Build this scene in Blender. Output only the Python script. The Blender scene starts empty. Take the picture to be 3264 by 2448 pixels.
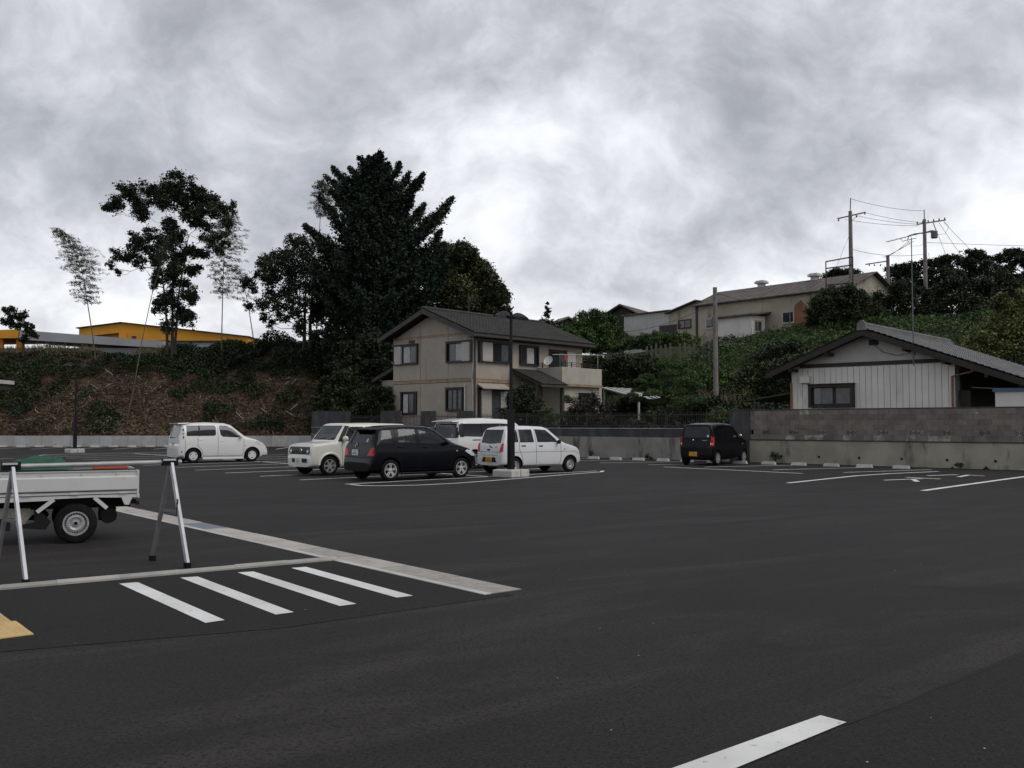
import bpy, bmesh, math, random
import numpy as np
from mathutils import Vector, Matrix
from mathutils.bvhtree import BVHTree
from mathutils.geometry import delaunay_2d_cdt

scene = bpy.context.scene
COL = scene.collection
R = math.radians
random.seed(4)
rng = np.random.default_rng(11)

# ------------------------------------------------------------------ camera
cam_d = bpy.data.cameras.new('camera')
cam = bpy.data.objects.new('camera', cam_d)
COL.objects.link(cam)
cam.location = (0, 0, 1.6)
cam.rotation_euler = (R(90 + 2.443), 0, 0)
cam_d.sensor_width = 36.0
cam_d.lens = 36.0 * 3000 / 3264
cam_d.clip_start = 0.05
cam_d.clip_end = 6000
scene.camera = cam

# ------------------------------------------------------------------ sky
SUN_AZ, SUN_EL = 116.0, 50.0          # compass angle from +Y towards +X, elevation
world = bpy.data.worlds.new('World')
scene.world = world
world.use_nodes = True
wn = world.node_tree
wn.nodes.clear()


def wnode(t, **kw):
    n = wn.nodes.new(t)
    for k, v in kw.items():
        setattr(n, k, v)
    return n


def wl(a, b):
    wn.links.new(a, b)


def wmath(op, a, b=None):
    n = wnode('ShaderNodeMath', operation=op)
    for i, v in enumerate((a, b)):
        if v is None:
            continue
        if isinstance(v, (int, float)):
            n.inputs[i].default_value = v
        else:
            wl(v, n.inputs[i])
    return n.outputs[0]


SKY_OFF = (9.1, 2.2, 4.9)
tc = wnode('ShaderNodeTexCoord')
sep = wnode('ShaderNodeSeparateXYZ')
wl(tc.outputs['Generated'], sep.inputs[0])
zc = wmath('MAXIMUM', sep.outputs['Z'], 0.0)
den = wmath('ADD', zc, 0.85)
u_ = wmath('DIVIDE', sep.outputs['X'], den)
v_ = wmath('DIVIDE', sep.outputs['Y'], den)
comb = wnode('ShaderNodeCombineXYZ')
wl(u_, comb.inputs[0]); wl(v_, comb.inputs[1])
comb.inputs[2].default_value = 3.7


def wnoise(vec, scale, detail, rough, off, sx=1.0, sy=1.0, color=False):
    mp = wnode('ShaderNodeMapping')
    mp.inputs['Location'].default_value = off
    mp.inputs['Scale'].default_value = (sx, sy, 1)
    wl(vec, mp.inputs[0])
    n = wnode('ShaderNodeTexNoise')
    n.inputs['Scale'].default_value = scale
    n.inputs['Detail'].default_value = detail
    n.inputs['Roughness'].default_value = rough
    wl(mp.outputs[0], n.inputs['Vector'])
    return n.outputs[1 if color else 0]


# billows: the cloud plane is bent by a slower noise before the detail is laid on
wc = wnoise(comb.outputs[0], 5.0, 4, 0.55, (3.1, 0.7, 0), color=True)
wm = wnode('ShaderNodeVectorMath', operation='MULTIPLY_ADD')
wl(wc, wm.inputs[0]); wm.inputs[1].default_value = (0.10, 0.10, 0.0); wl(comb.outputs[0], wm.inputs[2])
bent = wm.outputs[0]
big = wnoise(comb.outputs[0], 1.9, 2, 0.5, (SKY_OFF[0], SKY_OFF[1], 0))
mid = wnoise(bent, 5.6, 4, 0.5, (SKY_OFF[2], 1.3, 0), 0.9, 1.08)
fin = wnoise(bent, 13.0, 8, 0.62, (0.3, 7.7, 0), 0.9, 1.08)
s1 = wmath('MULTIPLY', big, 0.36)
s2 = wmath('MULTIPLY', mid, 0.36)
s3 = wmath('MULTIPLY', fin, 0.28)
den_sum = wmath('ADD', wmath('ADD', s1, s2), s3)
# the overcast thins out towards the horizon, all the way round
hz = wmath('POWER', wmath('SUBTRACT', 1.0, wmath('MINIMUM', wmath('MULTIPLY', zc, 2.6), 1.0)), 2.0)
val = wmath('SUBTRACT', den_sum, wmath('MULTIPLY', hz, 0.26))
ramp = wnode('ShaderNodeValToRGB')
wl(val, ramp.inputs[0])
cr = ramp.color_ramp
cr.interpolation = 'LINEAR'
cr.elements[0].position = 0.30; cr.elements[0].color = (0.90, 0.92, 0.95, 1)
cr.elements[1].position = 0.60; cr.elements[1].color = (0.24, 0.25, 0.28, 1)
for pos, c in ((0.36, (0.76, 0.775, 0.81)), (0.415, (0.60, 0.614, 0.65)), (0.465, (0.455, 0.468, 0.505)), (0.52, (0.335, 0.346, 0.38))):
    e = cr.elements.new(pos); e.color = (*c, 1)
sky = wnode('ShaderNodeTexSky', sky_type='NISHITA')
sky.sun_disc = False
sky.sun_elevation = R(SUN_EL)
sky.sun_rotation = R(SUN_AZ)
sky.air_density = 1.2
sky.dust_density = 2.5
bg_sky = wnode('ShaderNodeBackground'); bg_sky.inputs[1].default_value = 0.10
wl(sky.outputs[0], bg_sky.inputs[0])
bg_cl = wnode('ShaderNodeBackground'); bg_cl.inputs[1].default_value = 1.30
wl(ramp.outputs[0], bg_cl.inputs[0])
mixw = wnode('ShaderNodeMixShader'); mixw.inputs[0].default_value = 0.93
wl(bg_sky.outputs[0], mixw.inputs[1]); wl(bg_cl.outputs[0], mixw.inputs[2])
wout = wnode('ShaderNodeOutputWorld')
wl(mixw.outputs[0], wout.inputs[0])

# ------------------------------------------------------------------ sun behind the overcast
sun_d = bpy.data.lights.new('sun', 'SUN')
sun_d.energy = 1.35
sun_d.angle = R(40)
sun_d.color = (1.0, 0.96, 0.9)
sun = bpy.data.objects.new('sun', sun_d)
COL.objects.link(sun)
sd = Vector((math.sin(R(SUN_AZ)) * math.cos(R(SUN_EL)), math.cos(R(SUN_AZ)) * math.cos(R(SUN_EL)), math.sin(R(SUN_EL))))
sun.rotation_euler = (-sd).to_track_quat('-Z', 'Y').to_euler()

try:
    scene.cycles.max_bounces = 6
    scene.cycles.diffuse_bounces = 3
    scene.cycles.glossy_bounces = 3
    scene.cycles.transparent_max_bounces = 10
except Exception:
    pass
scene.view_settings.view_transform = 'Standard'
scene.view_settings.look = 'None'
scene.view_settings.exposure = 0.0
scene.view_settings.gamma = 1.0
scene.view_settings.use_curve_mapping = False


# ------------------------------------------------------------------ materials
MATS = {}


def _nt(name):
    m = bpy.data.materials.new(name)
    m.use_nodes = True
    return m, m.node_tree, m.node_tree.nodes['Principled BSDF']


def rgba(c):
    return (c[0], c[1], c[2], 1.0)


def pos_noise(nt, scale, detail=5, rough=0.55, stretch=None, rot=0.0, dist=0.0):
    g = nt.nodes.new('ShaderNodeNewGeometry')
    v = g.outputs['Position']
    if stretch:
        mp = nt.nodes.new('ShaderNodeMapping')
        mp.inputs['Rotation'].default_value = (0, 0, rot)
        mp.inputs['Scale'].default_value = stretch
        if rot:                       # rotate first, then stretch
            mr = nt.nodes.new('ShaderNodeMapping')
            mr.inputs['Rotation'].default_value = (0, 0, rot)
            mp.inputs['Rotation'].default_value = (0, 0, 0)
            nt.links.new(v, mr.inputs[0]); v = mr.outputs[0]
        nt.links.new(v, mp.inputs[0]); v = mp.outputs[0]
    n = nt.nodes.new('ShaderNodeTexNoise')
    n.inputs['Scale'].default_value = scale
    n.inputs['Detail'].default_value = detail
    n.inputs['Roughness'].default_value = rough
    n.inputs['Distortion'].default_value = dist
    nt.links.new(v, n.inputs['Vector'])
    return n.outputs[0]


def ramp2(nt, fac, a, b):
    r = nt.nodes.new('ShaderNodeMapRange')
    r.interpolation_type = 'SMOOTHSTEP'
    r.inputs[1].default_value = a; r.inputs[2].default_value = b
    nt.links.new(fac, r.inputs[0])
    return r.outputs[0]


def mixc(nt, fac, a, b, mode='MIX'):
    m = nt.nodes.new('ShaderNodeMix'); m.data_type = 'RGBA'; m.blend_type = mode
    for i, v in ((6, a), (7, b)):
        if isinstance(v, tuple):
            m.inputs[i].default_value = rgba(v)
        else:
            nt.links.new(v, m.inputs[i])
    if isinstance(fac, (int, float)):
        m.inputs[0].default_value = fac
    else:
        nt.links.new(fac, m.inputs[0])
    return m.outputs[2]


def M(name, c, c2=None, sc=4.0, rough=0.7, bump=0.0, bsc=40.0, metal=0.0, spec=0.5, coat=0.0,
      stain=None, ssc=2.0, sst=None, srange=(0.5, 0.7), obj_var=0.0, lo=0.35, hi=0.65, bdist=0.01):
    if name in MATS:
        return MATS[name]
    m, nt, b = _nt(name)
    col = None
    if c2:
        col = mixc(nt, ramp2(nt, pos_noise(nt, sc), lo, hi), c, c2)
    if stain:
        f = ramp2(nt, pos_noise(nt, ssc, 6, 0.62, sst), *srange)
        col = mixc(nt, f, col if col else c, stain)
    if obj_var:
        oi = nt.nodes.new('ShaderNodeObjectInfo')
        mr = nt.nodes.new('ShaderNodeMapRange')
        mr.inputs[3].default_value = 1 - obj_var; mr.inputs[4].default_value = 1 + obj_var
        nt.links.new(oi.outputs['Random'], mr.inputs[0])
        cc = nt.nodes.new('ShaderNodeCombineColor')
        for i in range(3):
            nt.links.new(mr.outputs[0], cc.inputs[i])
        col = mixc(nt, 1.0, col if col else c, cc.outputs[0], 'MULTIPLY')
    if col:
        nt.links.new(col, b.inputs['Base Color'])
    else:
        b.inputs['Base Color'].default_value = rgba(c)
    b.inputs['Roughness'].default_value = rough
    b.inputs['Metallic'].default_value = metal
    b.inputs['Specular IOR Level'].default_value = spec
    b.inputs['Coat Weight'].default_value = coat
    b.inputs['Coat Roughness'].default_value = 0.06
    if bump:
        bp = nt.nodes.new('ShaderNodeBump')
        bp.inputs['Strength'].default_value = bump
        bp.inputs['Distance'].default_value = bdist
        nt.links.new(pos_noise(nt, bsc, 4), bp.inputs['Height'])
        nt.links.new(bp.outputs[0], b.inputs['Normal'])
    MATS[name] = m
    return m


def leaf_mat(name, a, b_, c, clump=0.35, rough=0.6):
    m, nt, b = _nt(name)
    g = nt.nodes.new('ShaderNodeNewGeometry')
    col = mixc(nt, g.outputs['Random Per Island'], a, b_)
    col = mixc(nt, ramp2(nt, pos_noise(nt, clump, 3), 0.45, 0.66), col, c)
    nt.links.new(col, b.inputs['Base Color'])
    b.inputs['Roughness'].default_value = rough
    b.inputs['Specular IOR Level'].default_value = 0.25
    MATS[name] = m
    return m


def glass_mat(name, tint, gloss=0.05):
    m, nt, b = _nt(name)
    nt.nodes.remove(b)
    out = nt.nodes['Material Output']
    tr = nt.nodes.new('ShaderNodeBsdfTransparent'); tr.inputs[0].default_value = rgba(tint)
    gl = nt.nodes.new('ShaderNodeBsdfGlossy'); gl.inputs['Roughness'].default_value = gloss
    gl.inputs[0].default_value = (0.75, 0.78, 0.82, 1)
    fr = nt.nodes.new('ShaderNodeFresnel'); fr.inputs[0].default_value = 1.65
    mx = nt.nodes.new('ShaderNodeMixShader')
    nt.links.new(fr.outputs[0], mx.inputs[0]); nt.links.new(tr.outputs[0], mx.inputs[1]); nt.links.new(gl.outputs[0], mx.inputs[2])
    nt.links.new(mx.outputs[0], out.inputs[0])
    MATS[name] = m
    return m


def asphalt_mat(name, lo, hi, streak=True):
    m, nt, b = _nt(name)
    col = mixc(nt, ramp2(nt, pos_noise(nt, 0.22, 5, 0.6), 0.32, 0.68), lo, hi)
    if streak:      # sweep and tyre streaks along the driving lane
        st = pos_noise(nt, 1.0, 7, 0.66, (0.16, 0.9, 1), R(-34), 1.6)
        col = mixc(nt, ramp2(nt, st, 0.45, 0.66), col, (hi[0] * 1.42, hi[1] * 1.40, hi[2] * 1.38))
        st2 = pos_noise(nt, 1.0, 5, 0.6, (0.10, 0.8, 1), R(20), 0.8)
        col = mixc(nt, ramp2(nt, st2, 0.56, 0.74), col, (lo[0] * 0.72, lo[1] * 0.72, lo[2] * 0.72))
    sp = pos_noise(nt, 75, 3, 0.6)
    col = mixc(nt, ramp2(nt, sp, 0.56, 0.74), col, (hi[0] * 2.6, hi[1] * 2.55, hi[2] * 2.5))
    sp2 = pos_noise(nt, 38, 4, 0.7)
    col = mixc(nt, ramp2(nt, sp2, 0.48, 0.66), col, (lo[0] * 0.40, lo[1] * 0.40, lo[2] * 0.40))
    sp3 = pos_noise(nt, 9, 5, 0.7)
    col = mixc(nt, ramp2(nt, sp3, 0.52, 0.74), col, (lo[0] * 0.75, lo[1] * 0.75, lo[2] * 0.75))
    nt.links.new(col, b.inputs['Base Color'])
    b.inputs['Roughness'].default_value = 0.8
    b.inputs['Specular IOR Level'].default_value = 0.18
    bp = nt.nodes.new('ShaderNodeBump'); bp.inputs['Strength'].default_value = 0.5; bp.inputs['Distance'].default_value = 0.006
    nt.links.new(pos_noise(nt, 110, 3), bp.inputs['Height']); nt.links.new(bp.outputs[0], b.inputs['Normal'])
    MATS[name] = m
    return m


asphalt_mat('asphalt', (0.0190, 0.0170, 0.0167), (0.0265, 0.0240, 0.0235))
asphalt_mat('asphalt_worn', (0.0225, 0.0204, 0.0200), (0.0300, 0.0275, 0.0270), False)
asphalt_mat('asphalt_new', (0.0155, 0.0139, 0.0138), (0.0208, 0.0188, 0.0185), False)
M('road_paint', (0.72, 0.73, 0.71), (0.58, 0.58, 0.55), 1.2, 0.65, stain=(0.16, 0.155, 0.15), ssc=22, srange=(0.60, 0.74))
M('road_paint_thin', (0.74, 0.74, 0.73), (0.62, 0.62, 0.61), 2.0, 0.7, stain=(0.25, 0.25, 0.25), ssc=9, srange=(0.62, 0.82))
M('concrete', (0.36, 0.345, 0.32), (0.27, 0.26, 0.24), 1.6, 0.85, 0.25, 60, obj_var=0.10, stain=(0.2, 0.19, 0.17), ssc=4, srange=(0.55, 0.78))
M('concrete_pale', (0.50, 0.49, 0.47), (0.41, 0.40, 0.38), 2.0, 0.85, 0.2, 60, obj_var=0.06, stain=(0.28, 0.26, 0.23), ssc=5, srange=(0.56, 0.8))
M('concrete_panel', (0.40, 0.40, 0.395), (0.33, 0.33, 0.325), 0.8, 0.85, 0.15, 50, obj_var=0.05, stain=(0.24, 0.235, 0.225), ssc=3, sst=(1, 1, 0.25), srange=(0.52, 0.72))
M('slab', (0.46, 0.42, 0.38), (0.36, 0.335, 0.305), 2.5, 0.85, 0.2, 80, obj_var=0.10, stain=(0.20, 0.185, 0.17), ssc=5, srange=(0.56, 0.76))
M('steel_grate', (0.42, 0.39, 0.355), (0.34, 0.315, 0.29), 8, 0.7)
M('tactile', (0.56, 0.39, 0.165), (0.48, 0.33, 0.14), 3, 0.75, 0.1, 60, obj_var=0.05, stain=(0.36, 0.25, 0.12), ssc=7, srange=(0.58, 0.8))
M('retaining', (0.33, 0.315, 0.25), (0.25, 0.235, 0.19), 0.9, 0.9, 0.25, 30, stain=(0.05, 0.046, 0.04), ssc=1.5, sst=(1, 1, 0.28), srange=(0.52, 0.74))
M('retaining_grey', (0.27, 0.255, 0.225), (0.20, 0.19, 0.17), 0.8, 0.9, 0.25, 30, stain=(0.035, 0.033, 0.03), ssc=1.6, sst=(1, 1, 0.25), srange=(0.50, 0.72))
M('block', (0.175, 0.155, 0.130), (0.130, 0.115, 0.097), 2.0, 0.92, 0.3, 50, obj_var=0.14, stain=(0.26, 0.25, 0.225), ssc=1.25, sst=(1, 1, 0.7), srange=(0.64, 0.76))
M('block_pale', (0.34, 0.325, 0.295), (0.15, 0.137, 0.12), 2.6, 0.92, 0.3, 50, obj_var=0.12, lo=0.38, hi=0.58)
M('block_pierced', (0.21, 0.195, 0.17), (0.13, 0.118, 0.10), 2.6, 0.92, obj_var=0.12)
M('mortar', (0.13, 0.125, 0.115), (0.10, 0.095, 0.09), 3, 0.95)
M('block_dark', (0.058, 0.057, 0.062), (0.040, 0.039, 0.043), 1.5, 0.92, 0.3, 40, obj_var=0.08, stain=(0.085, 0.082, 0.078), ssc=2.0, sst=(1, 1, 0.4))
M('coping', (0.06, 0.057, 0.053), (0.035, 0.033, 0.03), 2, 0.9)
M('black_paint', (0.007, 0.007, 0.009), None, rough=0.5, spec=0.25)
M('iron', (0.015, 0.014, 0.014), (0.028, 0.02, 0.016), 5, 0.6)
M('aluminium', (0.55, 0.56, 0.59), (0.45, 0.46, 0.49), 6, 0.45, metal=0.35)
M('aluminium_dull', (0.17, 0.17, 0.175), (0.13, 0.13, 0.135), 6, 0.5, metal=0.2)
M('pipe_grey', (0.36, 0.37, 0.385), (0.30, 0.31, 0.325), 6, 0.4, metal=0.2)
M('rubber', (0.008, 0.008, 0.008), (0.014, 0.0135, 0.013), 8, 0.9, spec=0.15)
M('stucco', (0.37, 0.325, 0.275), (0.325, 0.285, 0.24), 1.0, 0.95, 0.5, 45, stain=(0.22, 0.185, 0.15), ssc=2.2, sst=(1, 1, 0.35), srange=(0.55, 0.8))
M('stucco_pale', (0.44, 0.40, 0.345), (0.38, 0.345, 0.295), 1.0, 0.95, 0.5, 45, stain=(0.28, 0.25, 0.21), ssc=2.2, sst=(1, 1, 0.3), srange=(0.58, 0.8))
M('tan_trim', (0.30, 0.228, 0.150), (0.245, 0.182, 0.115), 2, 0.8, stain=(0.13, 0.08, 0.04), ssc=3, srange=(0.55, 0.75))
M('dark_wood', (0.022, 0.018, 0.015), (0.035, 0.027, 0.021), 3, 0.75)
M('brown_wood', (0.032, 0.024, 0.019), (0.020, 0.015, 0.012), 3, 0.8)
M('roof_tile', (0.039, 0.035, 0.033), (0.028, 0.026, 0.025), 1.4, 0.75, 0.3, 30, stain=(0.066, 0.060, 0.051), ssc=1.2, srange=(0.55, 0.75))
M('roof_tile_grey', (0.155, 0.155, 0.157), (0.105, 0.105, 0.107), 1.4, 0.6, 0.2, 30, stain=(0.09, 0.088, 0.083), ssc=1.6, srange=(0.52, 0.75))
M('fascia', (0.052, 0.046, 0.043), (0.038, 0.033, 0.032), 2, 0.7)
M('window_frame', (0.010, 0.0095, 0.0095), None, rough=0.5)
M('window_glass', (0.022, 0.024, 0.028), (0.03, 0.032, 0.036), 1, 0.06, spec=0.6)
M('curtain', (0.46, 0.46, 0.45), (0.36, 0.36, 0.355), 6, 0.9)
M('curtain_dim', (0.085, 0.087, 0.092), (0.055, 0.057, 0.062), 5, 0.25)
M('shutter', (0.50, 0.47, 0.425), (0.46, 0.43, 0.39), 1.5, 0.6)
M('white_pipe', (0.52, 0.50, 0.47), (0.42, 0.40, 0.37), 3, 0.6)
M('siding', (0.64, 0.625, 0.585), (0.57, 0.555, 0.52), 0.8, 0.7, obj_var=0.035, stain=(0.36, 0.34, 0.30), ssc=1.8, sst=(1, 1, 0.25), srange=(0.56, 0.8))
M('plaster', (0.46, 0.44, 0.42), (0.41, 0.39, 0.37), 1.5, 0.9, stain=(0.26, 0.25, 0.23), ssc=2, srange=(0.55, 0.8))
M('copper_pipe', (0.27, 0.105, 0.06), (0.21, 0.08, 0.05), 4, 0.6)
M('slate_roof', (0.115, 0.098, 0.085), (0.075, 0.064, 0.056), 0.8, 0.85, 0.3, 15, stain=(0.19, 0.17, 0.15), ssc=1.3, srange=(0.56, 0.74))
M('mud_wall', (0.42, 0.375, 0.305), (0.34, 0.30, 0.245), 0.5, 0.95, 0.4, 15, stain=(0.13, 0.11, 0.09), ssc=0.9, sst=(1, 1, 0.35), srange=(0.55, 0.76))
M('rust_wall', (0.27, 0.12, 0.06), (0.17, 0.09, 0.055), 1.5, 0.9)
M('metal_siding', (0.48, 0.475, 0.455), (0.42, 0.415, 0.40), 0.7, 0.6, stain=(0.22, 0.21, 0.195), ssc=1.5, sst=(1, 1, 0.2), srange=(0.55, 0.78))
M('weather_wood', (0.035, 0.032, 0.032), (0.055, 0.05, 0.048), 1.2, 0.9)
M('pole_concrete', (0.20, 0.185, 0.175), (0.145, 0.135, 0.125), 2, 0.9)
M('grey_metal', (0.12, 0.12, 0.12), (0.09, 0.09, 0.09), 3, 0.6)
M('cable', (0.012, 0.012, 0.012), None, rough=0.6)
M('yellow_wall', (0.62, 0.29, 0.018), (0.55, 0.25, 0.016), 0.4, 0.75)
M('grey_roof', (0.33, 0.335, 0.36), (0.28, 0.285, 0.305), 0.4, 0.55)
M('grey_wall', (0.30, 0.305, 0.32), (0.26, 0.265, 0.28), 0.4, 0.8)
M('orange_wall', (0.55, 0.19, 0.025), None, rough=0.8)
M('blue_roof', (0.05, 0.085, 0.18), None, rough=0.5)
M('clear_roof', (0.36, 0.375, 0.40), (0.28, 0.295, 0.32), 3, 0.25)
M('bark', (0.032, 0.026, 0.022), (0.055, 0.046, 0.038), 4, 0.95, 0.5, 20)
M('bark_grey', (0.060, 0.054, 0.047), (0.036, 0.032, 0.028), 4, 0.95, 0.5, 20)
M('bamboo_stem', (0.11, 0.10, 0.055), (0.07, 0.068, 0.04), 3, 0.6)
M('net_green', (0.012, 0.20, 0.085), (0.016, 0.26, 0.11), 5, 0.8)
M('tarp_green', (0.008, 0.055, 0.030), (0.014, 0.085, 0.048), 5, 0.8, 0.5, 18, bdist=0.03)
M('orange_plastic', (0.40, 0.075, 0.028), None, rough=0.5)
M('red_cloth', (0.5, 0.035, 0.025), None, rough=0.9)
M('white_plain', (0.62, 0.62, 0.61), None, rough=0.6)
leaf_mat('leaf_dark', (0.012, 0.020, 0.009), (0.036, 0.052, 0.022), (0.009, 0.015, 0.008))  # lit leaves put into the colour, lighter ones mixed in at random
leaf_mat('leaf_conifer', (0.008, 0.018, 0.011), (0.030, 0.052, 0.028), (0.008, 0.016, 0.011), 0.6)  # some leaves lightened at random, as if lit
leaf_mat('leaf_olive', (0.048, 0.058, 0.024), (0.092, 0.100, 0.044), (0.030, 0.038, 0.018))
leaf_mat('leaf_green', (0.042, 0.078, 0.020), (0.082, 0.132, 0.036), (0.030, 0.056, 0.017))
leaf_mat('leaf_shrub', (0.016, 0.028, 0.010), (0.036, 0.056, 0.019), (0.012, 0.020, 0.008))
leaf_mat('leaf_bamboo', (0.050, 0.062, 0.032), (0.085, 0.098, 0.052), (0.040, 0.050, 0.028))
leaf_mat('leaf_yellow', (0.075, 0.090, 0.026), (0.185, 0.190, 0.062), (0.030, 0.040, 0.014), 0.8)
leaf_mat('leaf_pad', (0.044, 0.080, 0.022), (0.075, 0.120, 0.034), (0.030, 0.056, 0.018), 1.2)
leaf_mat('leaf_reddish', (0.050, 0.034, 0.026), (0.030, 0.030, 0.020), (0.022, 0.024, 0.018), 0.8)
leaf_mat('straw', (0.105, 0.077, 0.052), (0.200, 0.152, 0.104), (0.056, 0.043, 0.030), 0.4, 0.9)
leaf_mat('dry_grass', (0.135, 0.115, 0.060), (0.19, 0.165, 0.085), (0.07, 0.075, 0.035), 0.6, 0.9)
# car materials
M('paint_white', (0.70, 0.70, 0.69), (0.665, 0.665, 0.655), 0.6, 0.32, coat=0.6)
M('paint_white2', (0.66, 0.665, 0.675), (0.63, 0.635, 0.645), 0.6, 0.35, coat=0.5)
M('paint_cream', (0.66, 0.655, 0.585), (0.62, 0.615, 0.55), 0.6, 0.3, coat=0.6)
M('paint_navy', (0.0026, 0.0029, 0.0052), None, rough=0.3, spec=0.16, coat=0.12)
M('paint_black', (0.0025, 0.0027, 0.0060), None, rough=0.3, spec=0.14, coat=0.10)
M('paint_truck', (0.57, 0.575, 0.56), (0.50, 0.505, 0.49), 1.2, 0.42, coat=0.25, stain=(0.34, 0.32, 0.28), ssc=3.5, srange=(0.6, 0.82))
M('truck_frame', (0.34, 0.32, 0.285), (0.2, 0.17, 0.14), 5, 0.75)
M('trim_black', (0.008, 0.008, 0.009), None, rough=0.5, spec=0.25)
M('gap', (0.10, 0.10, 0.10), None, rough=0.9)
M('gap_dark', (0.0015, 0.0015, 0.0015), None, rough=0.9)
M('interior', (0.10, 0.10, 0.105), (0.07, 0.07, 0.074), 5, 0.9)
M('interior_light', (0.20, 0.20, 0.20), None, rough=0.9)
M('alloy', (0.62, 0.62, 0.63), None, rough=0.3, metal=0.7)
M('wheel_white', (0.60, 0.61, 0.64), None, rough=0.35, coat=0.3)
M('steel_wheel', (0.40, 0.40, 0.41), (0.32, 0.31, 0.31), 12, 0.45, metal=0.4)
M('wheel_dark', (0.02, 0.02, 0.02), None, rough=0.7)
M('lamp_red', (0.58, 0.016, 0.014), (0.42, 0.010, 0.011), 12, 0.3, spec=0.3)
M('lamp_red_bright', (0.55, 0.022, 0.016), None, rough=0.3, spec=0.3)
M('lamp_clear', (0.55, 0.56, 0.58), None, rough=0.12, coat=0.8)
M('lamp_dark', (0.010, 0.010, 0.011), None, rough=0.3, spec=0.3)
M('chrome', (0.75, 0.75, 0.76), None, rough=0.15, metal=1.0)
M('plate_white', (0.62, 0.63, 0.62), None, rough=0.5)
M('plate_yellow', (0.62, 0.33, 0.02), None, rough=0.5)
M('plate_ink', (0.012, 0.04, 0.02), None, rough=0.6)
M('plate_ink_black', (0.015, 0.012, 0.01), None, rough=0.6)
M('sticker', (0.55, 0.62, 0.62), None, rough=0.5)
M('sticker_green', (0.10, 0.30, 0.24), None, rough=0.5)
glass_mat('glass_clear', (0.80, 0.87, 0.85))
glass_mat('glass_tint', (0.34, 0.38, 0.39))
glass_mat('glass_dark', (0.035, 0.038, 0.045))


# ------------------------------------------------------------------ object helpers
def link(o, parent=None):
    COL.objects.link(o)
    if parent is not None:
        o.parent = parent
    return o


def tag(o, label=None, cat=None, group=None, kind=None):
    if label: o['label'] = label
    if cat: o['category'] = cat
    if group: o['group'] = group
    if kind: o['kind'] = kind
    return o


def thing(name, label, cat, loc=(0, 0, 0), rz=0.0, group=None):
    o = bpy.data.objects.new(name, None)
    o.empty_display_size = 0.3
    o.location = loc
    o.rotation_euler = (0, 0, rz)
    link(o)
    return tag(o, label, cat, group)


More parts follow.
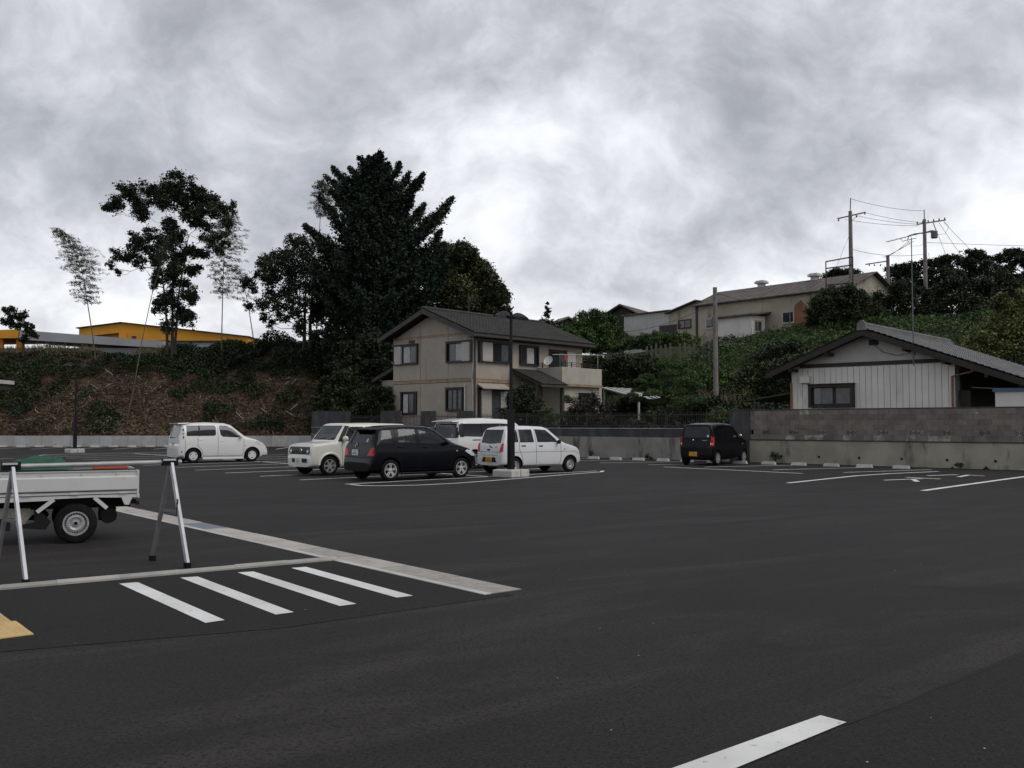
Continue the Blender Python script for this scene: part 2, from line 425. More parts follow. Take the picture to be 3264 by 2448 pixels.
class MB:
    """collects simple shapes, builds one mesh object"""
    def __init__(self, off=(0, 0, 0)):
        self.v = []; self.f = []; self.off = off

    def add(self, vs, fs):
        n = len(self.v); ox, oy, oz = self.off
        self.v += [(p[0] + ox, p[1] + oy, p[2] + oz) for p in vs]
        self.f += [tuple(i + n for i in q) for q in fs]
        return self

    def box(self, x0, x1, y0, y1, z0, z1):
        if x0 > x1: x0, x1 = x1, x0
        if y0 > y1: y0, y1 = y1, y0
        if z0 > z1: z0, z1 = z1, z0
        return self.add([(x0, y0, z0), (x1, y0, z0), (x1, y1, z0), (x0, y1, z0), (x0, y0, z1), (x1, y0, z1), (x1, y1, z1), (x0, y1, z1)],
                        [(0, 3, 2, 1), (4, 5, 6, 7), (0, 1, 5, 4), (1, 2, 6, 5), (2, 3, 7, 6), (3, 0, 4, 7)])

    def hexa(self, b, t):
        """box from four bottom points and four top points"""
        return self.add(list(b) + list(t), [(0, 3, 2, 1), (4, 5, 6, 7), (0, 1, 5, 4), (1, 2, 6, 5), (2, 3, 7, 6), (3, 0, 4, 7)])

    def bar(self, p, q, w, h=None, up=(0, 0, 1)):
        h = h or w
        p, q = Vector(p), Vector(q)
        d = (q - p).normalized(); u = Vector(up)
        s = d.cross(u)
        if s.length < 1e-4: s = d.cross(Vector((1, 0, 0)))
        s.normalize(); t = s.cross(d)
        s = s * (w / 2); t = t * (h / 2)
        return self.hexa([p - s - t, p + s - t, p + s + t, p - s + t], [q - s - t, q + s - t, q + s + t, q - s + t])

    def tube(self, pts, rad, n=8, caps=True):
        pts = [Vector(p) for p in pts]
        if not isinstance(rad, (list, tuple)): rad = [rad] * len(pts)
        rings = []; prev = None
        for i, p in enumerate(pts):
            d = (pts[min(i + 1, len(pts) - 1)] - pts[max(i - 1, 0)]).normalized()
            if prev is None:
                s = d.orthogonal().normalized()
            else:
                s = prev - d * prev.dot(d)
                s = s.normalized() if s.length > 1e-5 else d.orthogonal().normalized()
            prev = s; t = d.cross(s)
            rings.append([p + (s * math.cos(a) + t * math.sin(a)) * rad[i] for a in (2 * math.pi * k / n for k in range(n))])
        vs = [v for r in rings for v in r]; fs = []
        for i in range(len(rings) - 1):
            for k in range(n):
                a = i * n + k; b = i * n + (k + 1) % n
                fs.append((a, b, b + n, a + n))
        if caps:
            fs.append(tuple(reversed(range(n)))); fs.append(tuple(range((len(rings) - 1) * n, len(rings) * n)))
        return self.add(vs, fs)

    def lathe(self, prof, c=(0, 0, 0), axis='z', n=20, caps=True):
        """prof: (radius, height) pairs round axis"""
        vs = []; fs = []
        for r, h in prof:
            for k in range(n):
                a = 2 * math.pi * k / n; ca, sa = r * math.cos(a), r * math.sin(a)
                p = (ca, sa, h) if axis == 'z' else ((ca, h, sa) if axis == 'y' else (h, ca, sa))
                vs.append((p[0] + c[0], p[1] + c[1], p[2] + c[2]))
        for i in range(len(prof) - 1):
            for k in range(n):
                a = i * n + k; b = i * n + (k + 1) % n
                fs.append((a, b, b + n, a + n))
        if caps:
            fs.append(tuple(reversed(range(n)))); fs.append(tuple(range((len(prof) - 1) * n, len(prof) * n)))
        return self.add(vs, fs)

    def prism(self, poly, a, b, axis='y'):
        """poly in the plane across the axis: y->(x,z), x->(y,z), z->(x,y)"""
        n = len(poly)
        def P(q, h):
            return (q[0], h, q[1]) if axis == 'y' else ((h, q[0], q[1]) if axis == 'x' else (q[0], q[1], h))
        vs = [P(q, a) for q in poly] + [P(q, b) for q in poly]
        fs = [tuple(range(n)), tuple(reversed(range(n, 2 * n)))]
        for i in range(n):
            j = (i + 1) % n
            fs.append((i, i + n, j + n, j))
        return self.add(vs, fs)

    def mesh(self, name, mat, smooth=False, fix=True):
        me = bpy.data.meshes.new(name)
        me.from_pydata([tuple(v) for v in self.v], [], self.f)
        me.materials.append(MATS[mat] if isinstance(mat, str) else mat)
        if fix:
            bm = bmesh.new(); bm.from_mesh(me)
            bmesh.ops.recalc_face_normals(bm, faces=bm.faces)
            bm.to_mesh(me); bm.free()
        if smooth:
            me.shade_smooth()
            me.set_sharp_from_angle(angle=R(40))
        return me

    def build(self, name, mat, parent=None, smooth=False, bevel=0.0, loc=None, rz=None):
        o = bpy.data.objects.new(name, self.mesh(name, mat, smooth))
        link(o, parent)
        if loc: o.location = loc
        if rz is not None: o.rotation_euler = (0, 0, rz)
        if bevel:
            m = o.modifiers.new('bevel', 'BEVEL'); m.width = bevel; m.segments = 2; m.limit_method = 'ANGLE'
        return o


def copy_tree(o, parent=None):
    c = o.copy(); COL.objects.link(c)
    if parent is not None: c.parent = parent
    for ch in list(o.children): copy_tree(ch, c)
    return c


ROT = R(-42.6)                       # the lot, walls and houses share this direction
CX, SX = math.cos(ROT), math.sin(ROT)
LOT = (-4.44, 25.17)                 # a corner of the stall grid


def lot(x, y, z=0.0, o=LOT):
    return (o[0] + x * CX - y * SX, o[1] + x * SX + y * CX, z)


WALL = (10.54, 39.06)                # a point on the block wall's face


def wallp(x, y, z=0.0):
    return lot(x, y, z, WALL)


def ordinal(i):
    return ['first', 'second', 'third', 'fourth', 'fifth', 'sixth', 'seventh', 'eighth', 'ninth', 'tenth', 'eleventh', 'twelfth', 'thirteenth', 'fourteenth', 'fifteenth'][i]


# ------------------------------------------------------------------ foliage helpers
def leaf_quads(P, size, up=0.25, aspect=0.5, droop=None):
    n = len(P)
    nrm = rng.normal(size=(n, 3)); nrm[:, 2] = np.abs(nrm[:, 2]) + up
    nrm /= np.linalg.norm(nrm, axis=1)[:, None]
    t = rng.normal(size=(n, 3))
    if droop is not None:
        t = t * 0.45 + np.asarray(droop)
    t -= nrm * (t * nrm).sum(1)[:, None]
    t /= np.linalg.norm(t, axis=1)[:, None] + 1e-9
    b = np.cross(nrm, t)
    s = np.asarray(size).reshape(-1, 1) * np.ones((n, 1))
    V = np.empty((n, 4, 3))
    V[:, 0] = P - t * s; V[:, 1] = P + b * s * aspect
    V[:, 2] = P + t * s; V[:, 3] = P - b * s * aspect
    return V.reshape(-1, 3)


def quad_mesh(name, V, mat, parent=None, loc=None):
    n = len(V) // 4
    me = bpy.data.meshes.new(name)
    me.vertices.add(n * 4); me.vertices.foreach_set('co', V.astype(np.float32).ravel())
    me.loops.add(n * 4); me.loops.foreach_set('vertex_index', np.arange(n * 4, dtype=np.int32))
    me.polygons.add(n)
    me.polygons.foreach_set('loop_start', np.arange(0, n * 4, 4, dtype=np.int32))
    me.polygons.foreach_set('loop_total', np.full(n, 4, dtype=np.int32))
    me.update(calc_edges=True)
    me.materials.append(MATS[mat])
    o = bpy.data.objects.new(name, me)
    link(o, parent)
    if loc: o.location = loc
    return o


def lobe_points(lobes, density, squash=0.8, sub=7, subr=0.42):
    """points in clumps inside every lobe (x, y, z, r)"""
    out = []
    for (x, y, z, r) in lobes:
        k = max(3, int(sub * max(1.0, r)))
        d = rng.normal(size=(k, 3)); d /= np.linalg.norm(d, axis=1)[:, None]
        c = d * (r * (0.45 + 0.4 * rng.random(k)))[:, None]
        n = max(4, int(density * r * r / k))
        for ci in c:
            q = rng.normal(size=(n, 3)) * (r * subr * 0.55)
            p = ci + q
            p[:, 2] *= squash
            out.append(p + (x, y, z))
    return np.concatenate(out)


def limb(mb, a, b, r0, r1, n=6, sag=0.12):
    a, b = Vector(a), Vector(b)
    L = (b - a).length
    pts = []; rad = []
    for i in range(6):
        t = i / 5
        p = a.lerp(b, t)
        p.z += math.sin(t * math.pi) * -sag * L * 0.5 + 0
        p += Vector((random.uniform(-1, 1), random.uniform(-1, 1), 0)) * 0.03 * L * (1 if 0 < i < 5 else 0)
        pts.append(p); rad.append(r0 + (r1 - r0) * t)
    mb.tube(pts, rad, n)

# ================================================================== SETTING
def sstep(a, b, x):
    t = np.clip((x - a) / (b - a), 0, 1)
    return t * t * (3 - 2 * t)


def vnoise(x, y, seed=0):
    """cheap smooth value noise"""
    xi = np.floor(x); yi = np.floor(y); fx = x - xi; fy = y - yi
    fx = fx * fx * (3 - 2 * fx); fy = fy * fy * (3 - 2 * fy)
    def h(a, b):
        s = np.sin(a * 127.1 + b * 311.7 + seed * 74.7) * 43758.5453
        return s - np.floor(s)
    return (h(xi, yi) * (1 - fx) + h(xi + 1, yi) * fx) * (1 - fy) + (h(xi, yi + 1) * (1 - fx) + h(xi + 1, yi + 1) * fx) * fy


def height(x, y):
    x = np.asarray(x, float); y = np.asarray(y, float)
    dx = x - WALL[0]; dy = y - WALL[1]
    lx = dx * CX + dy * SX; ly = -dx * SX + dy * CX
    w = sstep(-33, -18, lx)
    s = (y - 68.3) * (1 - w) + (ly - 15.0) * w
    left = lx < -31.4
    base = np.where(left, 0.72, 1.0)
    run = 10.5 * (1 - w) + 27.0 * w
    top = 7.35 * (1 - w) + 9.7 * w
    t = np.clip(s / run, 0, 1)
    prof = 0.6 * t + 0.4 * t * t * (3 - 2 * t)
    z = base + (top - base) * prof
    z = z + (vnoise(x * 0.35, y * 0.35) - 0.5) * 0.9 * sstep(0.02, 0.3, t) + (vnoise(x * 1.1, y * 1.1, 3) - 0.5) * 0.35 * sstep(0.02, 0.2, t)
    z = z + np.clip(s - run, 0, 60) * 0.02
    low = np.where(left, y < 68.2, ly < 0.9)
    return np.where(low, -0.08, z)


gx = np.concatenate([np.linspace(-900, -90, 12), np.arange(-85, 85.1, 0.8), np.linspace(92, 900, 12)])
gy = np.concatenate([np.linspace(-900, 20, 14), np.arange(30, 125, 0.8), np.linspace(130, 1600, 16)])
GX, GY = np.meshgrid(gx, gy)
GZ = height(GX, GY)
nxg, nyg = len(gx), len(gy)
me = bpy.data.meshes.new('ground')
me.vertices.add(nxg * nyg)
me.vertices.foreach_set('co', np.stack([GX, GY, GZ], -1).astype(np.float32).ravel())
ii = (np.arange(nyg - 1)[:, None] * nxg + np.arange(nxg - 1)[None]).ravel()
F = np.stack([ii, ii + 1, ii + nxg + 1, ii + nxg], -1).astype(np.int32)
me.loops.add(F.size); me.loops.foreach_set('vertex_index', F.ravel())
me.polygons.add(len(F)); me.polygons.foreach_set('loop_start', np.arange(0, F.size, 4, dtype=np.int32))
me.polygons.foreach_set('loop_total', np.full(len(F), 4, dtype=np.int32))
me.update(calc_edges=True); me.shade_smooth()
gm, nt, b = _nt('soil')
brown = mixc(nt, ramp2(nt, pos_noise(nt, 1.3, 7, 0.65), 0.36, 0.64), (0.045, 0.030, 0.020), (0.110, 0.076, 0.049))
brown = mixc(nt, ramp2(nt, pos_noise(nt, 0.45, 4, 0.6), 0.52, 0.68), brown, (0.020, 0.017, 0.013))
green = mixc(nt, ramp2(nt, pos_noise(nt, 1.1, 6, 0.6), 0.4, 0.6), (0.020, 0.030, 0.012), (0.045, 0.058, 0.022))
g = nt.nodes.new('ShaderNodeNewGeometry'); sp = nt.nodes.new('ShaderNodeSeparateXYZ'); nt.links.new(g.outputs['Position'], sp.inputs[0])
nt.links.new(mixc(nt, ramp2(nt, sp.outputs[0], -9, -5), brown, green), b.inputs['Base Color'])
b.inputs['Roughness'].default_value = 0.95; b.inputs['Specular IOR Level'].default_value = 0.1
bp = nt.nodes.new('ShaderNodeBump'); bp.inputs['Strength'].default_value = 1.0; bp.inputs['Distance'].default_value = 0.25
nt.links.new(pos_noise(nt, 2.2, 8, 0.7), bp.inputs['Height']); nt.links.new(bp.outputs[0], b.inputs['Normal'])
me.materials.append(gm)
ground = link(bpy.data.objects.new('ground', me)); ground['kind'] = 'structure'

# ---- asphalt lot
lotm = MB()
pts = [(-140, -80), (110, -80), wallp(94, 0.05)[:2], wallp(-31.8, 0.05)[:2], (-13.6, 67.42), (-140, 67.42)]
lotm.add([(x, y, 0.0) for x, y in pts], [tuple(range(len(pts)))])
parking_lot = lotm.build('parking_lot', 'asphalt'); parking_lot['kind'] = 'structure'


def sheet(name, poly, z, mat, parent=parking_lot):
    mb = MB(); mb.add([(p[0], p[1], z) for p in poly], [tuple(range(len(poly)))])
    return mb.build(name, mat, parent)


def line(name, pts, w, z=0.004, mat='road_paint_thin', w1=None):
    """painted line along a polyline"""
    L = []; Rr = []
    for i, p in enumerate(pts):
        a = Vector(pts[max(i - 1, 0)][:2]); c = Vector(pts[min(i + 1, len(pts) - 1)][:2])
        d = (c - a).normalized(); nrm = Vector((-d.y, d.x))
        q = Vector(p[:2])
        L.append(q + nrm * w / 2); Rr.append(q - nrm * w / 2)
    mb = MB(); n = len(pts)
    mb.add([(q.x, q.y, z) for q in L] + [(q.x, q.y, z) for q in Rr], [(i, i + n, i + n + 1, i + 1) for i in range(n - 1)])
    return mb.build(name, mat, parking_lot)


# newer, darker walkway strip and the patch at the lower right
sheet('asphalt_patch', [(-9.6, 5.95), (-7.0, 7.75), (-4.95, 9.18), (-2.08, 11.17), (0.02, 8.9), (-1.8, 7.46), (-3.9, 6.55), (-8.0, 4.0)], 0.003, 'asphalt_new')
sheet('asphalt_patch', [(0.4, 3.9), (1.05, 4.40), (1.78, 5.06), (3.7, 6.8), (6.5, 9.2), (9.5, 6.0), (4.0, 1.5)], 0.003, 'asphalt_new')
for st in ([(-3.93, 9.49), (-3.78, 9.58), (-2.34, 7.74), (-2.46, 7.63)], [(-3.45, 9.86), (-3.29, 9.93), (-1.85, 8.06), (-1.98, 7.96)],
           [(-2.95, 10.2), (-2.80, 10.27), (-1.38, 8.43), (-1.51, 8.33)], [(-2.45, 10.52), (-2.30, 10.60), (-0.92, 8.83), (-1.06, 8.73)]):
    sheet('crosswalk_stripe', st, 0.007, 'road_paint')
sheet('stop_line', [(1.69, 5.23), (1.79, 5.11), (0.66, 4.10), (0.40, 4.15)], 0.007, 'road_paint')

# stall lines of the middle double row
for k in range(13):
    x = -2.5 * k; y0 = 0.115 * abs(x)
    line('parking_line', [lot(x, y0), lot(x + 0.6, y0 + 10.2)], 0.12)
line('parking_line', [lot(0.35, 5.2), lot(-29.6, 8.4)], 0.12)
line('parking_line', [lot(0.2, 0.02), lot(0.75, -0.07), lot(1.15, 0.12), lot(1.71, 1.03), lot(1.88, 2.25), lot(1.77, 3.87), lot(1.57, 5.41), lot(1.3, 7.54), lot(1.1, 9.79), lot(0.7, 10.4)], 0.13)
line('parking_line', [lot(-30.0, 3.5), lot(-31.2, 4.4), lot(-31.6, 7.0), lot(-31.2, 10.5), lot(-29.8, 13.4)], 0.13)
# stalls along the far left wall
for k in range(10):
    x = -38.9 + 2.6 * k
    line('parking_line', [(x + 0.5, 60.0), (x, 65.9)], 0.12)
# stalls along the right wall
for a, b in (((-0.86, 15.4), (1.0, 19.0)), ((1.78, 15.2), (3.6, 19.2)), ((4.67, 15.0), (6.3, 18.9)), ((7.23, 14.9), (8.7, 18.9)), ((-3.4, 15.6), (-1.6, 19.1)), ((-6.0, 15.7), (-4.2, 19.2)), ((-8.6, 15.8), (-6.8, 19.2))):
    line('parking_line', [lot(*a), lot(*b)], 0.11)
line('parking_line', [lot(0.6, 14.3), lot(3.5, 13.9), lot(6.5, 13.4)], 0.13)
line('lane_edge_line', [lot(8.45, 8.45), lot(8.4, 10.75), lot(8.36, 13.3), lot(8.64, 15.25), lot(9.32, 17.7)], 0.15)
line('lane_edge_line', [lot(12.20, 7.9), lot(12.25, 11.86), lot(12.32, 16.2), lot(12.3, 18.6)], 0.17)
line('lane_edge_line', [(-24.6, 43.2), (-23.3, 44.1)], 0.15)
for a, b, w in (((9.88, 11.5), (10.42, 13.0), 0.14), ((9.80, 13.42), (10.86, 13.22), 0.16), ((10.34, 12.5), (10.82, 11.45), 0.14),
                ((9.96, 14.75), (10.44, 16.1), 0.14), ((10.90, 14.7), (10.77, 16.1), 0.15), ((10.87, 15.98), (11.32, 15.76), 0.14)):
    line('road_lettering', [lot(*a), lot(*b)], w, mat='road_paint')

# paving joints
for a, b in (((-1.6, 14.6), (1.2, 15.6)), ((3.0, 15.0), (5.5, 16.4)), ((-2.0, 20.0), (5.0, 21.9)), ((1.78, 5.06), (4.2, 7.2))):
    pa = [(a[0] + (b[0] - a[0]) * t + random.uniform(-.02, .02), a[1] + (b[1] - a[1]) * t + random.uniform(-.02, .02)) for t in np.linspace(0, 1, 14)]
    line('asphalt_joint', pa, 0.014, 0.0045, 'gap_dark')
# ---- kerb
kd = Vector((2.87, 1.99)).normalized(); kn = Vector((-kd.y, kd.x))
kerb = thing('kerb', 'low grey concrete kerb beside the crosswalk stripes', 'kerb', (-2.08, 11.17, 0), math.atan2(kd.y, kd.x))
kerb['kind'] = 'structure'
del kerb['category'], kerb['label']
stone = MB().prism([(-0.05, -0.04), (0.05, -0.04), (0.05, 0.022), (0.03, 0.044), (-0.03, 0.044), (-0.05, 0.022)], 0.001, 0.599, 'x')
sm = stone.mesh('kerb_stone', 'concrete')
for i in range(16):
    o = link(bpy.data.objects.new('kerb_stone', sm), kerb); o.location = (-0.6 * (i + 1), 0, random.uniform(-0.003, 0.003))

# ---- covered drain
dd = Vector((7.53, -9.10)).normalized()
drain = thing('drain_channel', 'x', 'x', (-0.08, 9.02, 0), math.atan2(-dd.y, -dd.x))
del drain['category'], drain['label']; drain['kind'] = 'structure'
# local x runs away from the near end, local y across
MB().box(0, 16.5, -0.235, 0.235, -0.02, 0.006).build('drain_bed', 'gap', drain)
MB().box(0.0, 16.5, 0.150, 0.232, -0.02, 0.012).build('drain_rim', 'concrete_pale', drain)
lidm = MB().box(0.004, 0.996, -0.228, 0.142, -0.02, 0.011).mesh('drain_lid', 'slab')
blue, bnt, bb = _nt('blue_slab'); bb.inputs['Base Color'].default_value = (0.17, 0.185, 0.215, 1); bb.inputs['Roughness'].default_value = 0.8; MATS['blue_slab'] = blue
lidb = MB().box(0.004, 0.996, -0.228, 0.142, -0.02, 0.011).mesh('drain_lid', 'blue_slab')
gr = MB()
for i in range(34):
    gr.box(0.006 + i * 0.029, 0.020 + i * 0.029, -0.228, 0.142, -0.01, 0.011)
for j in range(5):
    gr.box(0.004, 0.996, -0.228 + j * 0.0895, -0.216 + j * 0.0895, -0.012, 0.0105)
grm = gr.mesh('drain_grate', 'steel_grate', fix=False)
for i in range(16):
    g_ = i in (0, 1, 3)
    o = link(bpy.data.objects.new('drain_grate' if g_ else 'drain_lid', grm if g_ else (lidb if i == 7 else lidm)), drain)
    o.location = (i * 1.0 + 0.01, 0, random.uniform(-0.002, 0.002))

# ---- tactile paving
tact = thing('tactile_paving', 'x', 'x', (-3.63, 7.22, 0), math.atan2(0.77, -0.63))
del tact['category'], tact['label']; tact['kind'] = 'structure'
tm = MB(); tm.box(0.002, 0.298, 0.002, 0.298, -0.02, 0.012)
for i in range(5):
    for j in range(5):
        tm.lathe([(0.0155, 0.012), (0.011, 0.017)], (0.03 + i * 0.06, 0.03 + j * 0.06, 0), 'z', 6)
tmm = tm.mesh('tactile_tile', 'tactile')
for i in range(6):
    for j in range(3):
        o = link(bpy.data.objects.new('tactile_tile', tmm), tact)
        o.location = (i * 0.3, j * 0.3 + (0.03 if i >= 2 else 0), random.uniform(-0.0015, 0.0015))

# ---- pale litter specks on the asphalt
spk = MB()
for i in range(45):
    y = random.uniform(4.3, 24); x = random.uniform(-0.55, 0.55) * y
    s = random.uniform(0.003, 0.007)
    spk.add([(x - s, y - s, 0.010), (x + s, y - s * 0.6, 0.010), (x + s * 0.6, y + s, 0.010), (x - s * 0.8, y + s * 0.7, 0.010)], [(0, 1, 2, 3)])
o = spk.build('pale_grit', 'concrete_pale'); o['kind'] = 'stuff'; o['label'] = 'tiny pale bits of grit scattered over the asphalt'

# ================================================================== WALLS
# low precast wall along the left slope
lw = thing('low_retaining_wall', 'low pale precast concrete wall at the foot of the brown slope', 'wall', (-50, 67.35, 0))
pm = MB().prism([(0.0, 0), (0.14, 0), (0.13, 0.775), (0.02, 0.775)], 0.012, 2.038, 'x').mesh('wall_panel', 'concrete_panel')
for i in range(18):
    o = link(bpy.data.objects.new('wall_panel', pm), lw); o.location = (i * 2.05, 0, random.uniform(-0.008, 0.008))
MB().box(0, 36.9, 0.03, 0.12, 0, 0.76).build('joint_backing', 'gap', lw)
wh = MB().lathe([(0.028, -0.01), (0.028, 0.03)], (0, 0, 0), 'y', 10).mesh('weep_hole', 'gap_dark')
for i in range(18):
    o = link(bpy.data.objects.new('weep_hole', wh), lw); o.location = (i * 2.05 + 1.0, 0.0, 0.16)

# block wall on the right
bw = thing('block_wall', 'stained grey block wall with a row of pierced blocks in front of the white house', 'wall', (*WALL, 0), ROT)
MB().box(-0.78, 34, 0.0, 0.30, 0, 0.93).build('wall_footing', 'retaining', bw, bevel=0.015)
MB().box(-0.78, 34, -0.03, 0.26, 0.93, 0.965).build('footing_lip', 'coping', bw)
pipe = MB().lathe([(0.026, -0.02), (0.045, -0.02), (0.045, 0.05), (0.026, 0.05)], (0, 0, 0), 'y', 12, caps=False)
pipe.lathe([(0.026, 0.0), (0.0, 0.0)], (0, 0, 0), 'y', 12, caps=False)
pipem = pipe.mesh('weep_hole', 'gap_dark')
for i in range(8):
    o = link(bpy.data.objects.new('weep_hole', pipem), bw); o.location = (0.65 + i * 1.62, -0.005, 0.30)
XS = -0.75
blk = MB().box(0.004, 0.396, 0.0, 0.12, 0.004, 0.196).mesh('block', 'block')
blkp = MB().box(0.004, 0.396, 0.0, 0.12, 0.004, 0.196).mesh('block', 'block_pale')
half = MB().box(0.004, 0.196, 0.0, 0.12, 0.004, 0.196).mesh('block', 'block')
dec = MB()
dec.box(0.004, 0.396, 0.0, 0.12, 0.004, 0.030).box(0.004, 0.396, 0.0, 0.12, 0.170, 0.196).box(0.004, 0.030, 0, 0.12, 0.03, 0.17).box(0.370, 0.396, 0, 0.12, 0.03, 0.17)
dec.box(0.188, 0.212, 0, 0.12, 0.03, 0.17)
for cx in (0.109, 0.291):
    dec.bar((cx - 0.075, 0.06, 0.035), (cx + 0.075, 0.06, 0.165), 0.10, 0.026, (0, 0, 1))
    dec.bar((cx - 0.075, 0.061, 0.165), (cx + 0.075, 0.061, 0.035), 0.10, 0.026, (0, 0, 1))
decm = dec.mesh('pierced_block', 'block_pierced')
decset = set()
for c in range(6):
    z = 0.968 + 0.2 * c
    n = 33
    for i in range(n):
        x = XS + 0.4 * i + (0.2 if c % 2 else 0.0)
        if c == 1:
            x = XS + 0.4 * i + 0.15
        isd = c == 1 and (i % 3 == 1)
        pale = (c == 0 and i % 3 == 1 and 3 < i < 20) or (c <= 1 and 3 < i < 22 and random.random() < 0.25) or (c == 5 and random.random() < 0.06)
        o = link(bpy.data.objects.new('pierced_block' if isd else 'block', decm if isd else (blkp if pale else blk)), bw)
        o.location = (x, 0.03 + random.uniform(-0.003, 0.003), z)
        if isd: decset.add(round(x, 3))
mm = MB().box(XS, 12.5, 0.045, 0.135, 0.966, 1.168).box(XS, 12.5, 0.045, 0.135, 1.368, 2.166)
for x in sorted(decset):
    mm.box(x + 0.398, x + 0.802 + 0.4 - 0.002, 0.045, 0.135, 1.1685, 1.3675)
mm.build('mortar', 'mortar', bw)
MB().box(12.45, 34, 0.03, 0.15, 0.966, 2.17).build('wall_core', 'block', bw)
MB().box(XS - 0.02, 34, 0.01, 0.17, 2.17, 2.215).build('coping', 'coping', bw, bevel=0.01)
# end pier at the boundary
pr = thing('block_pier', 'dark bluish block pier at the left end of the stained block wall', 'wall', wallp(-1.72, 0.02), ROT)
for c in range(11):
    MB().box(0.0, 0.93, 0.05 + (c % 2) * 0.003, 0.20, 0.004 + 0.198 * c, 0.197 + 0.198 * c).build('block', 'block_dark', pr)
MB().box(-0.01, 0.94, 0.04, 0.21, 2.18, 2.22).build('coping', 'coping', pr)

# centre lot wall below the two-storey house
cw = thing('yard_wall', 'long grey concrete wall with dark stained top below the garden fence', 'wall', (*WALL, 0), ROT)
MB().box(-31.9, -1.74, 0.02, 0.26, 0, 1.0).build('wall_base', 'retaining_grey', cw)
for i in range(12):
    x0 = -31.9 + i * 2.513
    MB().box(x0 + 0.004, x0 + 2.509, 0.045, 0.20, 1.0, 1.39).build('wall_course', 'block_dark', cw)
MB().box(-31.92, -1.73, 0.02, 0.22, 1.39, 1.42).build('coping', 'concrete', cw)
for x0, x1, z1 in ((-31.9, -30.1, 2.42), (-30.1, -28.0, 2.40), (-25.0, -24.15, 2.38), (-24.15, -23.2, 2.38), (-21.4, -20.25, 2.34), (-18.45, -17.25, 2.32)):
    MB().box(x0 + 0.006, x1 - 0.006, 0.035, 0.185, 1.42, z1).build('pier', 'block_dark', cw)
fence = thing('iron_fence', 'black iron bar fence on top of the long grey yard wall', 'fence', wallp(0, 0, 1.42), ROT)
seg = [(-28.0, -25.0), (-23.2, -21.4), (-20.25, -18.45), (-17.25, -13.4), (-13.4, -9.5), (-9.5, -5.6), (-5.6, -1.75)]
for a, b in seg:
    mb = MB()
    for zz in (0.10, 0.58):
        MB().box(a, b, 0.10, 0.13, zz, zz + 0.03).build('rail', 'iron', fence)
    k = int((b - a) / 0.115)
    for i in range(1, k):
        x = a + (b - a) * i / k
        mb.box(x - 0.009, x + 0.009, 0.106, 0.124, 0.02, 0.72)
    o = mb.build('bars', 'iron', fence); o['kind'] = 'stuff'
    MB().box(b - 0.03, b + 0.03, 0.085, 0.145, 0.0, 0.78).build('post', 'iron', fence)

# ---- wheel stops
stopm = MB().hexa([(-0.30, -0.075, 0), (0.30, -0.075, 0), (0.30, 0.075, 0), (-0.30, 0.075, 0)],
                  [(-0.27, -0.05, 0.115), (0.27, -0.05, 0.115), (0.27, 0.05, 0.115), (-0.27, 0.05, 0.115)]).mesh('wheel_stop', 'concrete_pale')


def wheel_stop(x, y, rz, label, group):
    o = link(bpy.data.objects.new('wheel_stop', stopm)); o.location = (x, y, 0.0); o.rotation_euler = (0, 0, rz + random.uniform(-0.03, 0.03))
    tag(o, label, 'wheel stop', group)


RS = [(3.28, 42.93), (4.13, 42.0), (5.0, 41.12), (5.96, 40.25), (6.80, 39.40), (7.72, 38.50), (8.68, 37.72), (9.58, 36.85), (10.38, 35.85), (11.25, 34.85), (12.05, 33.85), (12.95, 32.85)]
for i, (x, y) in enumerate(RS):
    # keep all on one straight row in front of the wall
    dx, dy = x - WALL[0], y - WALL[1]
    lx = dx * CX + dy * SX
    p = wallp(lx, -1.35)
    wheel_stop(p[0], p[1], ROT, 'white concrete wheel stop by the right-hand walls, %s of twelve from the left' % ordinal(i), 'wheel stops by the right-hand walls')
for i in range(15):
    x = -35.85 + 1.3 * i
    wheel_stop(x, 66.35, 0, 'white concrete wheel stop by the low wall under the slope, %s from the left' % ordinal(i), 'wheel stops under the slope')

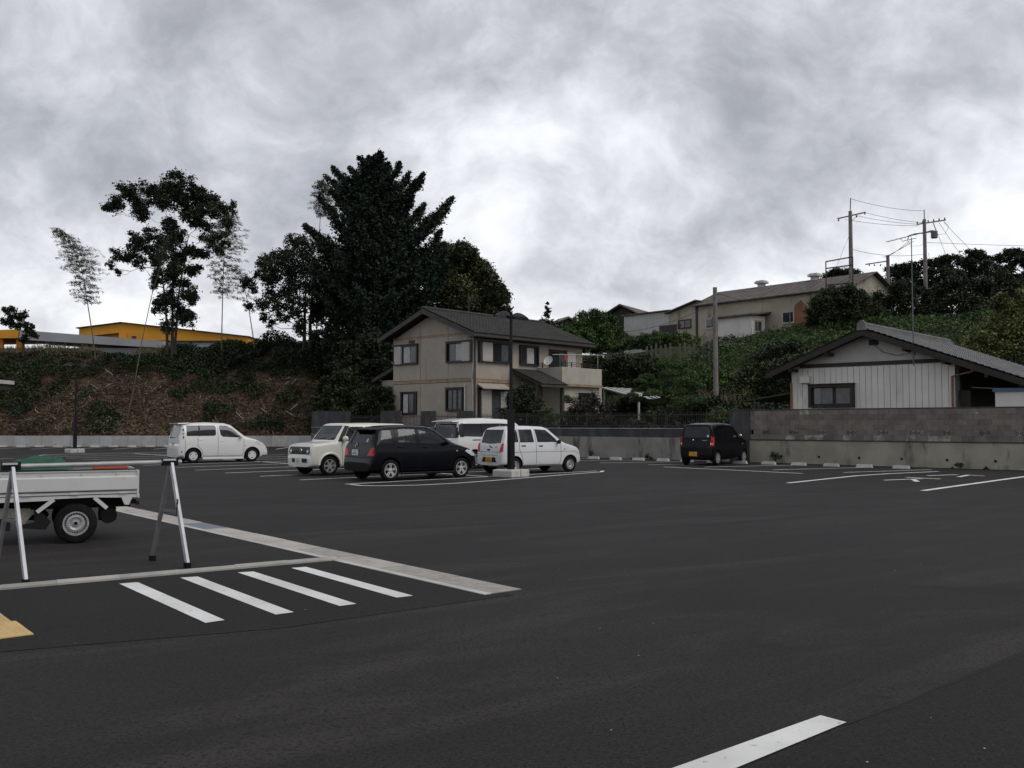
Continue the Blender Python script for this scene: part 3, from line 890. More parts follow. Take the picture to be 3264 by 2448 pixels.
# ---- lamp posts
def lamp_post():
    t = thing('lamp_post', 'black double-headed lamp post standing in front of the small white hatchback', 'lamp post', (-0.03, 28.75, 0), R(47.4))
    MB().prism([(-0.40, 0), (0.40, 0), (0.40, 0.18), (0.37, 0.225), (-0.37, 0.225), (-0.40, 0.18)], -0.40, 0.40, 'y').build('base_block', 'concrete_pale', t, bevel=0.02)
    MB().box(-0.012, 0.012, -0.405, 0.405, 0.0, 0.229).build('base_joint', 'gap', t)
    MB().box(-0.085, 0.085, -0.085, 0.085, 0.22, 2.02).build('lower_post', 'black_paint', t, bevel=0.008)
    MB().tube([(0, 0, 2.0), (0, 0, 4.98)], [0.052, 0.048], 14).build('pole', 'black_paint', t, smooth=True)
    MB().tube([(0, 0, 4.95), (0, 0, 5.02)], 0.055, 14).build('pole_cap', 'black_paint', t)
    for s in (-1, 1):
        mb = MB(); n = 12; m = 9; vs = []; fs = []
        for i in range(n):
            q = i / (n - 1)
            x = s * (0.06 + q * 0.66)
            zc_ = 4.87 + 0.035 * math.sin(q * math.pi * 0.95) - 0.03 * q
            wd = 0.05 + 0.15 * math.sin(min(1, q * 1.25) * math.pi * 0.62)
            if q > 0.8: wd *= 1 - (q - 0.8) * 2.2
            for j in range(m):
                a = math.pi * j / (m - 1)
                vs.append((x, wd * math.cos(a), zc_ + 0.15 * math.sin(a) * (0.35 + 0.65 * math.sin(min(1.0, q * 1.1 + 0.1) * math.pi))))
        for i in range(n - 1):
            for j in range(m - 1):
                a = i * m + j; fs.append((a, a + 1, a + m + 1, a + m))
        fs.append(tuple(range(m))); fs.append(tuple((n - 1) * m + j for j in range(m)))
        for i in range(n - 1):
            fs.append((i * m, i * m + m - 1, (i + 1) * m + m - 1, (i + 1) * m))
        mb.add(vs, fs); h = mb.build('lamp_head', 'black_paint', t, smooth=True)
        MB().box(s * 0.30, s * 0.62, -0.10, 0.10, 4.875, 4.905).build('lens', 'lamp_clear', h)
        MB().tube([(s * 0.03, 0, 4.84), (s * 0.2, 0, 4.87)], 0.022, 8).build('bracket', 'black_paint', t)
    return t


lp = lamp_post()
lp2 = copy_tree(lp)
lp2.location = (-24.53, 52.91, 0)
tag(lp2, 'black double-headed lamp post far left before the brown slope', 'lamp post', 'double-headed lamp posts in the lot')
lp['group'] = 'double-headed lamp posts in the lot'

# ---- trestle barricade beside the kerb
bar = thing('trestle_barricade', 'grey pipe barricade on two splayed aluminium leg frames by the kerb', 'barricade', (-4.84, 9.44, 0))
A = Vector((-4.84, 9.44, 0)); Bv = Vector((-3.62, 10.57, 0)); rb = Vector((-0.60, 0.55, 0))
ax = (Bv - A).normalized()
pipe0 = A + rb * 0.5 + Vector((0, 0, 1.165)); pipe1 = Bv + rb * 0.5 + Vector((0, 0, 1.165))
off = -A
mb = MB(); mb.tube([pipe0 - ax * 0.10 + off, pipe1 + ax * 0.12 + off], 0.025, 14); mb.build('crossbar', 'pipe_grey', bar, smooth=True)
for F_, P_ in ((A, pipe0), (Bv, pipe1)):
    tp = P_ + Vector((0, 0, 0.0))
    f0 = F_ + off; r0 = F_ + rb + off; tpo = tp + off
    MB().bar(f0 + Vector((0, 0, 0.05)), tpo - ax * 0.0 + Vector((0.01, -0.03, 0.02)), 0.052, 0.032, (0.7, 0.7, 0)).build('leg', 'aluminium', bar)
    MB().bar(r0 + Vector((0, 0, 0.05)), tpo + Vector((-0.01, 0.03, 0.0)), 0.052, 0.032, (0.7, 0.7, 0)).build('leg', 'aluminium_dull', bar)
    MB().bar(f0, f0 + Vector((0, 0, 0.06)), 0.075, 0.055, (0.7, 0.7, 0)).build('foot', 'rubber', bar)
    MB().bar(r0, r0 + Vector((0, 0, 0.06)), 0.075, 0.055, (0.7, 0.7, 0)).build('foot', 'rubber', bar)
    MB().bar(tpo - ax * 0.085 + Vector((0, -0.035, 0.005)), tpo + ax * 0.085 + Vector((0, -0.035, 0.005)), 0.075, 0.085).build('clamp', 'rubber', bar)
    MB().bar(tpo - ax * 0.07 + Vector((0.012, -0.075, 0.03)), tpo + ax * 0.07 + Vector((0.012, -0.075, 0.03)), 0.03, 0.022).build('clamp_plate', 'aluminium', bar)
    m0 = f0.lerp(tpo, 0.52); m1 = r0.lerp(tpo, 0.52)
    MB().bar(m0, m1, 0.012, 0.03).build('brace', 'aluminium_dull', bar)
mm0 = (Bv + off).lerp(pipe1 + off, 0.56)
MB().bar(mm0 + Vector((-0.002, -0.024, -0.09)), mm0 + Vector((0.006, -0.036, 0.10)), 0.03, 0.008, (0.7, 0.7, 0)).build('sticker', 'plate_ink_black', bar)

# ================================================================== CARS
def eval_mesh(o):
    dg = bpy.context.evaluated_depsgraph_get()
    dg.update()
    return bpy.data.meshes.new_from_object(o.evaluated_get(dg))


def boolean_cut(me, cutters):
    """cuts a list of MB solids out of mesh me; keeps the materials of me"""
    o = bpy.data.objects.new('tmp', me); COL.objects.link(o)
    tmp = []
    for i, (mb, mat) in enumerate(cutters):
        c = bpy.data.objects.new('cut', mb.mesh('cut', mat)); COL.objects.link(c); c.hide_render = True
        m = o.modifiers.new('b%d' % i, 'BOOLEAN'); m.object = c; m.operation = 'DIFFERENCE'; m.solver = 'EXACT'
        m.material_mode = 'TRANSFER'
        tmp.append(c)
    bpy.context.view_layer.update()
    r = eval_mesh(o)
    for c in tmp + [o]:
        bpy.data.objects.remove(c, do_unlink=True)
    return r


def interp(prof, x):
    if x <= prof[0][0]: return prof[0][1]
    for (a, za), (b, zb) in zip(prof, prof[1:]):
        if x <= b:
            return za + (zb - za) * (x - a) / max(1e-6, b - a)
    return prof[-1][1]


def text_mesh(txt, size, mat):
    cu = bpy.data.curves.new('txt', 'FONT'); cu.body = txt; cu.size = size; cu.align_x = 'CENTER'; cu.align_y = 'CENTER'; cu.extrude = 0.0005
    o = bpy.data.objects.new('txt', cu); COL.objects.link(o)
    bpy.context.view_layer.update()
    me = eval_mesh(o)
    bpy.data.objects.remove(o, do_unlink=True)
    me.materials.clear(); me.materials.append(MATS[mat])
    return me


WHEELS = {}


def wheel_meshes(kind, r, w):
    key = (kind, r, w)
    if key in WHEELS: return WHEELS[key]
    rr = r * (0.66 if kind in ('alloy5', 'alloy6', 'alloy_multi') else 0.59)
    h = w / 2
    ty = MB().lathe([(rr, -h * 0.86), (rr + 0.012, -h), (r - 0.035, -h), (r - 0.008, -h * 0.72), (r, -h * 0.45), (r, h * 0.45), (r - 0.008, h * 0.72), (r - 0.035, h), (rr + 0.012, h), (rr, h * 0.86)], axis='y', n=36, caps=False)
    tyre = ty.mesh('tyre', 'rubber', True)
    rim = MB()
    # outer side is -y
    ring = [(rr, -h * 0.80), (rr + 0.004, -h * 0.92), (rr - 0.016, -h * 0.92), (rr - 0.022, -h * 0.5), (rr - 0.03, h * 0.8)]
    rim.lathe(ring, axis='y', n=36, caps=False)
    mat = 'alloy'
    if kind == 'alloy5':
        for k in range(5):
            a0 = math.pi / 2 + 2 * math.pi * k / 5
            for da in (-0.15, 0.15):
                p = (math.cos(a0 + da * 1.6) * 0.06, -h * 0.70, math.sin(a0 + da * 1.6) * 0.06); q = (math.cos(a0 + da) * (rr - 0.008), -h * 0.78, math.sin(a0 + da) * (rr - 0.008))
                rim.bar(p, q, 0.030, 0.03, (0, 1, 0))
        rim.lathe([(0.062, -h * 0.5), (0.062, -h * 0.80), (0.03, -h * 0.86)], axis='y', n=18)
    elif kind == 'alloy6':
        for k in range(6):
            a0 = math.pi / 2 + 2 * math.pi * (k + 0.5) / 6
            p = (math.cos(a0) * 0.04, -h * 0.70, math.sin(a0) * 0.04); q = (math.cos(a0) * (rr - 0.01), -h * 0.78, math.sin(a0) * (rr - 0.01))
            rim.bar(p, q, 0.052, 0.03, (0, 1, 0))
        rim.lathe([(0.075, -h * 0.5), (0.075, -h * 0.78), (0.03, -h * 0.84)], axis='y', n=18)
    elif kind == 'alloy_multi':
        for k in range(10):
            a0 = 2 * math.pi * k / 10
            rim.bar((math.cos(a0) * 0.05, -h * 0.70, math.sin(a0) * 0.05), (math.cos(a0) * (rr - 0.01), -h * 0.78, math.sin(a0) * (rr - 0.01)), 0.028, 0.03, (0, 1, 0))
        rim.lathe([(0.06, -h * 0.5), (0.06, -h * 0.80), (0.03, -h * 0.84)], axis='y', n=18)
    elif kind == 'cover3':
        mat = 'wheel_white'
        n = 48; vs = [(0, -h * 0.98, 0)]; fs = []
        for k in range(n):
            a = 2 * math.pi * k / n
            q = 0.5 + 0.5 * math.cos(3 * (a - math.pi / 2) + math.pi)
            rad = (rr - 0.035) * (0.72 + 0.28 * (1 - q ** 3))
            vs.append((math.cos(a) * rad, -h * 0.92, math.sin(a) * rad))
        for k in range(n): fs.append((0, 1 + k, 1 + (k + 1) % n))
        rim.add(vs, fs)
        rim.lathe([(rr - 0.036, -h * 0.84), (rr, -h * 0.90)], axis='y', n=36, caps=False)
    else:        # pressed steel with vent holes
        mat = 'steel_wheel'
        n = 24; r1, r2 = rr * 0.72, rr * 0.90
        rim.lathe([(rr - 0.02, -h * 0.55), (r2, -h * 0.42)], axis='y', n=36, caps=False)
        rim.lathe([(r1, -h * 0.62), (rr * 0.56, -h * 0.70), (rr * 0.44, -h * 0.58), (rr * 0.36, -h * 0.46), (rr * 0.24, -h * 0.46), (rr * 0.24, -h * 0.72), (rr * 0.15, -h * 0.74)], axis='y', n=30, caps=False)
        for k in range(n):        # webs between the holes
            a = 2 * math.pi * k / n; b = a + math.pi / n * 1.05
            rim.add([(math.cos(a) * r1, -h * 0.62, math.sin(a) * r1), (math.cos(b) * r1, -h * 0.62, math.sin(b) * r1), (math.cos(b) * r2, -h * 0.42, math.sin(b) * r2), (math.cos(a) * r2, -h * 0.42, math.sin(a) * r2)], [(0, 1, 2, 3)])
    rimm = rim.mesh('rim', mat, False)
    disc = MB().lathe([(rr - 0.004, h * 0.2), (0.0, h * 0.2)], axis='y', n=24, caps=False)  # dark disc behind the rim, brake shadow put into its colour
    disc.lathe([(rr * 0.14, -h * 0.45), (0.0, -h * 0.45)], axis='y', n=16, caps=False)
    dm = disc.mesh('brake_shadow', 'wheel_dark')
    WHEELS[key] = (tyre, rimm, dm)
    return WHEELS[key]


def add_wheel(parent, kind, r, w, x, y, side):
    ty, rm, dm = wheel_meshes(kind, r, w)
    t = link(bpy.data.objects.new('wheel', ty), parent)
    t.location = (x, y, r)
    if side > 0: t.rotation_euler = (0, 0, math.pi)
    link(bpy.data.objects.new('rim', rm), t)
    link(bpy.data.objects.new('wheel_shade_disc', dm), t)
    return t


class Car:
    """body lofted along x (rear bumper = 0, front = L); origin of the thing = ground under the rear axle"""
    def __init__(s, name, label, cat, loc, heading, W, top, belt, ra, fa, r, paint, wheel, zb=0.21, tumble=0.13, rr=0.16, rf=0.30, cab=None, side=(), front=None, rear=None, arch=0.06, tw=0.18, roundness=0.10, flare=0.0):
        s.t = thing(name, label, cat, loc, heading, 'cars parked in the lot')
        s.W, s.top, s.belt, s.ra, s.zb = W, top, belt, ra, zb
        L = top[-1][0]; s.L = L; H = max(z for _, z in top); s.H = H
        xs = set()
        for i, (x, z) in enumerate(top):
            xs.add(x)
            for j in (i - 1, i + 1):
                if 0 <= j < len(top):
                    dlt = top[j][0] - x
                    xs.add(round(x + math.copysign(min(0.07, abs(dlt) * 0.32), dlt), 4))
        xs = sorted(xs)
        sec = []
        for x in xs:
            zt = interp(top, x); be = interp(belt, x)
            zs = min(be, zt - 0.07)
            hw = W / 2
            if x < rr: hw -= rr * 0.75 * (1 - math.sqrt(max(0, 1 - ((rr - x) / rr) ** 2)))
            if x > L - rf: hw -= rf * 0.62 * (1 - math.sqrt(max(0, 1 - ((x - L + rf) / rf) ** 2)))
            zb_ = zb + (0.06 if x < 0.25 or x > L - 0.3 else 0)
            g = min(1.0, max(0.0, (zt - be) / max(0.05, H - be)))
            wt = hw - 0.045 - tumble * g
            zm = (zb_ + zs) * 0.5
            rd = min(roundness, (zt - zs) * 0.6)
            half = [(hw * 0.86, zb_), (hw - 0.025, zb_ + 0.05), (hw, zm), (hw - 0.012, zs), (hw + (wt - hw) * 0.55, zs + (zt - rd - zs) * 0.55), (wt, zt - rd), (wt - 0.10, zt - 0.012), (wt * 0.45, zt)]
            sec.append([(x - ra, y, z) for y, z in half] + [(x - ra, -y, z) for y, z in reversed(half)])
        n = len(sec[0]); vs = [p for q in sec for p in q]; fs = []
        for i in range(len(sec) - 1):
            for k in range(n):
                a = i * n + k; b_ = i * n + (k + 1) % n
                fs.append((a, b_, b_ + n, a + n))
        for base in (0, (len(sec) - 1) * n):       # end caps as quad strips
            for k in range(n // 2 - 1):
                fs.append((base + k, base + k + 1, base + n - 2 - k, base + n - 1 - k))
        mb = MB(); mb.add(vs, fs)
        o = bpy.data.objects.new('tmp', mb.mesh('body', paint)); COL.objects.link(o)
        m = o.modifiers.new('s', 'SUBSURF'); m.levels = 2; m.render_levels = 2
        bpy.context.view_layer.update()
        me = eval_mesh(o); bpy.data.objects.remove(o, do_unlink=True)
        bm = bmesh.new(); bm.from_mesh(me); s.bvh = BVHTree.FromBMesh(bm); bm.free()
        cut = []
        ar = MB()
        for x in (0, fa - ra):
            for sy in (-1, 1):
                ar.lathe([(r + arch, sy * (W / 2 - 0.30)), (r + arch, sy * (W / 2 + 0.2))], (x, 0, r + 0.005), 'y', 40)
        cut.append((ar, 'gap_dark'))
        if cab:
            cv = []; N = 10
            for i in range(N):
                x = cab[0] + (cab[1] - cab[0]) * i / (N - 1)
                be = interp(belt, x); zt = max(interp(top, x) - 0.075, be + 0.02)
                g = (zt - be) / (H - be)
                w1 = W / 2 - 0.085; w2 = W / 2 - 0.12 - tumble * max(0, g)
                cv.append([(x - ra, -w1, be - 0.32), (x - ra, w1, be - 0.32), (x - ra, w1, be), (x - ra, w2, zt), (x - ra, -w2, zt), (x - ra, -w1, be)])
            c = MB(); k = 6; f2 = []
            for i in range(N - 1):
                for j in range(k):
                    a = i * k + j; b_ = i * k + (j + 1) % k
                    f2.append((a, b_, b_ + k, a + k))
            f2.append(tuple(range(k))); f2.append(tuple((N - 1) * k + j for j in range(k)))
            c.add([p for q in cv for p in q], f2)
            cut.append((c, 'interior'))
        sw = MB()
        for poly, mat in side:
            sw.prism([(x - ra, z) for x, z in poly], -2, 2, 'y')
        if side: cut.append((sw, 'trim_black'))
        fw = MB(); xm = (cab[0] + cab[1]) / 2 if cab else L / 2
        if front: fw.prism(front[0], xm - ra, L + 1, 'x')
        if rear: fw.prism(rear[0], -1.5, min(xm, cab[0] + 0.5) - ra, 'x')
        if front or rear: cut.append((fw, 'trim_black'))
        me = boolean_cut(me, cut)
        me.shade_smooth(); me.set_sharp_from_angle(angle=R(38))
        s.body = link(bpy.data.objects.new('body', me), s.t)
        for poly, mat in side:
            for sy in (-1, 1):
                s.patch('window', poly, mat, 'side', sy, -0.012, 0.004)
        if front: s.patch('windshield', front[0], front[1], 'front', 1, -0.012, 0.004)
        if rear: s.patch('rear_window', rear[0], rear[1], 'rear', 1, -0.012, 0.004)
        for x in (0, fa - ra):
            for sy in (-1, 1):
                add_wheel(s.t, wheel, r, tw, x, sy * (W / 2 - tw / 2 - 0.012), sy)
        if cab: s.interior(cab)

    def hit(s, view, sy, a, b):
        if view == 'side':
            o, d = Vector((a - s.ra, sy * 2.0, b)), Vector((0, -sy, 0))
        elif view == 'rear':
            o, d = Vector((-3, a, b)), Vector((1, 0, 0))
        elif view == 'front':
            o, d = Vector((8, a, b)), Vector((-1, 0, 0))
        else:   # top
            o, d = Vector((a - s.ra, b, 4)), Vector((0, 0, -1))
        p, nrm, _, _ = s.bvh.ray_cast(o, d)
        if p is None:
            return None, d * -1
        return p, nrm

    def patch(s, name, poly, mat, view='side', sy=-1, off=0.006, thick=0.02, step=0.07, parent=None):
        """a panel with the outline poly laid on the body surface"""
        pts = [Vector(p) for p in poly]
        bd = []
        for i, p in enumerate(pts):
            q = pts[(i + 1) % len(pts)]; k = max(1, int((q - p).length / step))
            for j in range(k): bd.append(p.lerp(q, j / k))
        x0, x1 = min(p.x for p in bd), max(p.x for p in bd); y0, y1 = min(p.y for p in bd), max(p.y for p in bd)
        inn = []
        nx, ny = int((x1 - x0) / step), int((y1 - y0) / step)
        for i in range(1, nx):
            for j in range(1, ny):
                inn.append(Vector((x0 + (x1 - x0) * i / nx, y0 + (y1 - y0) * j / ny)))
        edges = [(i, (i + 1) % len(bd)) for i in range(len(bd))]
        v2, e2, f2, *_ = delaunay_2d_cdt(bd + inn, edges, [list(range(len(bd)))], 1, 1e-4)
        vs = []; nrms = []; ok = True; last = None
        for v in v2:
            p, nn = s.hit(view, sy, v.x, v.y)
            if p is None:
                if last is None: return None
                p = last
            last = p
            vs.append(p + nn * off); nrms.append(nn)
        n = len(vs)
        back = [p - nn * thick for p, nn in zip(vs, nrms)]
        cnt = {}
        for f in f2:
            for i in range(len(f)):
                e = (f[i], f[(i + 1) % len(f)]); cnt[e] = 1
        fs = [tuple(f) for f in f2]
        for (a, b_) in list(cnt):
            if (b_, a) not in cnt: fs.append((a, a + n, b_ + n, b_))
        mb = MB(); mb.add(vs + back, fs)
        return mb.build(name, mat, parent or s.t, smooth=True)

    def strip(s, name, pts, w, mat, view='side', sy=-1, off=0.003):
        """thin line along a polyline on the body"""
        P = [Vector(p) for p in pts]; Q = []
        for a, b_ in zip(P, P[1:]):
            k = max(1, int((b_ - a).length / 0.06))
            Q += [a.lerp(b_, j / k) for j in range(k)]
        Q.append(P[-1])
        vs = []
        for i, q in enumerate(Q):
            d = (Q[min(i + 1, len(Q) - 1)] - Q[max(i - 1, 0)]).normalized(); nn = Vector((-d.y, d.x)) * w / 2
            for sg in (1, -1):
                p, nr = s.hit(view, sy, q.x + nn.x * sg, q.y + nn.y * sg)
                if p is None: return None
                vs.append(p + nr * off)
        fs = [(2 * i, 2 * i + 1, 2 * i + 3, 2 * i + 2) for i in range(len(Q) - 1)]
        mb = MB(); mb.add(vs, fs)
        return mb.build(name, mat, s.t)

    def gap(s, pts, mat='gap', both=True):
        for sy in ((-1, 1) if both else (-1,)):
            s.strip('door_gap', pts, 0.014, mat, 'side', sy)

    def handle(s, x, z, mat):
        for sy in (-1, 1):
            p, nn = s.hit('side', sy, x, z)
            MB().box(p.x - 0.085, p.x + 0.085, p.y - 0.02, p.y + 0.02, z - 0.018, z + 0.018).build('door_handle', mat, s.t, bevel=0.008)

    def mirror(s, x, z, mat, size=1.0):
        for sy in (-1, 1):
            p, nn = s.hit('side', sy, x, z)
            mb = MB(); y = p.y + sy * 0.10
            mb.lathe([(0.02, -0.055), (0.07, -0.05), (0.088, -0.015), (0.088, 0.02), (0.06, 0.05), (0.02, 0.058)], (0, 0, 0), 'x', 16)
            o = mb.build('mirror', mat, s.t, smooth=True); o.location = (p.x, y, z + 0.02); o.scale = (size, 1.15 * size, 0.9 * size)
            MB().bar((p.x, p.y - sy * 0.03, z - 0.03), (p.x, y, z - 0.02), 0.05, 0.03).build('mirror_arm', 'trim_black', s.t)

    def plate(s, view, y, z, mat, ink, small, big):
        p, nn = s.hit(view, 1, y, z)
        sx = -1 if view == 'rear' else 1
        x = p.x + sx * 0.022
        pl = MB().box(p.x - 0.005 * sx, x, y - 0.165, y + 0.165, z - 0.0825, z + 0.0825).build('license_plate', mat, s.t, bevel=0.004)
        for tx, size, dz in ((big, 0.098, -0.022), (small, 0.046, 0.05)):
            o = link(bpy.data.objects.new('plate_lettering', text_mesh(tx, size, ink)), pl)
            o.location = (x + sx * 0.002, y, z + dz)
            o.rotation_euler = (math.pi / 2, 0, -math.pi / 2 if sx < 0 else math.pi / 2)
            if tx == big: o.scale = (1.0, 1.15, 1)

    def badge(s, view, y, z, txt, size, mat='chrome', name='badge_lettering'):
        p, nn = s.hit(view, 1, y, z)
        sx = -1 if view == 'rear' else 1
        o = link(bpy.data.objects.new(name, text_mesh(txt, size, mat)), s.t)
        o.location = (p.x + sx * 0.012, y, z); o.rotation_euler = (math.pi / 2, 0, -math.pi / 2 if sx < 0 else math.pi / 2)

    def ring(s, view, y, z, rad, mat='chrome', name='emblem', bars=()):
        p, nn = s.hit(view, 1, y, z)
        sx = -1 if view == 'rear' else 1
        mb = MB(); x = p.x + sx * 0.015
        pts = [(x, y + rad * 1.15 * math.cos(a), z + rad * math.sin(a)) for a in (2 * math.pi * k / 20 for k in range(21))]
        mb.tube(pts, 0.009, 6)
        for (a, b_, c, d) in bars:
            mb.bar((x, y + a * rad, z + b_ * rad), (x, y + c * rad, z + d * rad), 0.014, 0.014, (1, 0, 0))
        return mb.build(name, mat, s.t)

    def interior(s, cab):
        be = interp(s.belt, (cab[0] + cab[1]) / 2)
        xf = cab[1] - 1.25 - s.ra
        for xx in (xf, xf - 0.85):
            if xx < cab[0] - s.ra + 0.25: continue
            for sy in (-1, 1):
                y = sy * s.W * 0.21
                mb = MB()
                mb.hexa([(xx - 0.05, y - 0.22, be - 0.3), (xx + 0.10, y - 0.22, be - 0.3), (xx + 0.10, y + 0.22, be - 0.3), (xx - 0.05, y + 0.22, be - 0.3)],
                        [(xx - 0.16, y - 0.19, be + 0.10), (xx - 0.06, y - 0.19, be + 0.10), (xx - 0.06, y + 0.19, be + 0.10), (xx - 0.16, y + 0.19, be + 0.10)])
                mb.box(xx - 0.17, xx - 0.07, y - 0.12, y + 0.12, be + 0.12, be + 0.29)
                mb.build('seat', 'interior', s.t, bevel=0.03)
        xd = cab[1] - 0.45 - s.ra
        MB().hexa([(xd - 0.12, -s.W * 0.42, be - 0.3), (xd + 0.3, -s.W * 0.42, be - 0.3), (xd + 0.3, s.W * 0.42, be - 0.3), (xd - 0.12, s.W * 0.42, be - 0.3)],
                  [(xd - 0.06, -s.W * 0.42, be - 0.04), (xd + 0.25, -s.W * 0.40, be - 0.06), (xd + 0.25, s.W * 0.40, be - 0.06), (xd - 0.06, s.W * 0.42, be - 0.04)]).build('dashboard', 'interior', s.t)
        mb = MB(); c = Vector((xd - 0.22, -s.W * 0.21, be - 0.02))
        ax1, ax2 = Vector((0, 1, 0)), Vector((-0.35, 0, 0.94))
        mb.tube([c + ax1 * 0.18 * math.cos(a) + ax2 * 0.18 * math.sin(a) for a in (2 * math.pi * k / 20 for k in range(21))], 0.014, 6)
        mb.bar(c - ax1 * 0.17, c + ax1 * 0.17, 0.03, 0.02); mb.bar(c, c + Vector((0.2, 0, -0.1)), 0.05, 0.05)
        mb.build('steering_wheel', 'trim_black', s.t)


def axle_loc(x, y):
    """lot coordinates of the point below the middle of the rear axle"""
    p = lot(x, y); return (p[0], p[1], 0)


U = R(47.4)      # heading along the stall lines

# ---- white tall wagon at the left
c = Car('parked_car', 'white tall wagon with sloping nose parked alone before the low wall', 'car', axle_loc(-16.45, 4.35), U - R(11), 1.66,
        [(0, 0.58), (0.02, 0.70), (0.045, 0.80), (0.08, 1.05), (0.19, 1.52), (0.25, 1.60), (0.6, 1.655), (1.3, 1.68), (2.0, 1.645), (2.25, 1.58), (2.82, 1.13), (2.92, 1.08), (3.36, 0.95), (3.60, 0.82), (3.75, 0.68), (3.85, 0.54), (3.88, 0.42)],
        [(0, 1.06), (3.88, 0.92)], 0.62, 3.12, 0.29, 'paint_white', 'cover3', zb=0.16, tumble=0.12, rf=0.42, cab=(0.35, 2.85),
        side=[([(0.34, 1.11), (0.86, 1.11), (0.86, 1.545), (0.36, 1.535)], 'glass_dark'), ([(0.89, 1.11), (1.48, 1.11), (1.56, 1.16), (1.57, 1.48), (1.52, 1.545), (0.89, 1.545)], 'glass_dark'),
              ([(1.70, 1.50), (1.75, 1.545), (2.02, 1.53), (2.25, 1.42), (2.66, 1.06), (2.60, 1.03), (1.85, 1.07), (1.76, 1.15)], 'glass_tint')],
        front=([(-0.55, 1.14), (0.55, 1.14), (0.50, 1.52), (-0.50, 1.52)], 'glass_tint'), rear=([(-0.58, 1.02), (0.58, 1.02), (0.54, 1.50), (-0.54, 1.50)], 'glass_dark'))
for sy in (-1, 1):
    c.patch('taillight', [(0.13, 0.99), (0.235, 0.96), (0.275, 1.10), (0.275, 1.30), (0.235, 1.50), (0.20, 1.50)], 'lamp_clear', 'side', sy)
    c.patch('headlight', [(3.24, 0.84), (3.30, 0.90), (3.58, 0.79), (3.68, 0.68), (3.50, 0.70)], 'lamp_clear', 'side', sy, 0.008)
    c.patch('side_marker', [(2.78, 0.66), (2.83, 0.66), (2.83, 0.69), (2.78, 0.69)], 'lamp_red_bright', 'side', sy)
    c.patch('pillar_trim', [(0.855, 1.10), (0.895, 1.10), (0.895, 1.55), (0.855, 1.55)], 'trim_black', 'side', sy, 0.005)
    for zz in (1.06, 1.20, 1.36):
        c.patch('lamp_ring', [(0.205 + 0.05 * (zz > 1.3) * 0.3 + 0.032 * math.cos(a_), zz + 0.045 * math.sin(a_)) for a_ in (math.pi * k / 5 for k in range(10))], 'trim_black' if zz != 1.20 else 'lamp_red', 'side', sy, 0.012)
    c.patch('fog_lamp', [(0.12, 0.44), (0.17, 0.44), (0.17, 0.50), (0.12, 0.50)], 'trim_black', 'side', sy)
c.gap([(0.80, 1.08), (0.80, 0.72), (0.95, 0.55), (1.03, 0.30)]); c.gap([(1.645, 1.56), (1.645, 0.28)]); c.gap([(2.75, 1.0), (2.75, 0.45), (2.70, 0.30)]); c.gap([(0.28, 0.28), (0.28, 1.0)])
c.gap([(1.03, 0.28), (2.70, 0.28)])
c.handle(0.92, 0.96, 'paint_white'); c.handle(1.83, 0.91, 'paint_white'); c.mirror(2.60, 1.05, 'paint_white', 0.9)
mb = MB(); mb.hexa([(-0.56, -0.60, 1.60), (-0.20, -0.62, 1.62), (-0.20, 0.62, 1.62), (-0.56, 0.60, 1.60)], [(-0.60, -0.58, 1.635), (-0.10, -0.60, 1.665), (-0.10, 0.60, 1.665), (-0.60, 0.58, 1.635)])
mb.build('spoiler', 'paint_white', c.t, bevel=0.012)
c.plate('rear', 0, 0.80, 'plate_white', 'plate_ink', '501', '22-71')
for sy in (-1, 1): MB().box(0.38, 2.12, sy * 0.80, sy * 0.838, 0.13, 0.22).build('side_skirt', 'paint_white', c.t, bevel=0.015)
MB().tube([(-0.64, 0.45, 0.20), (-0.45, 0.45, 0.20)], 0.035, 10).build('exhaust', 'trim_black', c.t)

# ---- cream boxy hatchback, nose to the camera
c = Car('parked_car', 'cream boxy compact car with dark oblong grille facing the camera', 'car', axle_loc(-4.35, 4.80), U + math.pi - R(6), 1.67,
        [(0, 0.52), (0.02, 0.80), (0.05, 1.0), (0.10, 1.53), (0.17, 1.62), (1.4, 1.65), (2.38, 1.635), (2.48, 1.60), (2.86, 1.10), (2.93, 1.06), (3.5, 1.00), (3.62, 0.96), (3.69, 0.86), (3.70, 0.62), (3.73, 0.56), (3.73, 0.46)],
        [(0, 1.0), (3.73, 0.99)], 0.65, 3.08, 0.305, 'paint_cream', 'alloy6', zb=0.20, tumble=0.09, rf=0.26, cab=(0.25, 2.85), roundness=0.06,
        side=[([(0.30, 1.06), (0.95, 1.06), (0.95, 1.50), (0.42, 1.50), (0.30, 1.40)], 'glass_dark'), ([(1.05, 1.06), (1.62, 1.06), (1.62, 1.50), (1.05, 1.50)], 'glass_dark'),
              ([(1.76, 1.06), (2.60, 1.06), (2.50, 1.26), (2.36, 1.48), (2.28, 1.52), (1.84, 1.52), (1.76, 1.44)], 'glass_tint')],
        front=([(-0.66, 1.10), (0.66, 1.10), (0.60, 1.55), (-0.60, 1.55)], 'glass_clear'), rear=([(-0.60, 1.05), (0.60, 1.05), (0.56, 1.48), (-0.56, 1.48)], 'glass_dark'))
c.patch('grille', [(-0.60, 0.66), (0.60, 0.66), (0.64, 0.70), (0.64, 0.85), (0.60, 0.89), (-0.60, 0.89), (-0.64, 0.85), (-0.64, 0.70)], 'lamp_dark', 'front', 1, 0.010)
for i in range(4):
    c.strip('grille_bar', [(-0.42, 0.70 + i * 0.047), (0.42, 0.70 + i * 0.047)], 0.014, 'trim_black', 'front', 1, 0.016)
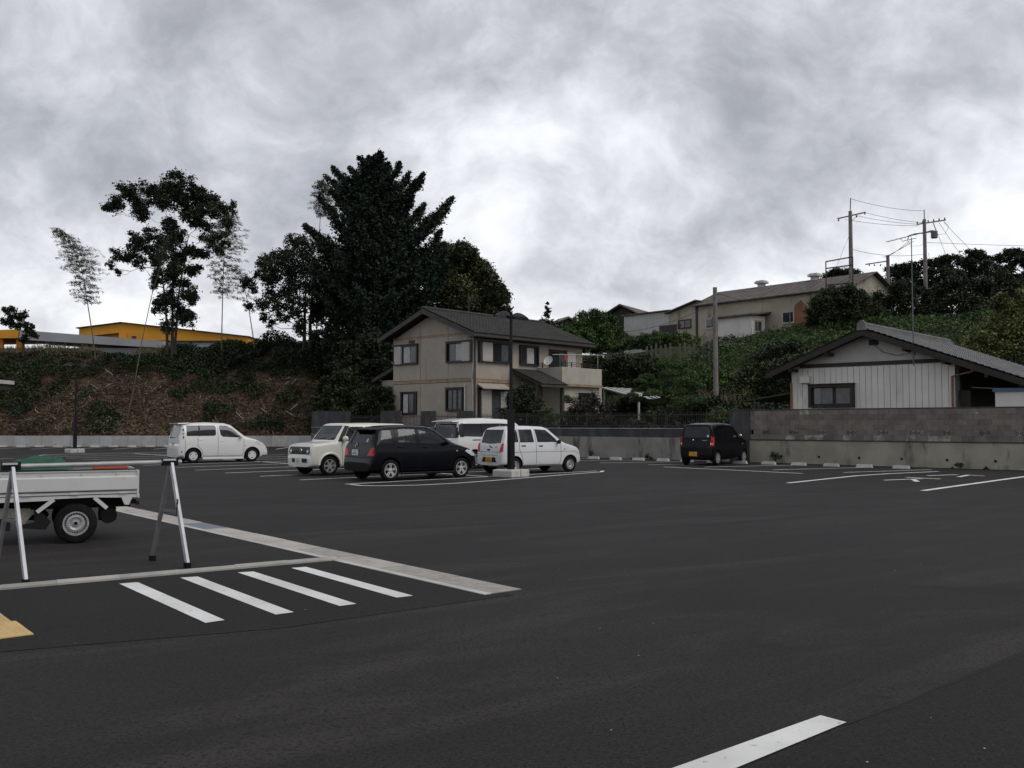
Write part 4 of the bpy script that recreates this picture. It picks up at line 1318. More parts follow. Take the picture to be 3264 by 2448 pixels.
for sy in (-1, 1):
    p, nn = c.hit('front', 1, sy * 0.53, 0.74)
    MB().lathe([(0.055, 0.0), (0.05, 0.02), (0.0, 0.028)], (p.x + 0.004, p.y, 0.74), 'x', 16, caps=False).build('headlight', 'lamp_clear', c.t, smooth=True)
    c.patch('air_intake', [(sy * 0.24 - 0.16, 0.40), (sy * 0.24 + 0.16, 0.40), (sy * 0.24 + 0.16, 0.52), (sy * 0.24 - 0.16, 0.52)] if sy < 0 else [(0.22, 0.40), (0.52, 0.40), (0.52, 0.53), (0.22, 0.53)], 'trim_black', 'front', 1, 0.006)
    c.patch('pillar_trim', [(1.63, 1.06), (1.755, 1.06), (1.755, 1.51), (1.63, 1.51)], 'paint_cream', 'side', sy, 0.004)
    c.patch('pillar_trim', [(2.61, 1.055), (2.80, 1.055), (2.47, 1.55), (2.30, 1.53), (2.37, 1.48), (2.51, 1.27)], 'trim_black', 'side', sy, 0.009)
    mb = MB(); pts = []
    for k in range(15):
        a = math.pi * (0.02 + 0.96 * k / 14)
        pts.append((2.43 + (0.305 + 0.085) * math.cos(a), sy * 0.826, 0.31 + 0.385 * math.sin(a)))
    mb.tube(pts, 0.038, 8); mb.build('wheel_arch_flare', 'paint_cream', c.t, smooth=True)
c.ring('front', 0.12, 0.775, 0.05, bars=[(-1.3, 0, 1.3, 0)])
c.gap([(2.62, 1.05), (2.66, 0.90), (2.62, 0.32)]); c.gap([(1.69, 1.55), (1.69, 0.32)]); c.gap([(1.0, 1.05), (1.0, 0.6), (1.1, 0.32)]); c.gap([(1.1, 0.30), (2.62, 0.30)])
c.strip('hood_gap', [(3.60, -0.70), (3.60, 0.70)], 0.012, 'gap', 'top')
for sy in (-1, 1): c.strip('door_moulding', [(1.15, 0.62), (2.5, 0.62)], 0.03, 'white_plain', 'side', sy, 0.012)
c.handle(1.82, 0.93, 'paint_cream'); c.mirror(2.58, 1.12, 'paint_cream', 1.2)
c.plate('front', -0.02, 0.46, 'plate_white', 'plate_ink', '530', '10-15')
for y in (-0.35, 0.25):
    MB().bar((2.20, y, 1.10), (2.15, y + 0.42, 1.17), 0.02, 0.02).build('wiper', 'trim_black', c.t)
MB().tube([(0.55, 0.0, 1.64), (0.25, 0.0, 1.80)], 0.006, 6).build('antenna', 'trim_black', c.t)

# ---- dark hatchback
c = Car('parked_car', 'dark navy hatchback with red tail lamps and five-spoke silver wheels', 'car', axle_loc(-1.02, 1.85), U - R(8), 1.695,
        [(0, 0.52), (0.02, 0.62), (0.045, 0.70), (0.07, 0.78), (0.12, 1.04), (0.28, 1.42), (0.35, 1.50), (0.8, 1.56), (1.4, 1.58), (2.0, 1.55), (2.24, 1.48), (2.86, 1.09), (2.96, 1.04), (3.44, 0.90), (3.62, 0.78), (3.74, 0.60), (3.80, 0.42)],
        [(0, 1.02), (3.80, 0.95)], 0.63, 3.10, 0.30, 'paint_navy', 'alloy5', zb=0.20, tumble=0.15, rf=0.5, rr=0.22, cab=(0.34, 2.86),
        side=[([(0.30, 1.08), (0.72, 1.07), (0.72, 1.44), (0.44, 1.44)], 'glass_dark'), ([(0.90, 1.07), (1.54, 1.06), (1.54, 1.47), (0.97, 1.47)], 'glass_tint'),
              ([(1.65, 1.06), (2.62, 1.03), (2.50, 1.16), (2.20, 1.39), (1.98, 1.47), (1.67, 1.475)], 'glass_clear')],
        front=([(-0.58, 1.12), (0.58, 1.12), (0.50, 1.44), (-0.50, 1.44)], 'glass_tint'), rear=([(-0.56, 1.06), (0.56, 1.06), (0.48, 1.42), (-0.48, 1.42)], 'glass_dark'))
for sy in (-1, 1):
    c.patch('taillight', [(0.04, 0.71), (0.13, 0.70), (0.30, 0.79), (0.46, 0.88), (0.60, 0.95), (0.40, 0.975), (0.22, 0.955), (0.10, 0.88)], 'lamp_red', 'side', sy, 0.010)
    c.patch('taillight', [(sy * 0.52, 0.71), (sy * 0.80, 0.71), (sy * 0.82, 0.84), (sy * 0.79, 0.94), (sy * 0.64, 0.92)], 'lamp_red', 'rear', 1, 0.010)
    c.patch('headlight', [(3.22, 0.80), (3.36, 0.88), (3.58, 0.76), (3.68, 0.64), (3.46, 0.66)], 'lamp_clear', 'side', sy, 0.008)
    c.patch('side_marker', [(2.90, 0.80), (2.95, 0.80), (2.95, 0.83), (2.90, 0.83)], 'lamp_clear', 'side', sy)
c.gap([(0.81, 1.46), (0.81, 0.82), (0.94, 0.62), (1.01, 0.30)], 'gap_dark'); c.gap([(1.59, 1.46), (1.61, 0.28)], 'gap_dark'); c.gap([(2.76, 1.0), (2.76, 0.50), (2.69, 0.28)], 'gap_dark')
c.handle(0.96, 0.95, 'paint_navy'); c.handle(1.81, 0.93, 'paint_navy'); c.mirror(2.50, 1.04, 'paint_navy', 0.95)
c.plate('rear', 0.18, 0.79, 'plate_white', 'plate_ink', '501', '44-37')
c.badge('rear', -0.36, 0.76, 'verisa', 0.055); c.ring('rear', 0.18, 1.0, 0.055, bars=[(-0.75, 0.55, -0.35, 0.1), (-0.35, 0.1, 0.35, 0.1), (0.35, 0.1, 0.75, 0.55)])
c.strip('bumper_gap', [(-0.72, 0.665), (0.72, 0.665)], 0.014, 'gap_dark', 'rear', 1)
mb = MB(); mb.hexa([(-0.51, -0.52, 1.43), (-0.20, -0.56, 1.445), (-0.20, 0.56, 1.445), (-0.51, 0.52, 1.43)], [(-0.53, -0.50, 1.457), (-0.06, -0.50, 1.50), (-0.06, 0.50, 1.50), (-0.53, 0.50, 1.457)])
mb.build('spoiler', 'paint_navy', c.t, bevel=0.01)
c.patch('window_sticker', [(-0.37, 1.10), (-0.30, 1.10), (-0.32, 1.19), (-0.35, 1.19)], 'sticker', 'rear', 1, 0.004)
MB().box(0.35, 2.25, -0.845, -0.80, 0.16, 0.23).build('side_skirt', 'paint_navy', c.t, bevel=0.02)
MB().box(0.30, 0.40, -0.55, -0.15, 1.05, 1.16).build('parcel', 'interior_light', c.t)

# ---- white minivan behind
c = Car('parked_car', 'white minivan with roof spoiler and dark wraparound glass behind the small cars', 'car', axle_loc(-4.50, 8.65), U - R(6), 1.72,
        [(0, 0.52), (0.02, 0.80), (0.05, 0.98), (0.09, 1.05), (0.20, 1.62), (0.27, 1.74), (0.6, 1.80), (1.5, 1.83), (2.6, 1.79), (2.95, 1.72), (3.75, 1.20), (3.9, 1.12), (4.35, 0.98), (4.52, 0.80), (4.60, 0.5)],
        [(0, 1.10), (4.6, 1.02)], 0.85, 3.65, 0.32, 'paint_white', 'alloy_multi', zb=0.20, tumble=0.14, rf=0.4, cab=(0.35, 3.7), tw=0.2,
        side=[([(0.36, 1.16), (1.24, 1.14), (1.24, 1.62), (0.42, 1.62)], 'glass_dark'), ([(1.28, 1.14), (2.12, 1.13), (2.12, 1.63), (1.28, 1.625)], 'glass_dark'),
              ([(2.20, 1.13), (3.36, 1.11), (3.20, 1.28), (2.90, 1.50), (2.70, 1.60), (2.20, 1.63)], 'glass_tint')],
        front=([(-0.62, 1.22), (0.62, 1.22), (0.55, 1.64), (-0.55, 1.64)], 'glass_tint'), rear=([(-0.66, 1.10), (0.66, 1.10), (0.60, 1.62), (-0.60, 1.62)], 'glass_dark'))
for sy in (-1, 1):
    c.strip('door_rail', [(0.75, 1.03), (1.45, 1.03)], 0.035, 'trim_black', 'side', sy, 0.006)
    c.patch('pillar_trim', [(0.13, 1.14), (0.358, 1.14), (0.418, 1.63), (0.24, 1.62)], 'trim_black', 'side', sy, 0.008)
    c.patch('pillar_trim', [(sy * 0.66, 1.10), (sy * 0.80, 1.12), (sy * 0.72, 1.62), (sy * 0.60, 1.62)], 'trim_black', 'rear', 1, 0.006)
    c.patch('pillar_trim', [(1.238, 1.14), (1.282, 1.14), (1.282, 1.625), (1.238, 1.62)], 'trim_black', 'side', sy, 0.006)
    c.patch('pillar_trim', [(2.125, 1.13), (2.195, 1.13), (2.195, 1.63), (2.125, 1.63)], 'trim_black', 'side', sy, 0.004)
c.gap([(1.45, 1.1), (1.45, 0.35)]); c.gap([(2.16, 1.1), (2.16, 0.32)]); c.gap([(3.35, 1.05), (3.3, 0.4)])
c.handle(1.58, 0.98, 'paint_white'); c.handle(2.30, 0.98, 'paint_white'); c.mirror(3.25, 1.12, 'paint_white')
mb = MB(); mb.hexa([(-0.84, -0.64, 1.67), (-0.50, -0.66, 1.69), (-0.50, 0.66, 1.69), (-0.84, 0.64, 1.67)], [(-0.87, -0.62, 1.705), (-0.30, -0.60, 1.77), (-0.30, 0.60, 1.77), (-0.87, 0.62, 1.705)])
mb.build('spoiler', 'paint_white', c.t, bevel=0.014)
c.strip('garnish', [(-0.5, 1.04), (0.5, 1.04)], 0.05, 'chrome', 'rear', 1, 0.015)
c.patch('window_sticker', [(-0.50, 1.14), (-0.42, 1.14), (-0.42, 1.24), (-0.50, 1.24)], 'sticker_green', 'rear', 1, 0.004)
c.plate('rear', 0, 0.82, 'plate_white', 'plate_ink', '300', '55-08')

# ---- small white hatchback at the lamp post
c = Car('parked_car', 'small white hatchback with yellow plate parked behind the near lamp post', 'car', (-0.33, 30.75, 0), R(37), 1.475,
        [(0, 0.42), (0.012, 0.66), (0.03, 0.76), (0.055, 0.90), (0.12, 1.12), (0.22, 1.42), (0.29, 1.49), (0.6, 1.53), (1.2, 1.55), (1.85, 1.525), (2.02, 1.47), (2.55, 1.06), (2.64, 1.0), (3.10, 0.88), (3.26, 0.77), (3.36, 0.60), (3.395, 0.42)],
        [(0, 0.98), (3.395, 0.94)], 0.52, 2.83, 0.262, 'paint_white2', 'steel', zb=0.21, tumble=0.12, rf=0.35, cab=(0.26, 2.55), tw=0.155, roundness=0.08,
        side=[([(0.29, 1.02), (0.66, 1.02), (0.66, 1.42), (0.42, 1.42)], 'glass_clear'), ([(0.73, 1.01), (1.30, 1.01), (1.27, 1.43), (0.73, 1.43)], 'glass_clear'),
              ([(1.44, 1.01), (2.30, 1.01), (2.22, 1.12), (1.98, 1.32), (1.86, 1.41), (1.40, 1.435)], 'glass_clear')],
        front=([(-0.54, 1.06), (0.54, 1.06), (0.47, 1.43), (-0.47, 1.43)], 'glass_clear'), rear=([(-0.53, 1.0), (0.0, 0.96), (0.53, 1.0), (0.50, 1.42), (-0.50, 1.42)], 'glass_clear'))
for sy in (-1, 1):
    c.patch('taillight', [(0.02, 0.72), (0.16, 0.72), (0.20, 0.98), (0.09, 0.98)], 'lamp_red', 'side', sy, 0.010)
    c.patch('taillight', [(sy * 0.54, 0.72), (sy * 0.70, 0.72), (sy * 0.69, 0.98), (sy * 0.60, 0.98)], 'lamp_red', 'rear', 1, 0.010)
    c.patch('headlight', [(2.98, 0.72), (3.12, 0.82), (3.28, 0.70), (3.30, 0.60), (3.10, 0.62)], 'lamp_clear', 'side', sy, 0.008)
    c.patch('side_marker', [(2.56, 0.76), (2.60, 0.76), (2.60, 0.80), (2.56, 0.80)], 'orange_plastic', 'side', sy)
    c.strip('side_crease', [(0.25, 0.70), (3.0, 0.70)], 0.012, 'gap', 'side', sy, 0.003)
    c.patch('pillar_trim', [(0.20, 1.02), (0.285, 1.02), (0.415, 1.43), (0.33, 1.43)], 'trim_black', 'side', sy, 0.004)
c.gap([(0.695, 1.46), (0.695, 0.78), (0.80, 0.55), (0.86, 0.28)]); c.gap([(1.37, 1.46), (1.39, 0.28)]); c.gap([(2.42, 1.0), (2.42, 0.45), (2.36, 0.28)]); c.gap([(0.86, 0.275), (2.36, 0.275)])
c.handle(0.86, 0.90, 'trim_black'); c.handle(1.57, 0.89, 'trim_black'); c.mirror(2.28, 1.0, 'trim_black', 0.85)
c.patch('bumper_recess', [(-0.40, 0.38), (0.40, 0.38), (0.33, 0.54), (-0.33, 0.54)], 'trim_black', 'rear', 1, 0.004)
c.plate('rear', 0.0, 0.455, 'plate_yellow', 'plate_ink_black', '480', '48-62')
c.strip('hatch_gap', [(-0.46, 0.75), (-0.42, 0.60), (0.42, 0.60), (0.46, 0.75)], 0.012, 'gap', 'rear', 1)
c.strip('bumper_gap', [(-0.68, 0.705), (0.68, 0.705)], 0.012, 'gap', 'rear', 1)
c.badge('rear', -0.34, 0.87, 'PLEO', 0.055, 'grey_metal')
p, nn = c.hit('rear', 1, 0.05, 0.77); MB().box(p.x - 0.025, p.x + 0.01, -0.02, 0.12, 0.75, 0.80).build('hatch_handle', 'trim_black', c.t, bevel=0.008)
MB().bar((-0.52 + 0.03, 0.02, 0.90), (-0.52 + 0.02, -0.14, 0.84), 0.02, 0.02).build('wiper', 'trim_black', c.t)
MB().box(0.05, 0.15, -0.12, 0.10, 1.02, 1.22).build('seat_cover', 'white_plain', c.t, bevel=0.03)

# ---- dark tall wagon at the wall
c = Car('parked_car', 'black tall wagon with yellow plate parked nose-in at the block wall', 'car', (7.42, 37.02, 0), R(52), 1.475,
        [(0, 0.40), (0.012, 0.70), (0.03, 0.95), (0.07, 1.15), (0.13, 1.50), (0.19, 1.59), (0.6, 1.645), (1.2, 1.66), (1.95, 1.625), (2.10, 1.575), (2.62, 1.16), (2.70, 1.10), (3.12, 0.97), (3.28, 0.86), (3.37, 0.66), (3.395, 0.42)],
        [(0, 1.08), (3.395, 1.02)], 0.44, 2.84, 0.275, 'paint_black', 'alloy_multi', zb=0.19, tumble=0.10, rf=0.3, cab=(0.24, 2.6), tw=0.16, roundness=0.08,
        side=[([(0.26, 1.12), (0.62, 1.12), (0.62, 1.52), (0.34, 1.52)], 'glass_dark'), ([(0.68, 1.11), (1.28, 1.11), (1.26, 1.53), (0.68, 1.53)], 'glass_dark'), ([(1.36, 1.10), (2.34, 1.09), (2.22, 1.22), (1.98, 1.42), (1.86, 1.50), (1.36, 1.53)], 'glass_tint')],
        front=([(-0.55, 1.16), (0.55, 1.16), (0.48, 1.53), (-0.48, 1.53)], 'glass_tint'), rear=([(-0.56, 1.08), (0.56, 1.08), (0.52, 1.50), (-0.52, 1.50)], 'glass_dark'))
for sy in (-1, 1):
    c.patch('taillight', [(0.02, 0.74), (0.10, 0.74), (0.14, 1.12), (0.07, 1.12)], 'lamp_red_bright', 'side', sy, 0.010)
    c.patch('taillight', [(sy * 0.60, 0.74), (sy * 0.71, 0.74), (sy * 0.70, 1.12), (sy * 0.63, 1.12)], 'lamp_red_bright', 'rear', 1, 0.010)
    c.patch('taillight_lens', [(sy * 0.61, 0.80), (sy * 0.70, 0.80), (sy * 0.70, 0.88), (sy * 0.61, 0.88)], 'lamp_clear', 'rear', 1, 0.014)
    c.patch('side_marker', [(2.66, 0.80), (2.70, 0.80), (2.70, 0.83), (2.66, 0.83)], 'lamp_clear', 'side', sy)
c.gap([(0.65, 1.55), (0.65, 0.8), (0.78, 0.55), (0.84, 0.28)], 'gap_dark'); c.gap([(1.32, 1.55), (1.32, 0.28)], 'gap_dark')
c.handle(0.82, 0.98, 'paint_black'); c.handle(1.50, 0.98, 'paint_black'); c.mirror(2.30, 1.12, 'chrome', 0.8)
c.plate('rear', 0.12, 0.44, 'plate_yellow', 'plate_ink_black', '580', '12-44')
p, nn = c.hit('rear', 1, 0.12, 0.98); MB().lathe([(0.035, 0), (0.03, -0.02), (0.0, -0.022)], (p.x, 0.12, 0.98), 'x', 12, caps=False).build('emblem', 'chrome', c.t)
c.badge('rear', -0.36, 0.97, 'WAGON R', 0.05)
c.patch('window_sticker', [(-0.52, 1.10), (-0.45, 1.10), (-0.45, 1.18), (-0.52, 1.18)], 'sticker', 'rear', 1, 0.004)
c.strip('bumper_gap', [(-0.66, 0.62), (0.66, 0.62)], 0.014, 'gap_dark', 'rear', 1)

# ================================================================== kei truck
# local x points to the front of the truck; origin under the rear axle
tk = thing('pickup_truck', 'white flatbed mini truck standing behind the barricade at the left', 'truck', (-6.17, 13.32, 0), R(180 + 27), None)
r = 0.268
for x in (0, 1.9):
    for sy in (-1, 1):
        add_wheel(tk, 'steel', r, 0.15, x, -sy * 0.63, -sy)
bed = MB(); bed.box(-0.78, 1.18, -0.70, 0.70, 0.63, 0.665).build('bed_floor', 'paint_truck', tk)
for sy in (-1, 1):
    y0 = sy * 0.705
    mb = MB().prism([(y0, 0.655), (y0 + sy * 0.022, 0.655), (y0 + sy * 0.022, 0.70), (y0 + sy * 0.030, 0.712), (y0 + sy * 0.030, 0.875), (y0 + sy * 0.012, 0.895), (y0 + sy * 0.012, 0.955), (y0 + sy * 0.026, 0.958), (y0 + sy * 0.026, 0.975), (y0, 0.975)], -0.76, 1.17, 'x')
    g = mb.build('side_gate', 'paint_truck', tk)
    MB().box(-0.755, 1.165, y0 + sy * 0.002, y0 + sy * 0.0335, 0.692, 0.700).build('gate_groove', 'gap_dark', g)
    MB().box(-0.755, 1.165, y0 + sy * 0.002, y0 + sy * 0.0270, 0.648, 0.655).build('gate_seam', 'gap_dark', g)
    for x in (-0.58, 0.02, 0.60):
        MB().box(x - 0.05, x + 0.05, y0 + sy * 0.018, y0 + sy * 0.045, 0.655, 0.672).build('hinge', 'paint_truck', tk)
    for x in (-0.50, -0.06, 0.42, 0.90):
        MB().box(x - 0.005, x + 0.005, y0 + sy * 0.012, y0 + sy * 0.030, 0.915, 0.950).build('rope_hook', 'paint_truck', tk)
    # lower sill below the gate, cut out over the wheel
    mb = MB().prism([(-0.79, 0.645), (1.17, 0.645), (1.17, 0.575), (0.34, 0.585), (0.28, 0.605), (-0.20, 0.612), (-0.50, 0.600), (-0.56, 0.600), (-0.60, 0.50), (-0.655, 0.495), (-0.70, 0.60), (-0.79, 0.585)], y0 - sy * 0.01, y0 + sy * 0.020, 'y')
    mb.build('bed_sill', 'paint_truck', tk)
    MB().bar((0.27, y0 + sy * 0.005, 0.60), (0.47, y0 + sy * 0.005, 0.44), 0.05, 0.035, (0, 1, 0)).build('mudguard_stay', 'paint_truck', tk)
    MB().bar((-0.22, y0 + sy * 0.005, 0.61), (-0.38, y0 + sy * 0.005, 0.46), 0.05, 0.030, (0, 1, 0)).build('mudguard_stay', 'paint_truck', tk)
    MB().box(-0.775, -0.755, y0 - sy * 0.02, y0 + sy * 0.032, 0.60, 0.965).build('corner_post', 'paint_truck', tk)
    mb = MB().prism([(0.40, 0.42), (0.50, 0.46), (0.50, 0.30), (0.66, 0.27), (0.66, 0.23), (0.36, 0.20), (0.30, 0.30)], sy * 0.60, sy * 0.67, 'y'); mb.build('mud_flap', 'trim_black', tk)
MB().box(-0.785, -0.762, -0.70, 0.70, 0.655, 0.965).build('tailgate', 'paint_truck', tk)
for x0, x1 in ((-0.75, 1.17),):
    MB().box(x0, x1, 0.655, 0.735, 0.976, 0.990).build('bed_shade_strip', 'trim_black', tk); MB().box(x0, x1, -0.735, -0.655, 0.976, 0.990).build('bed_shade_strip', 'trim_black', tk)  # black strips above the gates, standing in for the shaded bed interior
for y in (-0.38, 0.38):
    MB().box(-0.70, 2.4, y - 0.03, y + 0.03, 0.45, 0.56).build('chassis_rail', 'gap_dark', tk)
MB().box(-0.36, 0.36, -0.56, 0.56, 0.50, 0.62).build('wheel_house', 'gap_dark', tk)
MB().prism([(0.55, 0.48), (1.25, 0.50), (1.25, 0.36), (0.74, 0.36), (0.70, 0.22), (0.63, 0.215), (0.60, 0.30), (0.52, 0.40)], 0.50, 0.56, 'y').build('rocker_bracket', 'truck_frame', tk)
MB().lathe([(0.105, -0.14), (0.115, -0.10), (0.115, 0.30), (0.105, 0.34)], (-0.42, 0.12, 0.34), 'y', 18).build('muffler', 'trim_black', tk, smooth=True)
MB().box(-0.52, -0.30, 0.28, 0.40, 0.27, 0.44).build('spare_bracket', 'trim_black', tk)
MB().box(-0.765, -0.70, 0.50, 0.60, 0.50, 0.56).build('hitch', 'trim_black', tk)
MB().box(-0.79, -0.745, 0.615, 0.70, 0.49, 0.545).build('tail_lamp', 'trim_black', tk)
MB().box(0.78, 1.15, 0.42, 0.62, 0.20, 0.36).build('fuel_tank', 'trim_black', tk)
# axle
MB().tube([(0, -0.6, r), (0, 0.6, r)], 0.04, 8).build('axle', 'trim_black', tk)
# cab, beyond the left edge of the view
cb = MB().prism([(1.22, 0.42), (2.42, 0.42), (2.48, 0.60), (2.44, 0.98), (2.02, 1.70), (1.90, 1.75), (1.30, 1.75), (1.22, 1.70)], -0.72, 0.72, 'y').build('cab', 'paint_truck', tk, bevel=0.04)
for sy in (-1, 1):
    MB().prism([(1.32, 1.10), (2.18, 1.10), (1.94, 1.58), (1.34, 1.60)], sy * 0.70, sy * 0.728, 'y').build('window', 'window_glass', tk)
MB().hexa([(2.37, -0.6, 1.05), (2.40, -0.6, 1.05), (2.40, 0.6, 1.05), (2.37, 0.6, 1.05)], [(2.05, -0.55, 1.60), (2.08, -0.55, 1.61), (2.08, 0.55, 1.61), (2.05, 0.55, 1.60)]).build('windshield', 'window_glass', tk)
# load: green tarpaulin and an orange bar, things of their own
tp = MB(); n, m = 30, 14; vs = []
for i in range(n):
    for j in range(m):
        x = 0.02 + i / (n - 1) * 1.15; y = -0.60 + j / (m - 1) * 1.22
        e = min(i, n - 1 - i, 6) / 6 * min(j, m - 1 - j, 3) / 3
        q_ = abs(math.sin(x * 5.1 + y * 2.3)) + 0.6 * abs(math.sin(x * 9.7 - y * 5.1 + 1.3)) + 0.35 * abs(math.sin(x * 19 + y * 13))
        z = 0.965 + min(1, e * 1.6) * (0.02 + 0.055 * q_ * (1.0 if x < 0.75 else 0.55) + 0.05 * math.sin(x * 3.4))
        vs.append((x, y, max(z, 0.972) + 0.02))
tp.add(vs, [(i * m + j, i * m + j + 1, (i + 1) * m + j + 1, (i + 1) * m + j) for i in range(n - 1) for j in range(m - 1)])
tp.box(0.10, 1.1, -0.55, 0.57, 0.70, 0.985)
o = tp.build('tarpaulin', 'tarp_green', None, smooth=True, loc=tk.location[:], rz=R(207)); tag(o, 'crumpled green tarpaulin heaped on the mini truck bed', 'tarpaulin')
o = MB().box(-0.64, -0.20, 0.55, 0.645, 0.667, 1.035).build('orange_crate', 'orange_plastic', None, loc=tk.location[:], rz=R(207), bevel=0.012)
tag(o, 'orange plastic crate edge showing above the mini truck side', 'crate')

# ================================================================== BUILDINGS
def gmap(a, d, z): return (a, -d, z)          # wall facing local -y
def smap(a, d, z): return (d, a, z)           # wall facing local +x


def mbox(mb, mp, a0, a1, d0, d1, z0, z1):
    p, q = mp(a0, d0, z0), mp(a1, d1, z1)
    return mb.box(p[0], q[0], p[1], q[1], p[2], q[2])


def window(parent, mp, a0, a1, z0, z1, panes, out=0.10, shutter=None, off=(0, 0, 0), frame='window_frame', fw=0.10, hood=True, base=0.0, name='window'):
    """panes: list of (a0, a1, material); shutter: (a0, a1)"""
    O = (0, 0, 0)
    fr = MB(off)
    mbox(fr, mp, a0, a1, base, base + out, z0, z0 + fw); mbox(fr, mp, a0, a1, base, base + out, z1 - fw, z1)
    mbox(fr, mp, a0, a0 + fw, base, base + out, z0 + fw, z1 - fw); mbox(fr, mp, a1 - fw, a1, base, base + out, z0 + fw, z1 - fw)
    if hood: mbox(fr, mp, a0 - 0.03, a1 + 0.03, base, base + out + 0.05, z1, z1 + 0.03)
    w = fr.build(name, frame, parent)
    mb = MB(off); mbox(mb, mp, a0 + 0.01, a1 - 0.01, base + 0.001, base + 0.02, z0 + 0.01, z1 - 0.01); mb.build('window_back', frame, w)
    for k, (p0, p1, mat) in enumerate(panes):
        mb = MB(off); mbox(mb, mp, p0, p1, base + 0.021, base + 0.045 + 0.012 * (k % 2), z0 + fw + 0.03, z1 - fw - 0.03); mb.build('pane', mat, w)
    if shutter:
        mb = MB(off)
        mbox(mb, mp, shutter[0], shutter[1], base + 0.021, base + out - 0.01, z0 + fw * 0.6, z1 - fw * 0.6)
        n = int((z1 - z0 - 0.1) / 0.06)
        for i in range(n):
            zz = z0 + 0.06 + i * 0.06
            mbox(mb, mp, shutter[0] + 0.02, shutter[1] - 0.02, base + out - 0.0101, base + out + 0.006, zz, zz + 0.035)
        mb.build('shutter', 'shutter', w)
    return w


def tiled_slope(name, parent, p00, p10, p01, mat, pitch=0.27, row=0.28, amp=0.03, off=(0, 0, 0)):
    """wavy tiles: p00->p10 along the ridge direction (eave), p01 the ridge end above p00"""
    p00, p10, p01 = Vector(p00), Vector(p10), Vector(p01)
    e = p10 - p00; s = p01 - p00; nn = e.cross(s).normalized()
    if nn.z < 0: nn = -nn
    nc = max(2, int(e.length / pitch) * 5); nr = max(1, int(s.length / row))
    vs = []; fs = []
    for r_ in range(nr):
        for k in (0, 1):
            t = (r_ + k) / nr
            for c_ in range(nc + 1):
                u = c_ / nc
                ph = 2 * math.pi * u * int(e.length / pitch)
                h = amp * (0.5 + 0.5 * math.cos(ph)) + (0.03 if k == 0 else 0.0)
                vs.append(tuple(p00 + e * u + s * t + nn * h))
    W_ = nc + 1
    for i in range(2 * nr - 1):
        for c_ in range(nc):
            a = i * W_ + c_; fs.append((a, a + 1, a + W_ + 1, a + W_))
    # front lip
    n0 = len(vs)
    vs += [tuple(Vector(vs[c_]) - nn * 0.05) for c_ in range(W_)]
    fs += [(c_, n0 + c_, n0 + c_ + 1, c_ + 1) for c_ in range(nc)]
    mb = MB(off); mb.add(vs, fs)
    o = mb.build(name, mat, parent, smooth=False); o['kind'] = 'stuff'
    return o


# ------------------------------------------------------------------ two-storey house
HB = 1.0
hs = thing('two_storey_house', 'beige two-storey house with dark gabled roof and dark window frames behind the fence', 'house', (-2.16, 55.0, HB), ROT)
OF = (0, 0, -HB)
L_ = 10.1
mb = MB(OF)
mb.prism([(-7.36, 1.0), (0, 1.0), (0, 6.95), (-3.7, 8.36), (-7.36, 6.95)], 0.0, L_, 'y')
mb.build('walls', 'stucco', hs)
# roof slabs
ap, ev = (-3.75, 8.62), 6.82
for sx in (-1, 1):
    xe = 0.62 if sx > 0 else -7.98
    mb = MB(OF)
    ze = 6.90 if sx > 0 else 7.03
    mb.prism([(ap[0], ap[1] - 0.16), (xe, ze - 0.16), (xe, ze), (ap[0], ap[1])] if sx > 0 else [(xe, ze - 0.16), (ap[0], ap[1] - 0.16), (ap[0], ap[1]), (xe, ze)], -0.75, L_ + 0.5, 'y')
    rf = mb.build('roof_slab', 'dark_wood', hs)
    if sx > 0: tiled_slope('roof_tiles', hs, (xe + 0.03, -0.77, ze + 0.005), (xe + 0.03, L_ + 0.52, ze + 0.005), (ap[0], -0.77, ap[1] + 0.012), 'roof_tile', off=OF)
    else: tiled_slope('roof_tiles', hs, (xe - 0.03, L_ + 0.52, ze + 0.005), (xe - 0.03, -0.77, ze + 0.005), (ap[0], L_ + 0.52, ap[1] + 0.012), 'roof_tile', off=OF)
    mb = MB(OF); mb.prism([(ap[0], ap[1] - 0.30), (xe, ze - 0.30), (xe, ze - 0.01), (ap[0], ap[1] - 0.01)] if sx > 0 else [(xe, ze - 0.30), (ap[0], ap[1] - 0.30), (ap[0], ap[1] - 0.01), (xe, ze - 0.01)], -0.80, -0.753, 'y')
    mb.build('barge_board', 'fascia', hs)
mb = MB(OF); mb.tube([(ap[0], -0.78, ap[1] + 0.06), (ap[0], L_ + 0.52, ap[1] + 0.06)], 0.10, 8); mb.build('ridge', 'roof_tile', hs)
mb = MB(OF); mb.box(0.60, 0.74, -0.78, L_ + 0.5, 6.68, 6.80); mb.build('gutter', 'fascia', hs)
mb = MB(OF); mb.box(0.005, 0.60, -0.7, L_ + 0.4, 6.64, 6.665); mb.build('soffit', 'dark_wood', hs)
